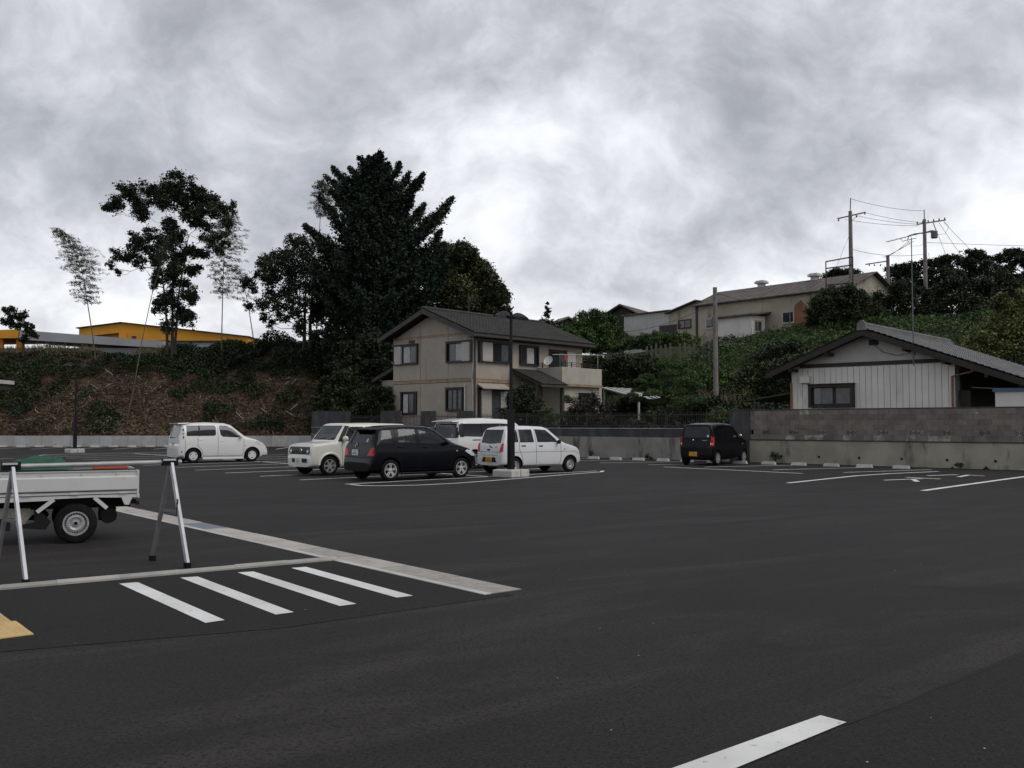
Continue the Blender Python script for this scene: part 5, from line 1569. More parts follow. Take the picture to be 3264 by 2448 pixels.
# trims on the gable
def trim(mp, a0, a1, z0, z1, d=0.02, mat='tan_trim'):
    mb = MB(OF); mbox(mb, mp, a0, a1, 0.0, d, z0, z1); return mb.build('wall_trim', mat, hs)
trim(gmap, -7.36, 0.0, 6.90, 7.06); trim(gmap, -7.36, 0.025, 4.12, 4.30, 0.025); trim(smap, 0.0, 3.4, 4.07, 4.25, 0.025)
for a in (-4.80, -2.31):
    trim(gmap, a, a + 0.045, 1.2, 4.12, 0.012); trim(gmap, a, a + 0.045, 4.30, 6.90, 0.012); trim(gmap, a, a + 0.045, 7.06, 7.70, 0.012)
trim(gmap, -7.36, -7.31, 1.2, 4.12, 0.012)
for mp, a0, a1 in ((gmap, -7.36, 0.0), (smap, 0.0, 3.4)):
    for zz in (4.108, 4.312) if mp is gmap else (4.058, 4.262):
        mb = MB(OF); mbox(mb, mp, a0, a1, 0.0, 0.016, zz - 0.01, zz + 0.01); mb.build('trim_line', 'brown_wood', hs)
# windows on the gable
window(hs, gmap, -7.23, -4.96, 5.32, 6.58, [(-6.30, -5.72, 'curtain'), (-5.66, -5.08, 'curtain_dim')], 0.14, (-7.14, -6.50), OF)
window(hs, gmap, -2.36, -0.12, 5.26, 6.52, [(-2.12, -1.62, 'curtain_dim'), (-1.58, -1.04, 'curtain')], 0.16, (-0.98, -0.34), OF)
window(hs, gmap, -6.55, -5.07, 2.18, 3.60, [(-6.32, -5.90, 'curtain'), (-5.78, -5.36, 'curtain_dim')], 0.10, None, OF)
window(hs, gmap, -2.40, -0.93, 2.36, 3.76, [(-2.22, -1.92, 'curtain_dim'), (-1.80, -1.50, 'curtain_dim'), (-1.36, -1.06, 'curtain_dim')], 0.14, None, OF)
mb = MB(OF); mb.box(-5.82, -5.31, -0.05, 0.0, 6.66, 6.84); mb.build('vent_louvre', 'window_frame', hs)
mb = MB(OF); mb.tube([(-0.12, -0.06, 1.2), (-0.12, -0.06, 4.0), (-0.20, -0.06, 4.3), (-0.10, -0.06, 4.8), (-0.10, -0.06, 6.62), (-0.85, -0.06, 6.64)], 0.035, 8); mb.build('drain_pipe', 'white_pipe', hs)
mb = MB(OF); mb.tube([(0.05, -0.05, 1.2), (0.05, -0.05, 6.6), (0.62, -0.05, 6.72)], 0.045, 8); mb.build('drain_pipe', 'fascia', hs)
mb = MB(OF); mb.tube([(-0.78, -0.07, 2.1), (-0.78, -0.07, 3.9), (-0.74, 0.0, 3.95)], 0.05, 8); mb.build('duct', 'white_pipe', hs)
# windows on the long side
window(hs, smap, 0.22, 3.05, 5.26, 6.50, [(1.42, 2.1, 'window_glass'), (2.2, 2.80, 'curtain_dim')], 0.16, (0.50, 1.35), OF)
window(hs, smap, 3.84, 5.58, 5.24, 6.46, [(4.0, 4.45, 'window_glass'), (4.52, 5.16, 'curtain'), (5.22, 5.45, 'window_glass')], 0.14, None, OF)
window(hs, smap, 0.20, 3.25, 1.4, 3.72, [(1.40, 2.05, 'curtain_dim'), (2.15, 2.75, 'curtain'), (2.80, 3.12, 'window_glass')], 0.12, (0.46, 1.30), OF)
mb = MB(OF); mb.prism([(0.0, 4.0), (0.55, 3.72), (0.55, 3.66), (0.0, 3.92)], 0.15, 2.5, 'y'); mb.build('awning', 'stucco', hs)
window(hs, smap, 6.65, 8.40, 4.35, 6.34, [(6.8, 7.5, 'window_glass'), (7.6, 8.25, 'curtain_dim')], 0.08, None, OF)
mb = MB(OF); mbox(mb, smap, 8.42, 9.25, 0.0, 0.12, 4.4, 6.28); mb.build('shutter_box', 'shutter', hs)
window(hs, smap, 7.9, 9.6, 2.0, 3.66, [(8.1, 8.75, 'window_glass'), (8.85, 9.45, 'window_glass')], 0.10, None, OF)
# balcony
mb = MB(OF)
mb.box(0.0, 1.97, 5.60, 5.72, 4.10, 5.13).box(1.85, 1.97, 5.72, 9.62, 4.10, 5.13).box(0.0, 1.85, 9.50, 9.62, 4.10, 5.13).box(0.0, 1.85, 5.72, 9.50, 4.10, 4.22)
bal = mb.build('balcony', 'stucco_pale', hs)
mb = MB(OF); mb.box(0.01, 2.0, 5.57, 9.65, 3.94, 4.10); mb.build('balcony_edge', 'tan_trim', bal)
mb = MB(OF)
for zz in (5.22, 5.32, 5.42):
    mb.box(0.02, 1.95, 5.64, 5.67, zz, zz + 0.03).box(1.90, 1.93, 5.67, 9.58, zz, zz + 0.03)
for y in (5.66, 6.6, 7.6, 8.6, 9.56):
    mb.box(1.89, 1.94, y - 0.025, y + 0.025, 5.13, 5.46)
mb.box(0.3, 0.35, 5.63, 5.68, 5.13, 5.46)
mb.build('balcony_rail', 'iron', bal)
# wall below the balcony and porch
mb = MB(OF); mb.box(0.002, 1.75, 6.10, 9.9, 1.0, 3.94); mb.build('bay_wall', 'stucco_pale', hs)
window(hs, smap, 7.55, 9.05, 2.0, 3.55, [(7.7, 8.25, 'window_glass'), (8.35, 8.9, 'window_glass')], 0.10, None, OF, base=1.75)
mb = MB(OF); mb.prism([(0.0, 4.98), (2.5, 3.98), (2.5, 3.84), (0.0, 4.82)], 3.05, 5.45, 'y'); mb.build('porch_roof', 'dark_wood', hs)
tiled_slope('porch_tiles', hs, (2.53, 3.02, 3.985), (2.53, 5.48, 3.985), (0.02, 3.02, 4.99), 'roof_tile', off=OF)
mb = MB(OF); mb.box(2.50, 2.58, 3.0, 5.5, 3.80, 3.93); mb.build('porch_fascia', 'fascia', hs)
for y in (3.2, 5.3):
    mb = MB(OF); mb.box(2.1, 2.24, y - 0.07, y + 0.07, 1.0, 3.95); mb.build('porch_post', 'brown_wood', hs)
mb = MB(OF); mb.box(0.002, 0.06, 3.7, 5.0, 1.2, 3.4); mb.build('front_door', 'brown_wood', hs)
# lean-to roof at the left
mb = MB(OF); mb.prism([(-7.20, 5.38), (-9.60, 4.50), (-9.60, 4.28), (-7.20, 5.12)], 0.05, 5.0, 'y'); mb.build('lean_to_roof', 'dark_wood', hs)
tiled_slope('lean_to_tiles', hs, (-9.62, 5.0, 4.50), (-9.62, 0.03, 4.50), (-7.36, 5.0, 5.37), 'roof_tile', off=OF)
mb = MB(OF); mb.box(-9.1, -7.36, 0.5, 4.8, 1.0, 4.45); mb.build('lean_to_wall', 'stucco', hs)
# satellite dish, laundry
d = thing('satellite_dish', 'round white satellite dish above the balcony corner', 'dish', lot(0.95, 5.66, 5.13, (-2.16, 55.0)), ROT)
mb = MB(); mb.lathe([(0.0, 0.05), (0.15, 0.035), (0.28, -0.01), (0.31, -0.03), (0.27, -0.005), (0.14, 0.05), (0.0, 0.065)], (0, 0, 0), 'y', 24, caps=False)
o = mb.build('reflector', 'white_plain', d, smooth=True); o.location = (0.0, -0.15, 0.42); o.rotation_euler = (R(-25), 0, R(10))
MB().tube([(0, 0, 0), (0, 0, 0.40)], 0.02, 8).build('mast', 'grey_metal', d)
MB().tube([(0, -0.18, 0.20), (0.02, -0.42, 0.35)], 0.012, 6).build('feed_arm', 'trim_black', d)
d = thing('laundry_pole', 'pale laundry pole with pegs over the balcony rail', 'laundry pole', lot(1.3, 7.0, 5.13, (-2.16, 55.0)), ROT)
MB().tube([(-0.6, -0.8, 0.85), (0.6, 3.0, 0.95)], 0.018, 8).build('pole', 'white_pipe', d)
MB().tube([(0.52, 2.4, 0.0), (0.52, 2.4, 1.02)], 0.016, 8).build('stand', 'white_pipe', d)
MB().tube([(-0.3, 0.2, 0.0), (-0.3, 0.2, 0.9)], 0.016, 8).build('stand', 'white_pipe', d)
MB().lathe([(0.05, -0.08), (0.07, 0.0), (0.05, 0.08)], (0.58, 2.9, 0.84), 'z', 8).build('peg_hanger', 'white_pipe', d)
mb = MB(); mb.hexa([(-0.32, 0.05, 0.50), (-0.30, 0.22, 0.56), (-0.26, 0.22, 0.56), (-0.28, 0.05, 0.50)], [(-0.33, 0.02, 0.84), (-0.27, 0.20, 0.86), (-0.25, 0.20, 0.86), (-0.30, 0.02, 0.84)])
o = mb.build('red_cloth', 'red_cloth', None, loc=lot(1.3, 7.0, 5.13, (-2.16, 55.0)), rz=ROT); tag(o, 'red cloth hanging from the balcony laundry pole', 'laundry')
# rooftop TV aerial
d = thing('tv_aerial', 'thin TV aerial above the two-storey house roof ridge', 'aerial', lot(-3.75, 3.2, 8.6, (-2.16, 55.0)), ROT)
MB().tube([(0, 0, 0), (0, 0, 1.1)], 0.015, 6).build('mast', 'grey_metal', d)
MB().tube([(0.5, -0.3, 1.05), (-0.3, 0.5, 1.05)], 0.012, 6).build('boom', 'grey_metal', d)
mb = MB()
for k in range(7):
    c_ = Vector((0.5 - 0.13 * k, -0.3 + 0.13 * k, 1.05)); mb.tube([c_ + Vector((-0.14, -0.14, 0)), c_ + Vector((0.14, 0.14, 0))], 0.007, 4)
mb.build('elements', 'grey_metal', d)

# ------------------------------------------------------------------ white house on the right
HB2 = 0.95
wh_ = thing('white_house', 'single-storey house with white vertical boards and grey tiled gable roof behind the block wall', 'house', (12.23, 40.9, HB2), ROT)
OW = (0, 0, -HB2)
D2 = 9.5
mb = MB(OW); mb.prism([(0, 0.95), (6.66, 0.95), (6.66, 4.2), (3.35, 5.38), (0, 4.05)], 0.02, D2, 'y'); mb.build('walls', 'plaster', wh_)
bd = MB(OW).box(0.008, 0.242, -0.022, 0.019, 1.05, 3.98).mesh('board', 'siding')
for i in range(27):
    o = link(bpy.data.objects.new('board', bd), wh_); o.location = (-0.03 + 0.25 * i - 0.03, 0, 0)
MB(OW).box(-0.05, 6.70, -0.004, 0.019, 1.0, 3.95).build('board_backing', 'gap_dark', wh_)
mb = MB(OW); mb.box(0.35, 6.6, -0.06, 0.02, 4.02, 4.17); mb.build('beam', 'dark_wood', wh_)
ap2 = (3.38, 5.46); eL, eR = (-0.88, 3.80), (9.6, 3.10)
for (xe, ze, sg) in ((eL[0], eL[1], -1), (eR[0], eR[1], 1)):
    P = [(ap2[0], ap2[1] - 0.14), (xe, ze - 0.12), (xe, ze), (ap2[0], ap2[1])]
    mb = MB(OW); mb.prism(P if sg > 0 else P[::-1], -0.75, D2 + 0.6, 'y'); mb.build('roof_slab', 'brown_wood', wh_)
    a, b_ = ((xe, -0.78), (xe, D2 + 0.62)) if sg > 0 else ((xe, D2 + 0.62), (xe, -0.78))
    tiled_slope('roof_tiles', wh_, (a[0], a[1], ze + 0.01), (b_[0], b_[1], ze + 0.01), (ap2[0], a[1], ap2[1] + 0.015), 'roof_tile_grey', 0.27, 0.25, 0.045, OW)
    P = [(ap2[0], ap2[1] - 0.26), (xe, ze - 0.24), (xe, ze - 0.005), (ap2[0], ap2[1] - 0.005)]
    mb = MB(OW); mb.prism(P if sg > 0 else P[::-1], -0.80, -0.752, 'y'); mb.build('barge_board', 'brown_wood', wh_)
rdg = MB(OW); rdg.box(ap2[0] - 0.12, ap2[0] + 0.12, -0.70, D2 + 0.55, ap2[1], ap2[1] + 0.16); rdg.build('ridge_base', 'roof_tile_grey', wh_)
capm = MB(OW).tube([(ap2[0], 0.0, ap2[1] + 0.20), (ap2[0], 0.245, ap2[1] + 0.20)], [0.10, 0.088], 10).mesh('ridge_tile', 'roof_tile_grey', True)
for i in range(42):
    o = link(bpy.data.objects.new('ridge_tile', capm), wh_); o.location = (0, -0.70 + 0.25 * i, 0)
mb = MB(OW); mb.prism([(ap2[0] - 0.2, ap2[1] - 0.05), (ap2[0] + 0.2, ap2[1] - 0.05), (ap2[0] + 0.17, ap2[1] + 0.22), (ap2[0] + 0.05, ap2[1] + 0.36), (ap2[0] - 0.05, ap2[1] + 0.36), (ap2[0] - 0.17, ap2[1] + 0.22)], -0.86, -0.72, 'y'); mb.build('ridge_ornament', 'roof_tile_grey', wh_)
# purlin ends under the gable
for x in (0.2, 1.8, 5.0, 6.5, 8.0):
    z = ap2[1] - 0.24 - abs(x - ap2[0]) * 0.39 if x < ap2[0] else ap2[1] - 0.24 - (x - ap2[0]) * 0.38
    mb = MB(OW); mb.box(x - 0.06, x + 0.06, -0.74, 0.01, z - 0.13, z); mb.build('purlin', 'brown_wood', wh_)
window(wh_, gmap, 0.78, 2.74, 2.30, 3.28, [(0.95, 1.28, 'window_glass'), (1.30, 1.80, 'curtain_dim'), (1.95, 2.55, 'curtain_dim')], 0.20, None, OW, frame='brown_wood', fw=0.13, base=0.022)
mb = MB(OW); mb.prism([(0.40, 3.36), (0.84, 3.36), (0.84, 3.66), (0.40, 3.66)], -0.25, -0.022, 'y'); mb.build('vent_hood', 'siding', wh_, bevel=0.02)
mb = MB(OW); mb.box(3.36, 3.72, -0.05, 0.03, 4.84, 5.06)
mb.build('gable_vent', 'dark_wood', wh_)
mb = MB(OW); mb.tube([(3.55, -0.03, 4.86), (3.9, -0.05, 4.55), (4.5, -0.05, 4.36), (5.0, -0.05, 4.45), (5.33, -0.3, 4.62)], 0.01, 6); mb.build('cable', 'cable', wh_)
mb = MB(OW); mb.tube([(6.60, -0.09, 1.0), (6.60, -0.09, 3.45), (7.3, -0.1, 3.6), (7.75, -0.3, 3.85)], 0.045, 8); mb.build('drain_pipe', 'copper_pipe', wh_)
mb = MB(OW); mb.tube([(-0.06, -0.06, 1.0), (-0.06, -0.06, 3.4)], 0.045, 8); mb.build('drain_pipe', 'copper_pipe', wh_)
# open veranda on the right
mb = MB(OW); mb.box(6.67, 6.72, 0.6, D2, 0.95, 4.0); mb.build('veranda_wall', 'dark_wood', wh_)
for x, y in ((9.0, 0.1), (9.0, 3.4), (9.0, 6.8)):
    mb = MB(OW); mb.box(x - 0.07, x + 0.07, y - 0.07, y + 0.07, 0.95, 3.2); mb.build('veranda_post', 'brown_wood', wh_)
mb = MB(OW); mb.box(8.95, 9.06, 0.0, 7.0, 2.95, 3.08); mb.build('veranda_beam', 'brown_wood', wh_)
mb = MB(OW); mb.box(6.75, 7.15, 0.25, 0.45, 0.95, 2.9); mb.build('veranda_panel', 'brown_wood', wh_)
for k in range(5):
    mb = MB(OW); mb.box(7.2 + 0.36 * k, 7.54 + 0.36 * k, 4.0, 4.06, 0.95, 2.8); mb.build('sliding_door', 'weather_wood', wh_)
mb = MB(OW); mb.tube([(6.9, 1.2, 3.05), (9.4, 1.2, 2.85)], 0.02, 8); mb.build('laundry_rail', 'white_pipe', wh_)
d = thing('hanging_hook', 'white laundry hook hanging in the veranda of the white house', 'hook', lot(7.95, 1.2, 2.40, (12.23, 40.9)), ROT)
MB().tube([(0, 0, 0.03), (0, 0, 0.60)], 0.009, 6).build('rod', 'white_plain', d)
MB().tube([(-0.13, 0, 0.05), (-0.09, 0, 0.0), (0, 0, 0.03), (0.09, 0, 0.0), (0.13, 0, 0.05)], 0.012, 6).build('hooks', 'white_plain', d)
d = thing('storage_shed', 'cream storage shed with blue roof at the right edge', 'shed', lot(8.2, -0.6, 0.95, (12.23, 40.9)), ROT)
MB().box(0.05, 2.2, 0.05, 1.2, 0, 1.85).build('walls', 'siding', d); MB().prism([(-0.02, 1.85), (2.3, 1.85), (2.3, 1.93), (0.05, 1.99), (-0.02, 1.93)], -0.05, 1.3, 'y').build('roof', 'blue_roof', d)
# aerial mast on the white house
d = thing('tv_aerial', 'tall TV aerial mast strapped to the white house gable', 'aerial', lot(5.32, -0.55, 3.9, (12.23, 40.9)), ROT)
MB().tube([(0, 0, 0), (0, 0, 1.2), (0, 0, 5.05)], [0.028, 0.026, 0.018], 8).build('mast', 'grey_metal', d)
MB().box(-0.06, 0.06, -0.06, 0.06, 0.42, 0.68).build('booster_box', 'grey_metal', d)
MB().tube([(-1.05, 0.2, 5.06), (0.90, -0.2, 5.20)], 0.014, 6).build('boom', 'grey_metal', d)
MB().tube([(-0.45, 0.1, 5.10), (-0.38, 0.1, 4.98), (0.2, 0.0, 5.02)], 0.012, 6).build('boom_stay', 'grey_metal', d)
mb = MB()
for k in range(9):
    c_ = Vector((-1.0 + 0.23 * k, 0.2 - 0.045 * k, 5.065 + 0.016 * k)); mb.tube([c_ + Vector((-0.03, -0.16, 0)), c_ + Vector((0.03, 0.16, 0))], 0.006, 4)
mb.bar((0.93, -0.2, 4.95), (0.99, -0.2, 5.20), 0.015); mb.bar((0.99, -0.2, 5.20), (0.90, -0.2, 5.48), 0.015)
mb.build('elements', 'grey_metal', d)
# timber lean-to shelter left of the white house
d = thing('timber_shelter', 'dark slanting timber shelter roof left of the white house', 'shelter', lot(-3.2, 2.5, 0.95, (12.23, 40.9)), ROT)
for k in range(5):
    MB().hexa([(-0.6 + 0.02 * k, 0.5 * k, 1.72), (2.9, 0.5 * k, 2.2), (2.9, 0.5 * k + 0.46, 2.2), (-0.6 + 0.02 * k, 0.5 * k + 0.46, 1.72)], [(-0.6, 0.5 * k, 1.78 + 0.03 * (k % 2)), (2.9, 0.5 * k, 2.27), (2.9, 0.5 * k + 0.46, 2.27), (-0.6, 0.5 * k + 0.46, 1.78)]).build('roof_board', 'weather_wood', d)
for x, y in ((0.0, 0.1), (2.5, 0.1), (0.0, 2.2), (2.5, 2.2)):
    MB().box(x - 0.06, x + 0.06, y - 0.06, y + 0.06, 0, 1.8 + 0.14 * x).build('post', 'weather_wood', d)
MB().bar((0.6, 0.0, 0.0), (0.2, 0.0, 1.7), 0.14, 0.14).build('brace', 'weather_wood', d)
# carport roof right of the two-storey house
d = thing('carport', 'carport with pale corrugated roof beyond the balcony', 'carport', lot(0.6, 11.4, 1.0, (-2.16, 55.0)), ROT)
MB().hexa([(-0.3, 0, 3.05), (3.0, 0, 2.25), (3.0, 3.6, 2.25), (-0.3, 3.6, 3.05)], [(-0.3, 0, 3.1), (3.0, 0, 2.30), (3.0, 3.6, 2.30), (-0.3, 3.6, 3.1)]).build('roof', 'clear_roof', d)
for k in range(5):
    MB().bar((-0.3 + 0.0, 0.9 * k, 3.12), (3.0, 0.9 * k, 2.32), 0.06, 0.04).build('rafter', 'white_pipe', d)
for x, y, h in ((0.0, 0.3, 2.95), (2.8, 0.3, 2.25), (0.0, 3.3, 2.95), (2.8, 3.3, 2.25)):
    MB().box(x - 0.05, x + 0.05, y - 0.05, y + 0.05, 0, h).build('post', 'white_pipe', d)
# small shelter roof at the far left edge
d = thing('entrance_shelter', 'flat shelter roof with white fascia at the far left edge', 'shelter', (-26.6, 45.0, 0))
MB().box(-2.2, 2.15, -1.2, 1.2, 3.54, 3.72).build('fascia', 'concrete_pale', d); MB().box(-2.1, 2.05, -1.1, 1.1, 3.25, 3.50).build('soffit', 'dark_wood', d)
for x in (-1.9,):
    for y in (-0.9, 0.9): MB().box(x - 0.06, x + 0.06, y - 0.06, y + 0.06, 0, 3.3).build('post', 'black_paint', d)

# ------------------------------------------------------------------ long shed on the hill
FA = R(-49.5)
FB = 9.6
f = thing('long_hill_shed', 'long weathered shed with brown roof and two roof vents on the hilltop', 'shed', (16.44, 98.0, FB), FA)
OFF = (0, 0, -FB)
mb = MB(OFF); mb.prism([(0.0, 8.8), (8.0, 8.8), (8.0, 13.7), (4.0, 15.25), (0.0, 13.7)], 3.6, 20.4, 'x'); mb.build('walls', 'mud_wall', f)
mb = MB(OFF); mb.prism([(0.02, 8.8), (3.6, 8.8), (3.6, 14.05), (0.02, 13.20)], 0.0, 3.6, 'y') if False else mb.add([(0, 0.02, 8.8), (3.6, 0.02, 8.8), (3.6, 0.02, 14.0), (0, 0.02, 13.15), (0, 8, 8.8), (3.6, 8, 8.8), (3.6, 8, 14.0), (0, 8, 13.15)], [(0, 1, 2, 3), (4, 7, 6, 5), (0, 3, 7, 4), (3, 2, 6, 7), (1, 5, 6, 2)])
mb.build('wing_wall', 'mud_wall', f)
mb = MB(OFF); mb.hexa([(-0.3, -0.5, 13.10), (3.8, -0.5, 14.08), (3.8, 8, 14.08), (-0.3, 8, 13.10)], [(-0.3, -0.5, 13.22), (3.8, -0.5, 14.2), (3.8, 8, 14.2), (-0.3, 8, 13.22)]); mb.build('wing_roof', 'slate_roof', f)
for sg in (-1, 1):
    y0, y1 = (-0.55, 4.0) if sg < 0 else (8.55, 4.0)
    mb = MB(OFF); mb.add([(3.3, y0, 13.52), (20.9, y0, 13.52), (20.9, y1, 15.33), (3.3, y1, 15.33), (3.3, y0, 13.62), (20.9, y0, 13.62), (20.9, y1, 15.43), (3.3, y1, 15.43)], [(0, 3, 2, 1), (4, 5, 6, 7), (0, 1, 5, 4), (1, 2, 6, 5), (2, 3, 7, 6), (3, 0, 4, 7)])
    mb.build('roof', 'slate_roof', f)
for k in range(20):
    x = 3.35 + k * 0.9
    mb = MB(OFF); mb.bar((x, -0.55, 13.63), (x, 4.0, 15.44), 0.05, 0.025); mb.build('roof_seam', 'slate_roof', f)
for x in (8.6, 14.6):
    mb = MB(OFF); mb.box(x - 0.3, x + 0.3, 3.7, 4.3, 15.2, 15.68).box(x - 0.52, x + 0.52, 3.5, 4.5, 15.68, 15.90).box(x - 0.44, x + 0.44, 3.6, 4.4, 15.90, 16.0); mb.build('roof_vent', 'concrete_pale', f, bevel=0.04)
window(f, gmap, 4.70, 6.45, 11.15, 12.20, [(4.85, 5.35, 'window_glass'), (5.42, 5.85, 'curtain_dim'), (5.92, 6.3, 'window_glass')], 0.08, None, OFF, frame='white_pipe')
window(f, gmap, 7.45, 8.1, 11.2, 12.05, [(7.55, 8.0, 'window_glass')], 0.08, None, OFF, frame='white_pipe')
window(f, gmap, 13.6, 14.9, 10.95, 12.1, [(13.7, 14.4, 'window_glass'), (14.48, 14.8, 'window_glass')], 0.08, None, OFF, frame='white_pipe')
window(f, gmap, 1.2, 2.9, 11.4, 12.35, [(1.3, 2.0, 'window_glass'), (2.1, 2.8, 'curtain_dim')], 0.08, None, OFF, frame='weather_wood', hood=False)
mb = MB(OFF); mb.prism([(14.2, 9.6), (16.4, 9.6), (16.2, 12.4), (15.6, 13.0), (15.0, 12.6)], -0.05, -0.005, 'y'); mb.build('rusty_sheet', 'rust_wall', f)
mb = MB(OFF); mb.box(3.5, 3.75, -0.08, 0.0, 9.0, 13.9); mb.build('corner_post', 'weather_wood', f)
mb = MB(OFF); mb.box(-1.3, 1.0, -0.06, 0.0, 10.0, 11.95); mb.build('sliding_door', 'weather_wood', f)
# white metal store, joined to its left
d = thing('metal_store', 'pale grey ribbed metal store left of the long hill shed', 'shed', (16.44, 98.0, FB), FA)
mb = MB(OFF); mb.box(-6.4, -0.02, 0.0, 5.0, 8.8, 13.4); mb.build('walls', 'metal_siding', d)
rb_ = MB(OFF).box(-0.03, 0.03, -0.03, 0.0, 9.0, 13.4).mesh('rib', 'metal_siding')
for k in range(20):
    o = link(bpy.data.objects.new('rib', rb_), d); o.location = (-6.35 + 0.33 * k, 0, 0)
mb = MB(OFF); mb.hexa([(-6.6, -0.3, 13.42), (0.1, -0.3, 13.42), (0.1, 5.2, 13.9), (-6.6, 5.2, 13.9)], [(-6.6, -0.3, 13.54), (0.1, -0.3, 13.54), (0.1, 5.2, 14.0), (-6.6, 5.2, 14.0)]); mb.build('roof', 'slate_roof', d)
# small white hut before the shed
d = thing('white_hut', 'small white hut with flat brown roof before the long hill shed', 'hut', (16.44, 98.0, FB), FA)
mb = MB(OFF); mb.box(8.2, 12.0, -2.6, -0.4, 8.6, 11.75); mb.build('walls', 'siding', d)
mb = MB(OFF); mb.hexa([(7.8, -3.0, 11.70), (12.4, -3.0, 11.70), (12.4, -0.05, 12.05), (7.8, -0.05, 12.05)], [(7.8, -3.0, 11.86), (12.4, -3.0, 11.86), (12.4, -0.05, 12.2), (7.8, -0.05, 12.2)]); mb.build('roof', 'slate_roof', d)
window(d, smap, -2.2, -1.0, 10.2, 11.3, [(-2.1, -1.65, 'curtain_dim'), (-1.55, -1.1, 'window_glass')], 0.06, None, OFF, frame='white_pipe', base=12.0)
# dark barn further left
d = thing('dark_barn', 'dark weathered wooden barn with brown gable roof on the hilltop', 'barn', (12.2, 104.0, 9.6), R(-30))
MB().prism([(-1.9, -0.8), (1.9, -0.8), (1.9, 3.85), (0, 5.0), (-1.9, 3.85)], 0, 7, 'y').build('walls', 'weather_wood', d)
for sg in (-1, 1):
    P = [(0, 5.12), (sg * 2.7, 3.72), (sg * 2.7, 3.86), (0, 5.28)]
    MB().prism(P if sg > 0 else P[::-1], -0.7, 7.5, 'y').build('roof', 'slate_roof', d)
for k in range(9):
    MB().box(-1.86 + 0.42 * k, -1.82 + 0.42 * k, -0.03, 0.0, -0.5, 3.8).build('batten', 'weather_wood', d)
# far tiled gate roof
d = thing('tiled_gate_house', 'tiny far-off tiled roof showing between the trees on the hill', 'house', (7.2, 122.0, 12.2), R(20))
MB().prism([(-1.3, 0), (1.3, 0), (1.3, 2.4), (0, 3.1), (-1.3, 2.4)], 0, 2.5, 'y').build('walls', 'brown_wood', d)
for sg in (-1, 1):
    P = [(0, 3.2), (sg * 1.8, 2.3), (sg * 1.8, 2.45), (0, 3.4)]
    MB().prism(P if sg > 0 else P[::-1], -0.4, 3, 'y').build('roof', 'roof_tile_grey', d)
MB().box(-3.4, -1.2, 0.4, 2.4, 0, 2.3).build('side_wall', 'roof_tile_grey', d)

# ------------------------------------------------------------------ buildings behind the left slope
d = thing('yellow_building', 'yellow warehouse with low gabled roof behind the left slope', 'warehouse', (-60.0, 130.0, 8))
MB().prism([(0, -1.5), (23.4, -1.5), (23.4, 5.75), (5.9, 7.7), (0, 6.95)], 0, 14, 'y').build('walls', 'yellow_wall', d)
mb = MB(); mb.add([(-0.3, -0.4, 6.95), (5.9, -0.4, 7.74), (5.9, 14, 7.74), (-0.3, 14, 6.95), (23.7, -0.4, 5.76), (23.7, 14, 5.76)], [(0, 1, 2, 3), (1, 4, 5, 2)])
o = mb.build('roof', 'brown_wood', d); o.modifiers.new('s', 'SOLIDIFY').thickness = 0.12
MB().add([(0.2, -0.9, 5.55), (6.0, -0.9, 6.15), (6.0, 0.0, 6.3), (0.2, 0.0, 5.7)], [(0, 1, 2, 3)]).build('canopy', 'brown_wood', d)
MB().box(5.9, 6.6, -0.9, 0.0, 3.0, 6.2).build('canopy_pier', 'yellow_wall', d)
window(d, gmap, 4.5, 6.0, 4.2, 5.3, [(4.6, 4.95, 'curtain'), (5.05, 5.45, 'curtain_dim'), (5.55, 5.9, 'curtain')], 0.1, None)
window(d, gmap, 7.4, 7.9, 5.25, 5.75, [(7.48, 7.82, 'window_glass')], 0.1, None)
MB().box(10.2, 22.5, -0.5, 0.0, 2.0, 4.9).build('grey_band', 'grey_wall', d)
MB().box(10.0, 22.7, -0.8, 0.0, 4.9, 5.1).build('band_hood', 'brown_wood', d)
d = thing('grey_building', 'long low building with pale grey sloping roof before the yellow warehouse', 'warehouse', (-57.3, 105.0, 7.5))
MB().box(-6, 18, 0, 8, -1, 2.6).build('walls', 'grey_wall', d)
MB().hexa([(2.5, -0.8, 3.5), (18.6, -0.8, 2.55), (18.6, 7, 2.55), (2.5, 7, 3.5)], [(2.7, -0.8, 4.55), (18.6, -0.8, 3.30), (18.6, 7, 3.30), (2.7, 7, 4.55)]).build('roof_fascia', 'grey_roof', d)
MB().hexa([(-6, -0.9, 3.55), (2.4, -0.9, 3.65), (2.4, 7, 3.65), (-6, 7, 3.55)], [(-6, -0.9, 4.35), (2.6, -0.9, 4.62), (2.6, 7, 4.62), (-6, 7, 4.35)]).build('orange_fascia', 'yellow_wall', d)
MB().box(-0.4, 0.5, -0.3, 0, 0, 3.6).build('pier', 'orange_wall', d); MB().box(2.0, 2.6, -0.3, 0, 0, 3.6).build('pier', 'orange_wall', d)
MB().box(-6, -0.4, -0.2, 0, 0, 3.6).build('orange_panel', 'orange_wall', d)

# ================================================================== POLES AND WIRES
def concrete_pole(label, x, y, z0, z1, r0=0.17, r1=0.11):
    t = thing('utility_pole', label, 'utility pole', (x, y, z0), 0, 'utility poles on the hill')
    MB().tube([(0, 0, -0.5), (0, 0, z1 - z0)], [r0, r1], 14).build('pole', 'pole_concrete', t, smooth=True)
    return t


def insulator(t, x, y, z, s=1.0):
    MB().lathe([(0.03, 0), (0.07, 0.03), (0.04, 0.06), (0.075, 0.09), (0.04, 0.13), (0.06, 0.17), (0.02, 0.2)], (x, y, z), 'z', 10).build('insulator', 'cable', t)


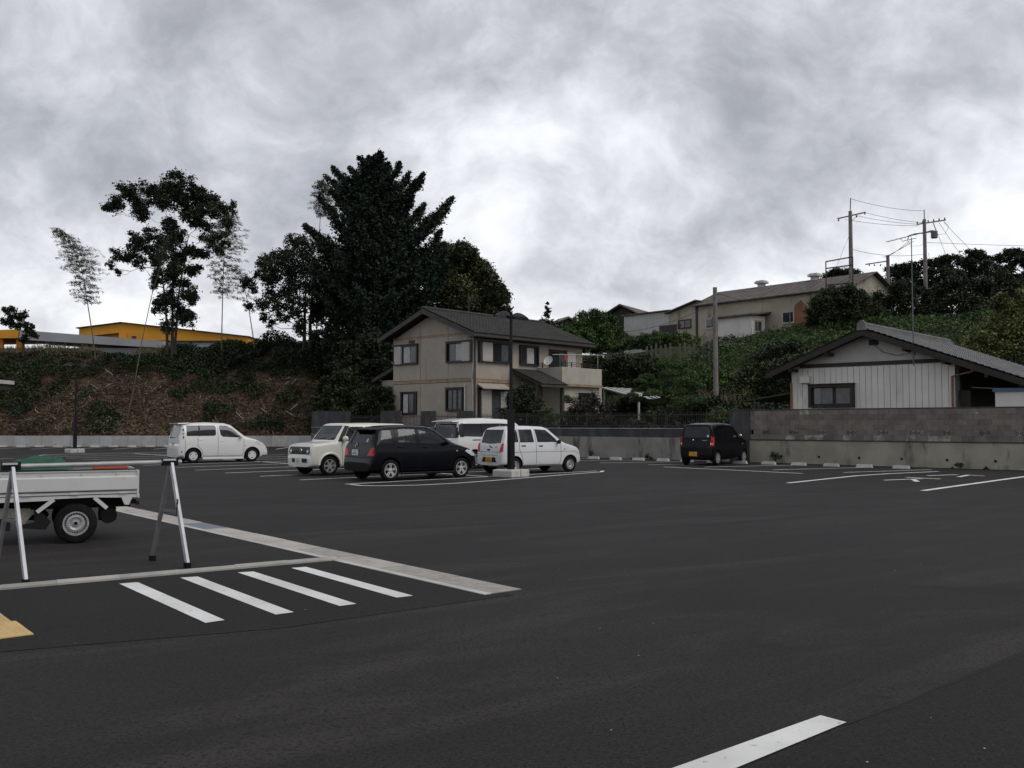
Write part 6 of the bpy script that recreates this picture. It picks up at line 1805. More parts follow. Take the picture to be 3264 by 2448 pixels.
p1 = concrete_pole('short bare concrete utility pole standing among the shrubs of the slope', 13.44, 62.0, 4.0, 10.65, 0.17, 0.14)
MB().tube([(0.12, -0.1, 6.2), (0.45, -0.15, 6.15)], 0.03, 6).build('bracket', 'grey_metal', p1)
p2 = concrete_pole('tallest concrete utility pole with one crossarm and a thin top mast', 30.45, 84.0, 9.6, 20.75, 0.24, 0.16)
MB().tube([(0, 0, 11.0), (0.05, 0, 12.35)], 0.045, 8).build('top_mast', 'grey_metal', p2)
MB().bar((-1.05, 0.35, 10.55), (1.2, -0.5, 10.95), 0.10, 0.10).build('crossarm', 'grey_metal', p2)
for x, y, z in ((-0.95, 0.3, 10.3), (0.5, -0.2, 10.55), (1.15, -0.45, 10.75)): insulator(p2, x, y, z)
MB().bar((0.0, -0.05, 10.1), (0.45, -0.2, 10.62), 0.04, 0.04).build('arm_brace', 'grey_metal', p2)
p3 = concrete_pole('utility pole with transformer can and upright insulators on the hilltop', 38.88, 88.0, 10.2, 20.9, 0.22, 0.15)
MB().tube([(0, 0, 10.6), (0, 0, 11.6)], 0.045, 8).build('top_mast', 'grey_metal', p3)
MB().bar((-0.65, 0.2, 10.25), (1.75, -0.6, 10.5), 0.10, 0.10).build('crossarm', 'grey_metal', p3)
for k in range(6): insulator(p3, -0.6 + 0.45 * k, 0.18 - 0.15 * k, 10.32 + 0.045 * k)
MB().bar((-0.9, 0.3, 9.35), (0.9, -0.3, 9.5), 0.10, 0.10).build('crossarm', 'grey_metal', p3)
MB().tube([(-0.9, 0.3, 9.35), (-1.3, 0.4, 9.25), (-1.45, 0.4, 8.8)], 0.04, 8).build('cable_arm', 'grey_metal', p3)
MB().lathe([(0.26, 0), (0.30, 0.04), (0.30, 0.62), (0.26, 0.68), (0.08, 0.70)], (0.78, -0.28, 8.85), 'z', 18).build('transformer', 'grey_metal', p3)
MB().tube([(1.6, -0.5, 10.4), (2.0, -0.6, 9.9), (1.7, -0.5, 9.2), (1.0, -0.3, 9.2)], 0.015, 6).build('drop_cable', 'cable', p3)
MB().tube([(-1.45, 0.4, 8.8), (-1.2, 0.3, 8.2), (-0.4, 0.1, 8.2), (0, 0, 8.5)], 0.015, 6).build('drop_cable', 'cable', p3)
p4 = concrete_pole('short utility pole with one bent crossarm behind the long shed roof', 36.98, 92.0, 11.5, 18.2, 0.2, 0.16)
MB().bar((-2.1, 0.3, 5.85), (0.1, 0, 6.15), 0.10, 0.10).build('crossarm', 'grey_metal', p4)
MB().bar((-0.9, 0.1, 4.5), (0.4, 0, 4.9), 0.08, 0.08).build('crossarm', 'grey_metal', p4)
for x in (-1.8, -1.3, -0.7): insulator(p4, x, 0.1, 5.65)
fr = thing('steel_frame', 'open steel pipe frame beside the tallest pole at the shed', 'frame', (28.2, 81.5, 12.0), 0)
for a, b_ in (((-0.85, 0, 0), (-0.85, 0, 3.75)), ((1.35, -0.4, 0), (1.35, -0.4, 4.1)), ((-0.85, 0, 3.75), (1.35, -0.4, 4.1)), ((-0.85, 0, 3.15), (1.35, -0.4, 3.4)), ((-0.85, 0, 1.7), (1.35, -0.4, 1.85))):
    MB().tube([a, b_], 0.055, 8).build('pipe', 'iron', fr)
for x in (0.1, 0.4, 0.8):
    MB().tube([(x + 0.10 * math.cos(a), -0.25, 3.13 + 0.10 * x + 0.13 * math.sin(a)) for a in (2 * math.pi * k / 12 for k in range(13))], 0.02, 5).build('hanging_ring', 'iron', fr)


def wire(a, b, sag, label, group, r_=0.018):
    a, b = Vector(a), Vector(b); pts = []
    for i in range(15):
        t = i / 14; p = a.lerp(b, t); p.z -= 4 * sag * t * (1 - t); pts.append(p - a)
    o = MB().tube(pts, r_, 5).build('power_cable', 'cable', None, loc=a[:]); tag(o, label, 'cable', group)


lb = 'thin black cable strung between the tallest pole and the transformer pole'
wire((30.5, 84, 21.9), (38.9, 88, 21.7), 0.25, 'topmost thin cable between the tops of the two tall poles', 'cables between the two tall poles')
for k, (za, zb) in enumerate(((20.55, 20.55), (20.35, 20.45), (20.0, 20.3))):
    wire((31.6 - 0.8 * k, 83.6 + 0.2 * k, za), (38.4 + 0.9 * (k == 0), 88.1, zb), 0.15, ["upper of three close cables between the two tall poles", "middle of three close cables between the two tall poles", "lowest of three close cables between the two tall poles"][k], "cables between the two tall poles")
wire((30.55, 84, 17.3), (38.8, 88, 17.6), 0.35, 'lower sagging cable from the tallest pole to the transformer pole', 'cables between the two tall poles')
for k in range(3):
    wire((37.5 + 0.25 * k, 88.3, 18.9), (36.9 - 0.2 * k, 92, 18.0), 0.1, ordinal(k) + " of three cables slanting from the transformer pole to the short pole, from the left", "cables to the short pole")
for k in range(4):
    wire((40.5 - 0.5 * k, 87.5, 20.5 - 0.9 * (k == 3) - 2 * (k == 3)), (62 - 4 * k, 110, 14), 0.2, ordinal(k) + " of four cables slanting from the transformer pole behind the pines, counted from the right", "cables behind the pines")
wire((39.1, 88, 18.7), (75, 100, 20.8), 0.3, 'long level cable from the transformer pole to the right edge', None)
wire((13.5, 62, 10.3), (24.8, 88.5, 13.2), 0.3, 'cable from the short bare pole up to the long shed', None)
wire((13.4, 62, 9.6), (9.0, 96, 11.2), 0.8, 'cable from the short bare pole to the dark barn', None)
wire((28.2, 84, 13.5), (30.35, 84, 18.6), 0.0, 'stay wire slanting from the tallest pole down to the shed', None, 0.012)

# ================================================================== VEGETATION
def gz(x, y):
    return float(height(x, y))


def grow(tb, nodes, L, tr):
    """branches that fork from the nearest lower limb"""
    todo = sorted(L, key=lambda l: l[2] * 0.6 + math.hypot(l[0], l[1]))
    for (dx, dy, dz, r_) in todo:
        e_ = Vector((dx, dy, dz)); best = None
        for p, ra in nodes:
            d_ = e_ - p
            cost = d_.length + (2.5 * max(0.0, p.z - e_.z + 0.3)) + (0.6 if ra < tr * 0.12 else 0)
            if best is None or cost < best[0]: best = (cost, p, ra)
        _, p, ra = best
        r0 = min(ra * 0.75, tr * 0.42); r1 = max(r0 * 0.45, 0.012)
        mid_ = p.lerp(e_, 0.5) + Vector((random.uniform(-.12, .12), random.uniform(-.12, .12), -0.08)) * (e_ - p).length
        tb.tube([p, p.lerp(mid_, 0.5) + Vector((0, 0, 0.03)), mid_, mid_.lerp(e_, 0.6), e_], [r0, r0 * 0.9, (r0 + r1) / 2, r1 * 1.1, r1], 6)
        nodes.append((mid_, (r0 + r1) / 2)); nodes.append((e_, r1))
        for k in range(3):
            a_ = random.uniform(0, 6.28); q_ = e_ + Vector((math.cos(a_) * r_ * 0.8, math.sin(a_) * r_ * 0.8, random.uniform(-0.2, 0.7) * r_))
            tb.tube([mid_.lerp(e_, random.uniform(0.4, 1.0)), q_], [r1 * 0.7, 0.006], 4)


def lobed_tree(name, label, cat, base, sk, scale, lobes, leaf, dens, size, bark='bark', tr=0.22, stems=((0, 0),), fork=0.35, group=None, depth=0.8, squash=0.85, aspect=0.55, up=0.25, second=0.75):
    """lobes in sketch units round the foot sk of the tree, scaled to metres"""
    x0, y0 = base
    zg = gz(x0, y0)
    t = thing(name, label, cat, (x0, y0, zg - 0.1), 0, group)
    zoff = base_z.get(label, zg) - zg + 0.1
    L = []
    xs = [abs(l[0] - sk[0]) for l in lobes]; Rm = max(xs) * scale
    for lx, ly, lr in lobes:
        dx = (lx - sk[0]) * scale; dz = (sk[1] - ly) * scale + zoff; r_ = lr * scale
        room = math.sqrt(max(0.1, Rm * Rm - dx * dx)) * depth
        dy = random.uniform(-room, room)
        L.append((dx + dy * x0 / y0, dy, max(dz + dy * 0.08, r_ * 0.5), r_))
    # a second, random layer through the depth of the crown
    for (dx, dy, dz, r_) in list(L):
        dx -= dy * x0 / y0
        room = math.sqrt(max(0.1, Rm * Rm - dx * dx)) * depth; dy = random.uniform(-room, room)
        L.append((dx + dy * x0 / y0 + random.uniform(-.3, .3) * r_, dy, max(0.4, dz + random.uniform(-.4, .2) * r_), r_ * second))
    top = max(l[2] for l in L)
    tb = MB(); nodes = []
    for sx_, lean in stems:
        pts = []; rad = []
        for i in range(8):
            q = i / 7
            pts.append((sx_ + lean * q * q * top * 0.6 + random.uniform(-.04, .04), random.uniform(-.05, .05), q * top * 0.72)); rad.append(tr * (1 - 0.8 * q))
            if q >= fork * 0.75: nodes.append((Vector(pts[-1]), rad[-1]))
        tb.tube(pts, rad, 8)
    grow(tb, nodes, L, tr)
    tb.build('trunk', bark, t, smooth=True)
    P = lobe_points(L, dens, squash)
    P = P[P[:, 2] > 0.05]
    quad_mesh('crown', leaf_quads(P, size * (0.6 + 0.8 * rng.random(len(P))), up, aspect), leaf, t)
    return t


base_z = {}
RNG_TREE = random.Random(9)

# --- multi-stemmed broad tree on the left crest
lobes = [(860, 480, 80), (800, 500, 45), (950, 360, 80), (1010, 400, 90), (1130, 410, 90), (1240, 340, 100), (1330, 310, 90), (1420, 340, 80), (1530, 390, 100), (1640, 440, 95), (1725, 490, 62), (1050, 490, 80), (1200, 470, 90), (1310, 420, 100), (1420, 470, 100), (1550, 510, 95), (1480, 600, 75), (1270, 590, 70), (1700, 620, 55), (1560, 640, 70), (1400, 570, 60),
         (1290, 680, 80), (1140, 700, 65), (990, 750, 60), (1080, 780, 80), (1220, 780, 90), (1350, 740, 60), (1600, 740, 75), (1670, 800, 55), (870, 850, 50), (960, 890, 60), (1040, 880, 70), (1180, 860, 80), (1300, 860, 85), (1430, 820, 80), (1520, 850, 55), (830, 930, 35), (885, 965, 35), (1210, 1000, 70), (1330, 960, 85), (1450, 960, 62), (1300, 1050, 75), (1160, 1080, 42), (1390, 1050, 60), (1500, 930, 45),
         (1225, 1200, 70), (1300, 1170, 80), (1420, 1150, 70), (1350, 1270, 90), (1200, 1270, 60), (1420, 1330, 75), (1290, 1370, 70), (1450, 1220, 55)]
lb = 'tall many-stemmed broad tree with rounded leaf tufts on the left crest'
base_z[lb] = 7.45
lobed_tree('broadleaf_tree', lb, 'tree', (-28.3, 78.0), (1300, 1600), 0.011, lobes, 'leaf_dark', 980, 0.10, 'bark_grey', 0.13, ((-0.30, -0.16), (0.0, 0.03), (0.3, 0.12), (0.12, -0.04)), 0.42, None, 0.75, 0.82, second=0.8)
# --- spreading tree left of the conifer
lobes = [(520, 740, 70), (420, 790, 90), (310, 850, 85), (225, 905, 60), (600, 800, 100), (500, 870, 110), (380, 920, 100), (260, 990, 90), (140, 1020, 60), (100, 1050, 40), (170, 1085, 45), (330, 1040, 95), (480, 990, 110), (620, 940, 110), (570, 1070, 110), (420, 1110, 95), (300, 1150, 75), (230, 1205, 65), (150, 1235, 45), (350, 1230, 85), (500, 1190, 95), (620, 1170, 100), (240, 1290, 55), (380, 1300, 65), (500, 1300, 75), (640, 1310, 90), (520, 1410, 55), (300, 1350, 40), (700, 1050, 110), (700, 1230, 100), (720, 900, 100), (780, 980, 100), (800, 1120, 100), (780, 1260, 90), (760, 1400, 80), (650, 1450, 70)]
lb = 'spreading broadleaf tree with dark trunk left of the tall conifer'
base_z[lb] = 7.0
lobed_tree('broadleaf_tree', lb, 'tree', (-17.0, 77.0), (555, 1610), 0.011, lobes, 'leaf_dark', 620, 0.105, 'bark', 0.20, ((0, 0.0), (0.4, 0.05)), 0.38, None, 0.75)
# --- rounded olive-green tree right of the conifer
lobes = [(1600, 830, 100), (1700, 850, 110), (1800, 930, 110), (1880, 1010, 95), (1950, 1090, 90), (2015, 1150, 60), (2005, 1230, 60), (1560, 940, 120), (1680, 980, 140), (1800, 1070, 140), (1900, 1170, 110), (1560, 1090, 120), (1680, 1150, 140), (1800, 1220, 120), (1940, 1290, 70), (1560, 1240, 110), (1680, 1290, 110), (1820, 1320, 80), (1480, 880, 90), (1500, 1020, 110), (1600, 1400, 100), (1750, 1400, 100)]
lb = 'dense rounded olive-green tree right of the tall conifer'
base_z[lb] = 7.6
lobed_tree('round_tree', lb, 'tree', (-4.0, 80.0), (1720, 1560), 0.0115, lobes, 'leaf_olive', 2600, 0.125, 'bark', 0.25, ((0, 0),), 0.3, None, 0.75)

# --- the tall conifer
t = thing('conifer_tree', 'tallest dark conifer with upswept plume-like branches behind the house', 'tree', (-10.95, 75.0, gz(-10.95, 75.0) - 0.2))
zg = gz(-10.95, 75.0) - 0.2
S = 75 / 3000 / 2.328
tips = [(1010, 105), (1065, 120), (905, 155), (690, 200), (810, 195), (1125, 190), (1220, 210), (1280, 265), (1392, 285), (1345, 340), (1600, 438), (1560, 490), (645, 280), (655, 350), (1505, 660), (1380, 455), (1360, 520), (480, 630), (500, 660), (560, 700), (1540, 770), (1470, 560), (740, 330), (800, 270), (960, 130), (1300, 420), (1430, 610), (1560, 860), (620, 460), (600, 800), (1580, 960), (1545, 1050), (570, 980)]
br = MB(); PL = []
ztop = (1560 - 105) * S + 7.8 - zg
br.tube([(0, 0, 0), (0.05, 0, ztop * 0.3), (0, 0, ztop * 0.65), (0, 0, ztop * 0.97)], [0.42, 0.32, 0.18, 0.03], 10)


def plume(a, b, w, n):
    a, b = np.array(a), np.array(b)
    q = rng.random(n) ** 0.75
    c_ = a + (b - a) * q[:, None]
    c_[:, 2] -= np.sin(q * math.pi) * 0.10 * np.linalg.norm(b - a)
    rad = w * (1.05 - q) ** 0.55
    off_ = rng.normal(size=(n, 3)) * (rad * 0.5)[:, None]
    # little side sprays
    k = (np.floor(q * 14) * 1.7)
    off_[:, 0] += np.sin(k * 3.1) * rad * 0.5; off_[:, 1] += np.cos(k * 4.3) * rad * 0.5
    base_ = c_ + off_
    subs = []
    for i_ in range(int(3 + 5 * np.linalg.norm(b - a) / 2)):
        q0 = random.uniform(0.2, 0.78); o_ = a + (b - a) * q0; o_[2] -= math.sin(q0 * math.pi) * 0.10 * np.linalg.norm(b - a)
        d0 = (b - a) / np.linalg.norm(b - a) * 0.7 + rng.normal(size=3) * 0.6; d0[2] = abs(d0[2]) * 0.6 + 0.25
        l0 = random.uniform(0.5, 1.1); m0 = 38
        qq = rng.random(m0)[:, None]
        subs.append(o_ + d0 * l0 * qq + rng.normal(size=(m0, 3)) * 0.10 * (1.1 - qq))
    return np.concatenate([base_] + subs)


for (tx, ty) in tips:
    ex = (tx - 1020) * S; ez = (1560 - ty) * S + 7.8 - zg
    ey = random.uniform(-1, 1) * 1.6
    az = max(1.0, ez - abs(ex) * random.uniform(0.5, 0.85) - 1.0)
    limb(br, (0, 0, az), (ex, ey, ez), 0.07, 0.012, 5, 0.2)
    ln = math.hypot(ex, ez - az)
    PL.append(plume((0, 0, az), (ex, ey, ez), 0.50 + 0.06 * ln, int(380 + 330 * ln)))
half = [(ztop, 0.3), (ztop * 0.9, 1.6), (ztop * 0.8, 2.8), (ztop * 0.68, 4.0), (ztop * 0.5, 5.0), (ztop * 0.35, 5.4), (ztop * 0.2, 4.8), (ztop * 0.06, 4.0)][::-1]
for i in range(230):
    ez = ztop * (0.06 + 0.90 * (i / 230) ** 1.25); R_ = interp(half, ez) * random.uniform(0.6, 1.0)
    a_ = i * 2.39996; ex, ey = R_ * math.cos(a_), R_ * math.sin(a_) * 0.9
    az = max(0.6, ez - R_ * random.uniform(0.25, 0.55) * (1.0 if ez < ztop * 0.6 else 1.6))
    limb(br, (0, 0, az), (ex, ey, ez), 0.06, 0.012, 4, 0.15)
    PL.append(plume((0, 0, az), (ex, ey, ez), 0.55 + 0.06 * R_, int(200 + 170 * R_)))
P = np.concatenate(PL); P = P[P[:, 2] > 0.3]
br.build('trunk', 'bark', t, smooth=True)
quad_mesh('crown', leaf_quads(P, 0.12 * (0.6 + 0.8 * rng.random(len(P))), 0.1, 0.45), 'leaf_conifer', t)

# --- bamboo culms
def bamboo(label, foot, pts, sprays, n, leaf='leaf_bamboo', drop=(0.75, 0, -0.55), sz=0.15):
    """pts: culm relative to foot; sprays: (fraction range, spread)"""
    x, y = foot; z = gz(x, y)
    t = thing('bamboo', label, 'bamboo', (x, y, z - 0.1), 0, 'bamboo culms on the slope')
    V = [Vector(p) for p in pts]
    MB().tube(V, [0.055 - 0.047 * i / (len(V) - 1) for i in range(len(V))], 7).build('culm', 'bamboo_stem', t, smooth=True)
    P = []; bmb = MB()
    def at_(q):
        k = q * (len(V) - 1); i = min(int(k), len(V) - 2); return V[i].lerp(V[i + 1], k - i)
    for i in range(n):
        q = sprays[0] + (sprays[1] - sprays[0]) * (i / n)
        p = at_(q)
        sp = sprays[2] * (0.35 + 0.65 * math.sin(min(1.0, (q - sprays[0]) / (sprays[1] - sprays[0]) * 0.9 + 0.15) * math.pi)) * random.uniform(0.5, 1.15)
        a_ = i * 2.39996
        d_ = Vector((math.cos(a_), math.sin(a_) * 0.8, random.uniform(0.25, 0.6)))
        e_ = p + d_ * sp
        e_.z -= sp * 0.15
        bmb.tube([p, p.lerp(e_, 0.5) + Vector((0, 0, sp * 0.1)), e_], [0.008, 0.006, 0.003], 4)
        m = int(10 + 24 * sp)
        qq = rng.random(m)[:, None]
        c_ = np.array(p)[None] + (np.array(e_) - np.array(p))[None] * (0.25 + 0.8 * qq) + rng.normal(size=(m, 3)) * 0.055
        c_[:, 2] -= (qq[:, 0] ** 2) * 0.22 * sp; c_[:, 0] += (qq[:, 0] ** 2) * 0.12 * sp
        P.append(c_)
    bmb.build('twigs', 'bamboo_stem', t)
    P = np.concatenate(P)
    quad_mesh('leaves', leaf_quads(P, sz * (0.6 + 0.8 * rng.random(len(P))), 0.0, 0.12, drop), leaf, t)


bamboo('feathery bamboo leaning left, nearest the left edge of the crest', (-34.2, 77.2), [(0, 0, 0), (-0.35, 0, 2.4), (-0.85, 0, 5.2), (-1.35, 0.1, 7.6), (-2.1, 0.1, 9.4), (-3.6, 0.2, 11.0)], (0.36, 1.0, 1.75), 150)
bamboo('nearly bare bamboo slanting in front of the many-stemmed tree', (-28.9, 70.6), [(0, 0, 0), (0.5, 0, 2.5), (1.0, 0.1, 6.0), (1.6, 0.3, 9.5), (2.2, 0.5, 12.0), (2.5, 0.6, 14.0)], (0.74, 1.0, 0.75), 60, 'leaf_dark', (0.2, 0, -0.6), 0.10)
bamboo('straight upright bamboo with drooping sprays right of the many-stemmed tree', (-24.0, 77.6), [(0, 0, 0), (0.0, 0, 3.0), (0.03, 0, 6.0), (0.05, 0.1, 9.0), (0.15, 0.1, 11.2), (0.5, 0.2, 12.3)], (0.36, 1.0, 1.9), 150)
bamboo('pale bamboo top showing beside the conifer crown', (-16.2, 77.8), [(0, 0, 0), (0.0, 0, 4.0), (0.1, 0, 8.0), (0.2, 0, 11.5), (0.5, 0.1, 13.6), (0.2, 0.1, 14.8)], (0.62, 1.0, 1.25), 90)
bamboo('short slim bamboo between the broad trees', (-21.3, 78.2), [(0, 0, 0), (-0.3, 0, 2.0), (-0.7, 0, 4.4), (-1.2, 0.1, 6.6), (-1.9, 0.1, 7.8)], (0.45, 1.0, 0.8), 40)


# --- simple mounded shrubs
def shrub(name, label, cat, x, y, lobes, leaf, dens=1500, size=0.10, group=None, z=None, squash=0.85, stem=True, up=0.3, aspect=0.55):
    zg = gz(x, y) if z is None else z
    t = thing(name, label, cat, (x, y, zg - 0.05), 0, group)
    if stem:
        tb = MB(); th = max(l[2] for l in lobes)
        tb.tube([(0, 0, -0.1), (0.03, 0, th * 0.2), (-0.02, 0.02, th * 0.45)], [0.02 + 0.022 * th, 0.018 + 0.018 * th, 0.012 + 0.012 * th], 7)
        grow(tb, [(Vector((0.03, 0, th * 0.2)), 0.018 + 0.018 * th), (Vector((-0.02, 0.02, th * 0.45)), 0.012 + 0.012 * th)], lobes, 0.02 + 0.022 * th)
        tb.build('stem', 'bark', t)
    P = lobe_points(lobes, dens, squash); P = P[P[:, 2] > 0.0]
    quad_mesh('foliage', leaf_quads(P, size * (0.6 + 0.8 * rng.random(len(P))), up, aspect), leaf, t)
    return t


def mound(rx, rz, n, r_, ry=None, z0=0.0):
    ry = ry or rx
    out = []
    for i in range(n):
        a_ = i * 2.39996; q = math.sqrt((i + 0.5) / n)
        h = rz * math.sqrt(max(0.02, 1 - q * q * 0.85))
        ks = max(1, int(math.ceil(h / (r_ * 1.15))))
        for k in range(ks):
            zz = z0 + r_ * 0.45 + (k / max(1, ks - 1) * max(0.0, h - r_ * 0.9) if ks > 1 else 0.0)
            out.append((rx * q * math.cos(a_) + random.uniform(-.1, .1), ry * q * math.sin(a_), zz, r_ * random.uniform(0.8, 1.15)))
    return out


# hilltop and slope shrubs / trees, right of the house
shrub('round_bush', 'large dark rounded bush in front of the long shed wall', 'bush', 28.0, 79.0, mound(2.9, 3.5, 22, 0.8, 2.2), 'leaf_shrub', 1700, 0.09, z=9.7)
shrub('conical_tree', 'small pointed tree beside the roof ridge on the far hill', 'tree', 3.6, 97.0, [(0, 0, 0.8, 1.4), (-0.8, 0.4, 1.4, 1.0), (0.9, -0.3, 1.3, 1.0), (0, 0, 2.3, 0.8), (0.1, 0, 3.1, 0.5), (0.05, 0, 3.7, 0.32), (-1.5, 0, 1.9, 0.5), (0.05, 0.1, 4.15, 0.2), (1.5, 0, 1.7, 0.6), (-2.6, 0, 0.9, 0.9)], 'leaf_shrub', 1500, 0.11, z=10.0)
shrub('leafy_shrub', 'bright green rounded shrub left of the dark barn', 'shrub', 8.0, 92.0, mound(2.7, 4.0, 16, 0.8), 'leaf_green', 1300, 0.10, z=8.7)
shrub('vine_bank', 'vine-covered bank in front of the pale metal store', 'bush', 13.6, 88.5, mound(4.2, 1.5, 20, 0.7, 1.2), 'leaf_green', 1400, 0.09, z=8.7)
shrub('leafy_shrub', 'low pale green shrub below the tiny tiled roof', 'shrub', 4.6, 88.0, mound(1.8, 2.4, 10, 0.6), 'leaf_green', 1400, 0.10, z=8.6)
shrub('clipped_hedge', 'dark overgrown hedge beyond the end of the house roof', 'hedge', 7.0, 74.5, [(x, y, z, 0.9) for x in np.arange(-2.2, 4.4, 0.8) for y in (0, 0.9) for z in (0.6, 1.5, 2.4)], 'leaf_shrub', 1500, 0.10, squash=1.0)
shrub('dark_bush', 'dark bush on the slope right of the short bare pole', 'bush', 16.8, 64.5, mound(1.5, 2.6, 10, 0.65), 'leaf_shrub', 1500, 0.10)
shrub('dark_bush', 'dark bush just above the left eave of the white house', 'bush', 19.2, 63.5, mound(2.2, 2.6, 12, 0.75), 'leaf_shrub', 1500, 0.10)
for x_, y_, rx_, h_, lf_, lab_ in ((11.5, 60.5, 1.6, 1.9, 'leaf_dark', 'dark round bush just left of the short bare pole'), (9.0, 66.0, 2.0, 1.7, 'leaf_shrub', 'broad low bush on the slope above the carport'), (15.2, 56.2, 1.5, 1.6, 'leaf_shrub', 'bush directly behind the timber shelter'),
                                  (14.2, 68.0, 1.9, 1.6, 'leaf_green', 'light green bush on the slope behind the short bare pole'), (20.5, 70.5, 2.0, 1.8, 'leaf_dark', 'dark bush on the slope below the white hut'), (24.5, 69.0, 2.2, 1.7, 'leaf_green', 'light green vine mound above the white house ridge'), (5.6, 70.0, 1.6, 1.8, 'leaf_dark', 'dark bush at the foot of the overgrown hedge')):
    shrub('slope_bush', lab_, 'bush', x_, y_, mound(rx_, h_, 12, 0.6, rx_ * 0.8), lf_, 1500, 0.085, 'bushes on the right-hand slope')
# trees on the hill to the right
for i, (x, y, zb, sc, lab) in enumerate(((35.2, 84.0, 10.0, 1.0, 'leftmost of the dark leafy trees on the right hilltop, next to the shed gable'), (39.6, 83.0, 10.2, 1.08, 'dark leafy hilltop tree below the transformer pole'), (44.6, 84.5, 10.4, 1.12, 'dark leafy hilltop tree below the pine row'), (49.5, 84.0, 10.6, 1.25, 'rightmost dark leafy tree on the hilltop at the right edge'))):
    shrub('hill_tree', lab, 'tree', x, y, [(dx * sc, dy * sc, dz * sc, r_ * sc) for dx, dy, dz, r_ in [(0, 0, 4.0, 1.3), (-1.4, 0.4, 3.3, 1.2), (1.5, -0.3, 3.4, 1.2), (-2.2, 0, 2.2, 1.1), (2.2, 0.2, 2.2, 1.2), (0, -0.8, 2.6, 1.4), (-0.9, -1.0, 1.4, 1.2), (1.0, -1.0, 1.4, 1.2), (0.2, 0.8, 4.6, 0.9), (-2.4, -0.6, 1.0, 1.0), (2.5, -0.6, 1.0, 1.0)]], 'leaf_dark' if i % 2 else 'leaf_shrub', 1300, 0.115, 'dark leafy trees on the hilltop', z=zb - 0.5)
# flat-topped pines on the skyline
for i, (x, y, ht, lab) in enumerate(((33.9, 96.0, 7.0, 'small pine showing just above the long shed roof by the tallest pole'), (39.0, 93.5, 7.0, 'low pine beside the transformer pole on the skyline'), (42.3, 92.0, 7.4, 'pine right of the transformer pole on the skyline'), (46.2, 93.0, 8.4, 'pine with a gap below its crown, middle of the skyline row'), (50.6, 94.0, 8.8, 'pine second from the right edge on the skyline'), (53.6, 93.0, 10.2, 'tallest flat-topped pine at the right edge of the skyline'))):
    L = []
    r1 = random.Random(i + 3)
    for k in range(13):
        q = k / 12; rad = (1 - abs(q - 0.45) * 1.1) * 2.3
        a_ = k * 2.4 + i
        L.append((rad * math.cos(a_) * r1.uniform(0.5, 1), rad * math.sin(a_) * r1.uniform(0.5, 1), ht * (0.58 + 0.40 * q), r1.uniform(0.75, 1.15)))
    L.append((0, 0, ht * 0.97, 0.8))
    shrub('pine_tree', lab, 'tree', x, y, L, 'leaf_dark', 1300, 0.115, 'pines on the skyline', z=10.4, squash=0.58)
# yellow-green tree at the right edge
shrub('flowering_tree', 'yellow-green blossoming tree at the right edge beyond the white house', 'tree', 30.6, 58.5, [(0, 0, 3.0, 1.2), (-1.4, 0, 2.2, 1.0), (-2.1, -0.4, 1.2, 0.85), (-0.6, -0.6, 1.4, 1.0), (0.8, -0.3, 2.0, 1.1), (1.0, 0, 3.6, 1.1), (0.2, 0, 4.4, 0.9), (1.4, 0, 4.8, 0.9), (-0.9, -0.3, 0.4, 0.9), (1.4, -0.4, 0.8, 1.1), (-1.9, 0, 0.2, 0.7), (2.2, 0, 2.8, 1.2)], 'leaf_yellow', 1700, 0.095, z=4.6)
# green netting on the hill
n_ = thing('green_net', 'strip of bright green netting on the right hilltop', 'netting', (40.2, 78.0, 10.4), 0)
MB().hexa([(-1.6, 0, 0.0), (1.9, 0, 0.35), (1.9, 0.03, 0.35), (-1.6, 0.03, 0.0)], [(-1.6, 0, 0.32), (1.9, 0, 0.72), (1.9, 0.03, 0.72), (-1.6, 0.03, 0.32)]).build('net', 'net_green', n_)
for x in (-1.6, 0.2, 1.9): MB().tube([(x, 0.05, -0.8), (x, 0.05, 0.45 + 0.1 * x)], 0.02, 6).build('stake', 'weather_wood', n_)
# row of grey boards on the slope
bd_ = thing('board_fence', 'broken row of short grey upright boards half hidden on the green slope', 'fence', (11.4, 80.0, 7.75), R(-30))
for k in range(15):
    if k in (6, 11): continue
    MB().box(0.42 * k, 0.42 * k + 0.16, 0, 0.05, -0.6, 0.48 + 0.1 * ((k * 7) % 3)).build('board', 'mortar', bd_)

# --- trained pine in the garden
t = thing('trained_pine', 'cloud-pruned garden pine with green pads right of the balcony', 'tree', (8.13, 50.0, 1.0))
S = 0.00753
tb = MB(); tb.tube([(0, 0, 0), (0.1, 0, 1.0), (-0.1, 0.1, 2.0), (0.15, 0, 3.0), (0.1, 0, 3.7)], [0.13, 0.11, 0.09, 0.06, 0.03], 8)
pads = [(545, 905, 70, 42), (605, 922, 55, 30), (680, 962, 50, 34), (570, 978, 80, 40), (400, 1002, 60, 34), (345, 1035, 50, 28), (470, 1040, 60, 30), (420, 1068, 70, 30), (350, 1095, 55, 26), (520, 1050, 85, 40), (655, 1035, 70, 40), (580, 1110, 80, 40), (440, 1125, 80, 40), (690, 1110, 80, 40), (350, 1165, 70, 36), (520, 1180, 90, 40), (640, 1190, 80, 40), (760, 1060, 60, 40), (290, 1130, 45, 24), (740, 1180, 70, 40)]
PP = []
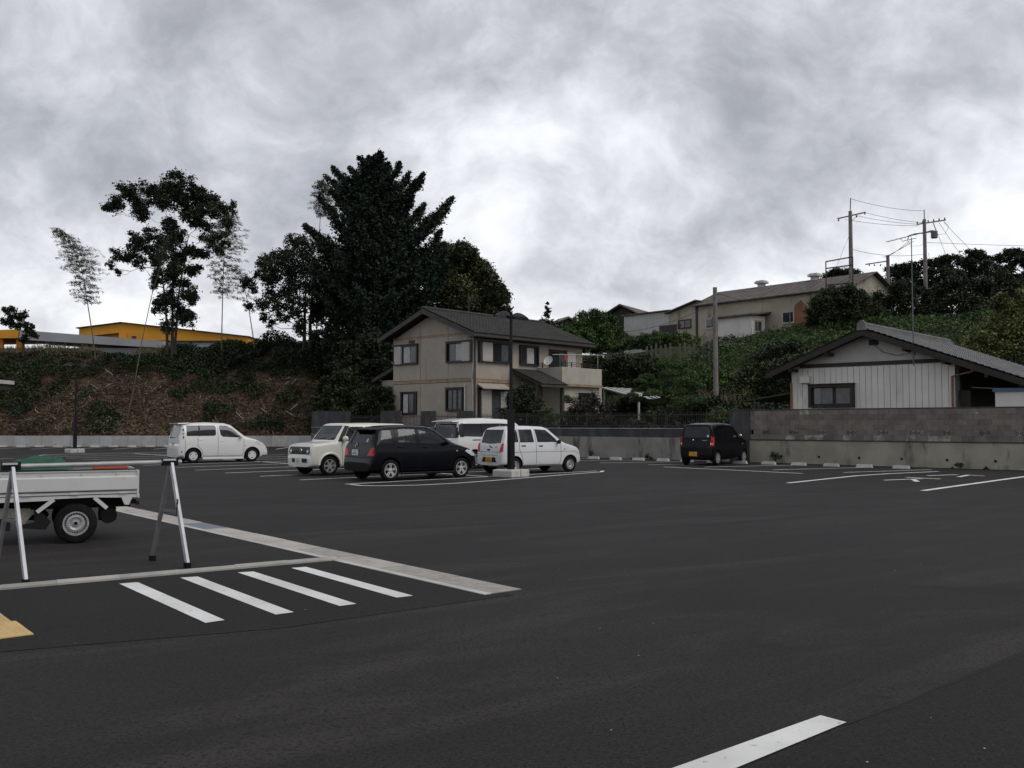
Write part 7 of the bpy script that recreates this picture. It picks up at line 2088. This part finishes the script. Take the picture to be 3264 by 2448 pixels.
for (px_, py_, w_, h_) in pads:
    c_ = np.array(((px_ - 530) * S, random.uniform(-0.8, 0.6), (1411 - py_) * S))
    n = int(w_ * 26)
    d_ = rng.normal(size=(n, 3)); d_ /= np.linalg.norm(d_, axis=1)[:, None]; d_[:, 2] = np.abs(d_[:, 2]) * 1.1 - 0.25
    PP.append(c_ + d_ * np.array((w_, w_ * 1.0, h_)) * S * (0.82 + 0.2 * rng.random((n, 1))))
    limb(tb, (0, 0, max(0.3, c_[2] * 0.75)), tuple(c_), 0.045, 0.015, 5, 0.1)
tb.build('trunk', 'bark', t, smooth=True)
P = np.concatenate(PP)
quad_mesh('needle_pads', leaf_quads(P, 0.045 * (0.7 + 0.7 * rng.random(len(P))), 0.3, 0.4), 'leaf_pad', t)
shrub('garden_shrub', 'dark shrub mass behind the trained pine', 'shrub', 10.6, 50.5, mound(1.5, 2.2, 12, 0.55), 'leaf_dark', 1500, 0.075, z=1.0)
shrub('garden_shrub', 'light green leafy shrub over the fence end by the dark pier', 'shrub', 9.6, 43.2, mound(0.75, 1.35, 9, 0.38), 'leaf_green', 1700, 0.06, z=1.0)
shrub('garden_shrub', 'reddish brown twiggy shrub under the balcony end', 'shrub', 4.1, 50.6, mound(1.15, 2.2, 12, 0.5, 1.0), 'leaf_reddish', 1300, 0.06, z=1.0)
shrub('garden_shrub', 'low reddish shrub behind the iron fence below the trained pine', 'shrub', 6.3, 47.6, mound(1.2, 0.85, 10, 0.35, 0.6), 'leaf_reddish', 1700, 0.055, z=1.05)
shrub('garden_shrub', 'low dark shrub behind the iron fence left of the dark pier', 'shrub', 8.3, 45.0, mound(1.0, 0.7, 8, 0.33, 0.5), 'leaf_dark', 1700, 0.055, z=1.05)
shrub('garden_tree', 'dark leafy garden tree hiding the porch door', 'tree', 0.75, 53.5, mound(0.95, 2.9, 14, 0.45, 0.8), 'leaf_dark', 1600, 0.065, z=1.0)
for (x, y, L, lab) in ((3.05, 51.5, [(0.0, 0, 1.95, 0.42), (0.32, 0, 1.25, 0.36), (-0.15, 0, 1.15, 0.40), (0.1, 0, 0.6, 0.5)], 'tiered clipped shrub before the bay window'), (1.95, 51.3, [(-0.1, 0, 1.42, 0.40), (0.35, 0, 0.98, 0.36), (-0.1, 0, 0.8, 0.45), (0.1, 0, 0.4, 0.5)], 'lower clipped cushion shrub left of the tiered one')):
    t = shrub('clipped_shrub', lab, 'shrub', x, y, L, 'leaf_pad', 3600, 0.045, z=1.05, squash=0.62)
# palm-like plant at the ground-floor window
t = thing('fan_palm', 'small spiky palm before the ground-floor shutter', 'palm', (-0.6, 54.0, 1.0))
MB().tube([(0, 0, 0), (0, 0, 1.3)], [0.09, 0.07], 8).build('trunk', 'bark', t)
Q = []
for k in range(16):
    a_ = k * 2.4; el = random.uniform(0.1, 0.9); d_ = Vector((math.cos(a_) * math.cos(el), math.sin(a_) * math.cos(el), math.sin(el)))
    m = 8
    Q.append(np.array([[*(Vector((0, 0, 1.3)) + d_ * (0.2 + 0.07 * j) - Vector((0, 0, 0.012 * j * j)))] for j in range(m)]))
P = np.concatenate(Q); quad_mesh('fronds', leaf_quads(P, np.full(len(P), 0.10), 0.1, 0.3), 'leaf_dark', t)
# bushes between slope and house
shrub('leafy_bush', 'dark green bush against the left side of the two-storey house', 'bush', -8.6, 60.2, mound(1.35, 3.2, 14, 0.6, 1.1), 'leaf_shrub', 1500, 0.085, z=1.0)
shrub('leafy_bush', 'mid green bush on the slope behind the dark block piers', 'bush', -12.0, 68.5, mound(2.4, 4.2, 16, 0.85, 1.6), 'leaf_shrub', 1400, 0.10, z=1.2)
shrub('leafy_bush', 'tall dark thicket on the slope left of the house gable', 'bush', -10.2, 70.6, mound(3.0, 6.0, 18, 1.0, 1.6), 'leaf_dark', 1300, 0.115, z=2.2)
# small weeds at the wall feet
for (x, y, h_, lab) in ((3.75, 45.05, 0.42, 'small green weed growing at the foot of the grey yard wall'), (6.15, 42.9, 0.3, 'tiny weed at the wall foot left of the black wagon'), (10.75, 38.6, 0.55, 'pair of weeds by the block wall near the black wagon'), (16.05, 33.85, 0.28, 'dark weed at the block wall foot near the right edge')):
    shrub('weed', lab, 'weed', x, y, [(0, 0, h_ * 0.75, h_ * 0.4), (0.06, 0, h_ * 0.5, h_ * 0.35), (-0.08, 0.02, h_ * 0.55, h_ * 0.3)], 'leaf_shrub', 1600, 0.035, z=0.02)
# plant tuft at the far left edge
shrub('dark_sapling', 'dark sapling leaning in from the left edge in front of the grey building', 'tree', -40.6, 78.0, [(-1.2, 0, 3.6, 0.55), (-0.6, 0, 3.1, 0.55), (-0.9, 0.2, 2.5, 0.5), (0.1, 0, 3.3, 0.4), (-0.2, 0, 2.5, 0.5), (0.4, 0, 1.9, 0.5), (0.0, 0, 1.4, 0.45), (0.9, 0, 1.6, 0.45), (-1.5, 0, 2.8, 0.5), (0.6, 0, 2.3, 0.35)], 'leaf_dark', 1500, 0.11, z=7.4)


# ------------------------------------------------------------------ stuff: undergrowth, straw, ground cover
def scatter(n, x0, x1, y0, y1, keep):
    x = rng.uniform(x0, x1, n); y = rng.uniform(y0, y1, n)
    m = keep(x, y)
    return x[m], y[m]


def st(x, y):
    dx = x - WALL[0]; dy = y - WALL[1]
    lx = dx * CX + dy * SX; ly = -dx * SX + dy * CX
    w = sstep(-33, -18, lx)
    return ((y - 68.3) * (1 - w) + (ly - 15.0) * w) / (10.5 * (1 - w) + 27 * w), lx, ly


def stuff(name, label, V, mat):
    o = quad_mesh(name, V, mat); o['kind'] = 'stuff'; o['label'] = label
    return o


# brown cut straw on the left slope
x, y = scatter(90000, -56, -5, 68.2, 80, lambda x, y: (st(x, y)[0] > 0.0) & (st(x, y)[1] < -29) & (rng.random(len(x)) < np.where(st(x, y)[0] < 0.62, 1.0, 0.35)))
z = height(x, y) + 0.03 + 0.22 * rng.random(len(x)) ** 2
stuff('cut_straw', 'brown cut grass and straw covering the left slope', leaf_quads(np.stack([x, y, z], 1), rng.uniform(0.09, 0.30, len(x)), 0.9, 0.13), 'straw')
# pale sticks and litter on that slope
mb = MB()
for i in range(70):
    X, Y = random.uniform(-46, -12), random.uniform(68.6, 76); Z = gz(X, Y)
    a_ = random.uniform(0, 6.28); l_ = random.uniform(0.15, 0.9) if i % 3 == 0 else random.uniform(0.06, 0.2)
    mb.bar((X, Y, Z + 0.08), (X + l_ * math.cos(a_), Y + 0.3 * l_ * math.sin(a_), Z + 0.15 + l_ * random.uniform(0.0, 0.9)), 0.035, 0.03)
o = mb.build('pale_sticks', 'slab'); o['kind'] = 'stuff'; o['label'] = 'pale broken sticks littering the brown slope'
# green weeds in patches on the slope and dark undergrowth along its top
def patchy(x, y):
    t_, lx, ly = st(x, y)
    f_ = vnoise(x * 0.23 + 7, y * 0.23, 5) * 0.6 + vnoise(x * 0.7, y * 0.7, 8) * 0.4
    want = np.where(t_ < 0.68, 0.655, 0.45) - 0.16 * (x < -33) * (t_ > 0.25)
    return (t_ > 0.03) & (lx < -26) & (f_ > want)
x, y = scatter(150000, -56, -2, 68.4, 80.5, patchy)
hgt = 0.2 + 0.8 * vnoise(x * 0.6, y * 0.6, 2) ** 1.5 * (0.4 + st(x, y)[0].clip(0, 1)) * np.where(st(x, y)[0] > 0.8, np.clip((x + 40) / 18, 0.15, 1), 1.0)
z = height(x, y) + hgt * rng.random(len(x)) ** 0.6
stuff('slope_weeds', 'green weeds and dark undergrowth in patches on the left slope', leaf_quads(np.stack([x, y, z], 1), rng.uniform(0.06, 0.14, len(x)), 0.3, 0.5), 'leaf_shrub')
x, y = scatter(60000, -30, -1, 75.5, 84, lambda x, y: (st(x, y)[1] < -22) & (vnoise(x * 0.5, y * 0.5, 21) > 0.25 - 0.02 * (x + 20)))
z = height(x, y) + (0.5 + 1.9 * vnoise(x * 0.4 + 3, y * 0.4, 4)) * rng.random(len(x)) ** 0.7 * np.clip((x + 31) / 10, 0.1, 1)
stuff('crest_undergrowth', 'dense dark undergrowth below the trees along the crest', leaf_quads(np.stack([x, y, z], 1), rng.uniform(0.08, 0.16, len(x)), 0.3, 0.5), 'leaf_dark')
# tall grass at the left crest
x, y = scatter(9000, -58, -28, 77.5, 82, lambda x, y: vnoise(x * 0.5, y * 0.5, 31) > 0.35)
z = height(x, y) + 0.15 + 0.6 * rng.random(len(x))
stuff('crest_grass', 'tall pale green grass along the left crest', leaf_quads(np.stack([x, y, z], 1), rng.uniform(0.15, 0.42, len(x)), 0.0, 0.06, (0, 0, 1.6)), 'dry_grass')
# leafy cover on the right-hand hillside
def hill(x, y):
    t_, lx, ly = st(x, y)
    return (t_ > -0.02) & (t_ < 1.15) & (lx > -24)
x, y = scatter(460000, -10, 62, 42, 104, hill)
md = 0.12 + (1.9 - 1.2 * sstep(0.55, 0.85, st(x, y)[0])) * vnoise(x * 0.40 + 11, y * 0.40, 6) ** 2.0 + 0.5 * vnoise(x * 1.1, y * 1.1, 9) ** 1.5
z = height(x, y) + md * (1 - 0.45 * rng.random(len(x)) ** 2)
gmask = (vnoise(x * 0.22, y * 0.22, 14) * 0.65 + vnoise(x * 0.9, y * 0.9, 15) * 0.35) > 0.62 - 0.22 * sstep(0.3, 0.7, st(x, y)[0])
Pn = np.stack([x, y, z], 1)
sz = rng.uniform(0.045, 0.12, len(x))
stuff('hillside_vines', 'leafy green vines and bushes covering the right-hand hillside', leaf_quads(Pn[gmask], sz[gmask], 0.7, 0.6), 'leaf_green')
stuff('hillside_brush', 'darker brush between the vines on the right-hand hillside', leaf_quads(Pn[~gmask], sz[~gmask], 0.5, 0.55), 'leaf_shrub')
x, y = scatter(14000, 10, 24, 54, 68, lambda x, y: (st(x, y)[0] > 0.0) & (vnoise(x * 0.35, y * 0.35, 41) > 0.50))
z = height(x, y) + 0.5 + 0.9 * rng.random(len(x))
stuff('dry_reeds', 'patch of dry yellowish grass on the hillside below the short pole', leaf_quads(np.stack([x, y, z], 1), rng.uniform(0.2, 0.5, len(x)), 0.0, 0.06, (0.3, 0, 1.2)), 'dry_grass')
x, y = scatter(60000, 2, 60, 50, 92, lambda x, y: (st(x, y)[0] > 0.02) & (st(x, y)[0] < 1.0) & (vnoise(x * 0.5 + 5, y * 0.5, 51) > 0.52))
z = height(x, y) + 0.25 + 0.75 * rng.random(len(x))
stuff('hillside_grass', 'tall green grass tufts among the vines of the right-hand hillside', leaf_quads(np.stack([x, y, z], 1), rng.uniform(0.12, 0.34, len(x)), 0.0, 0.07, (0.25, 0, 1.1)), 'leaf_green')
# distant tree belt closing the horizon behind the buildings
x, y = scatter(26000, -260, 260, 190, 230, lambda x, y: x == x)
z = 5 + rng.random(len(x)) * (3.0 + 3.0 * vnoise(x * 0.06, y * 0.0, 17))
stuff('far_woods', 'far-off dark belt of woods on the horizon', leaf_quads(np.stack([x, y, z], 1), rng.uniform(0.6, 1.4, len(x)), 0.3, 0.6), 'leaf_dark')
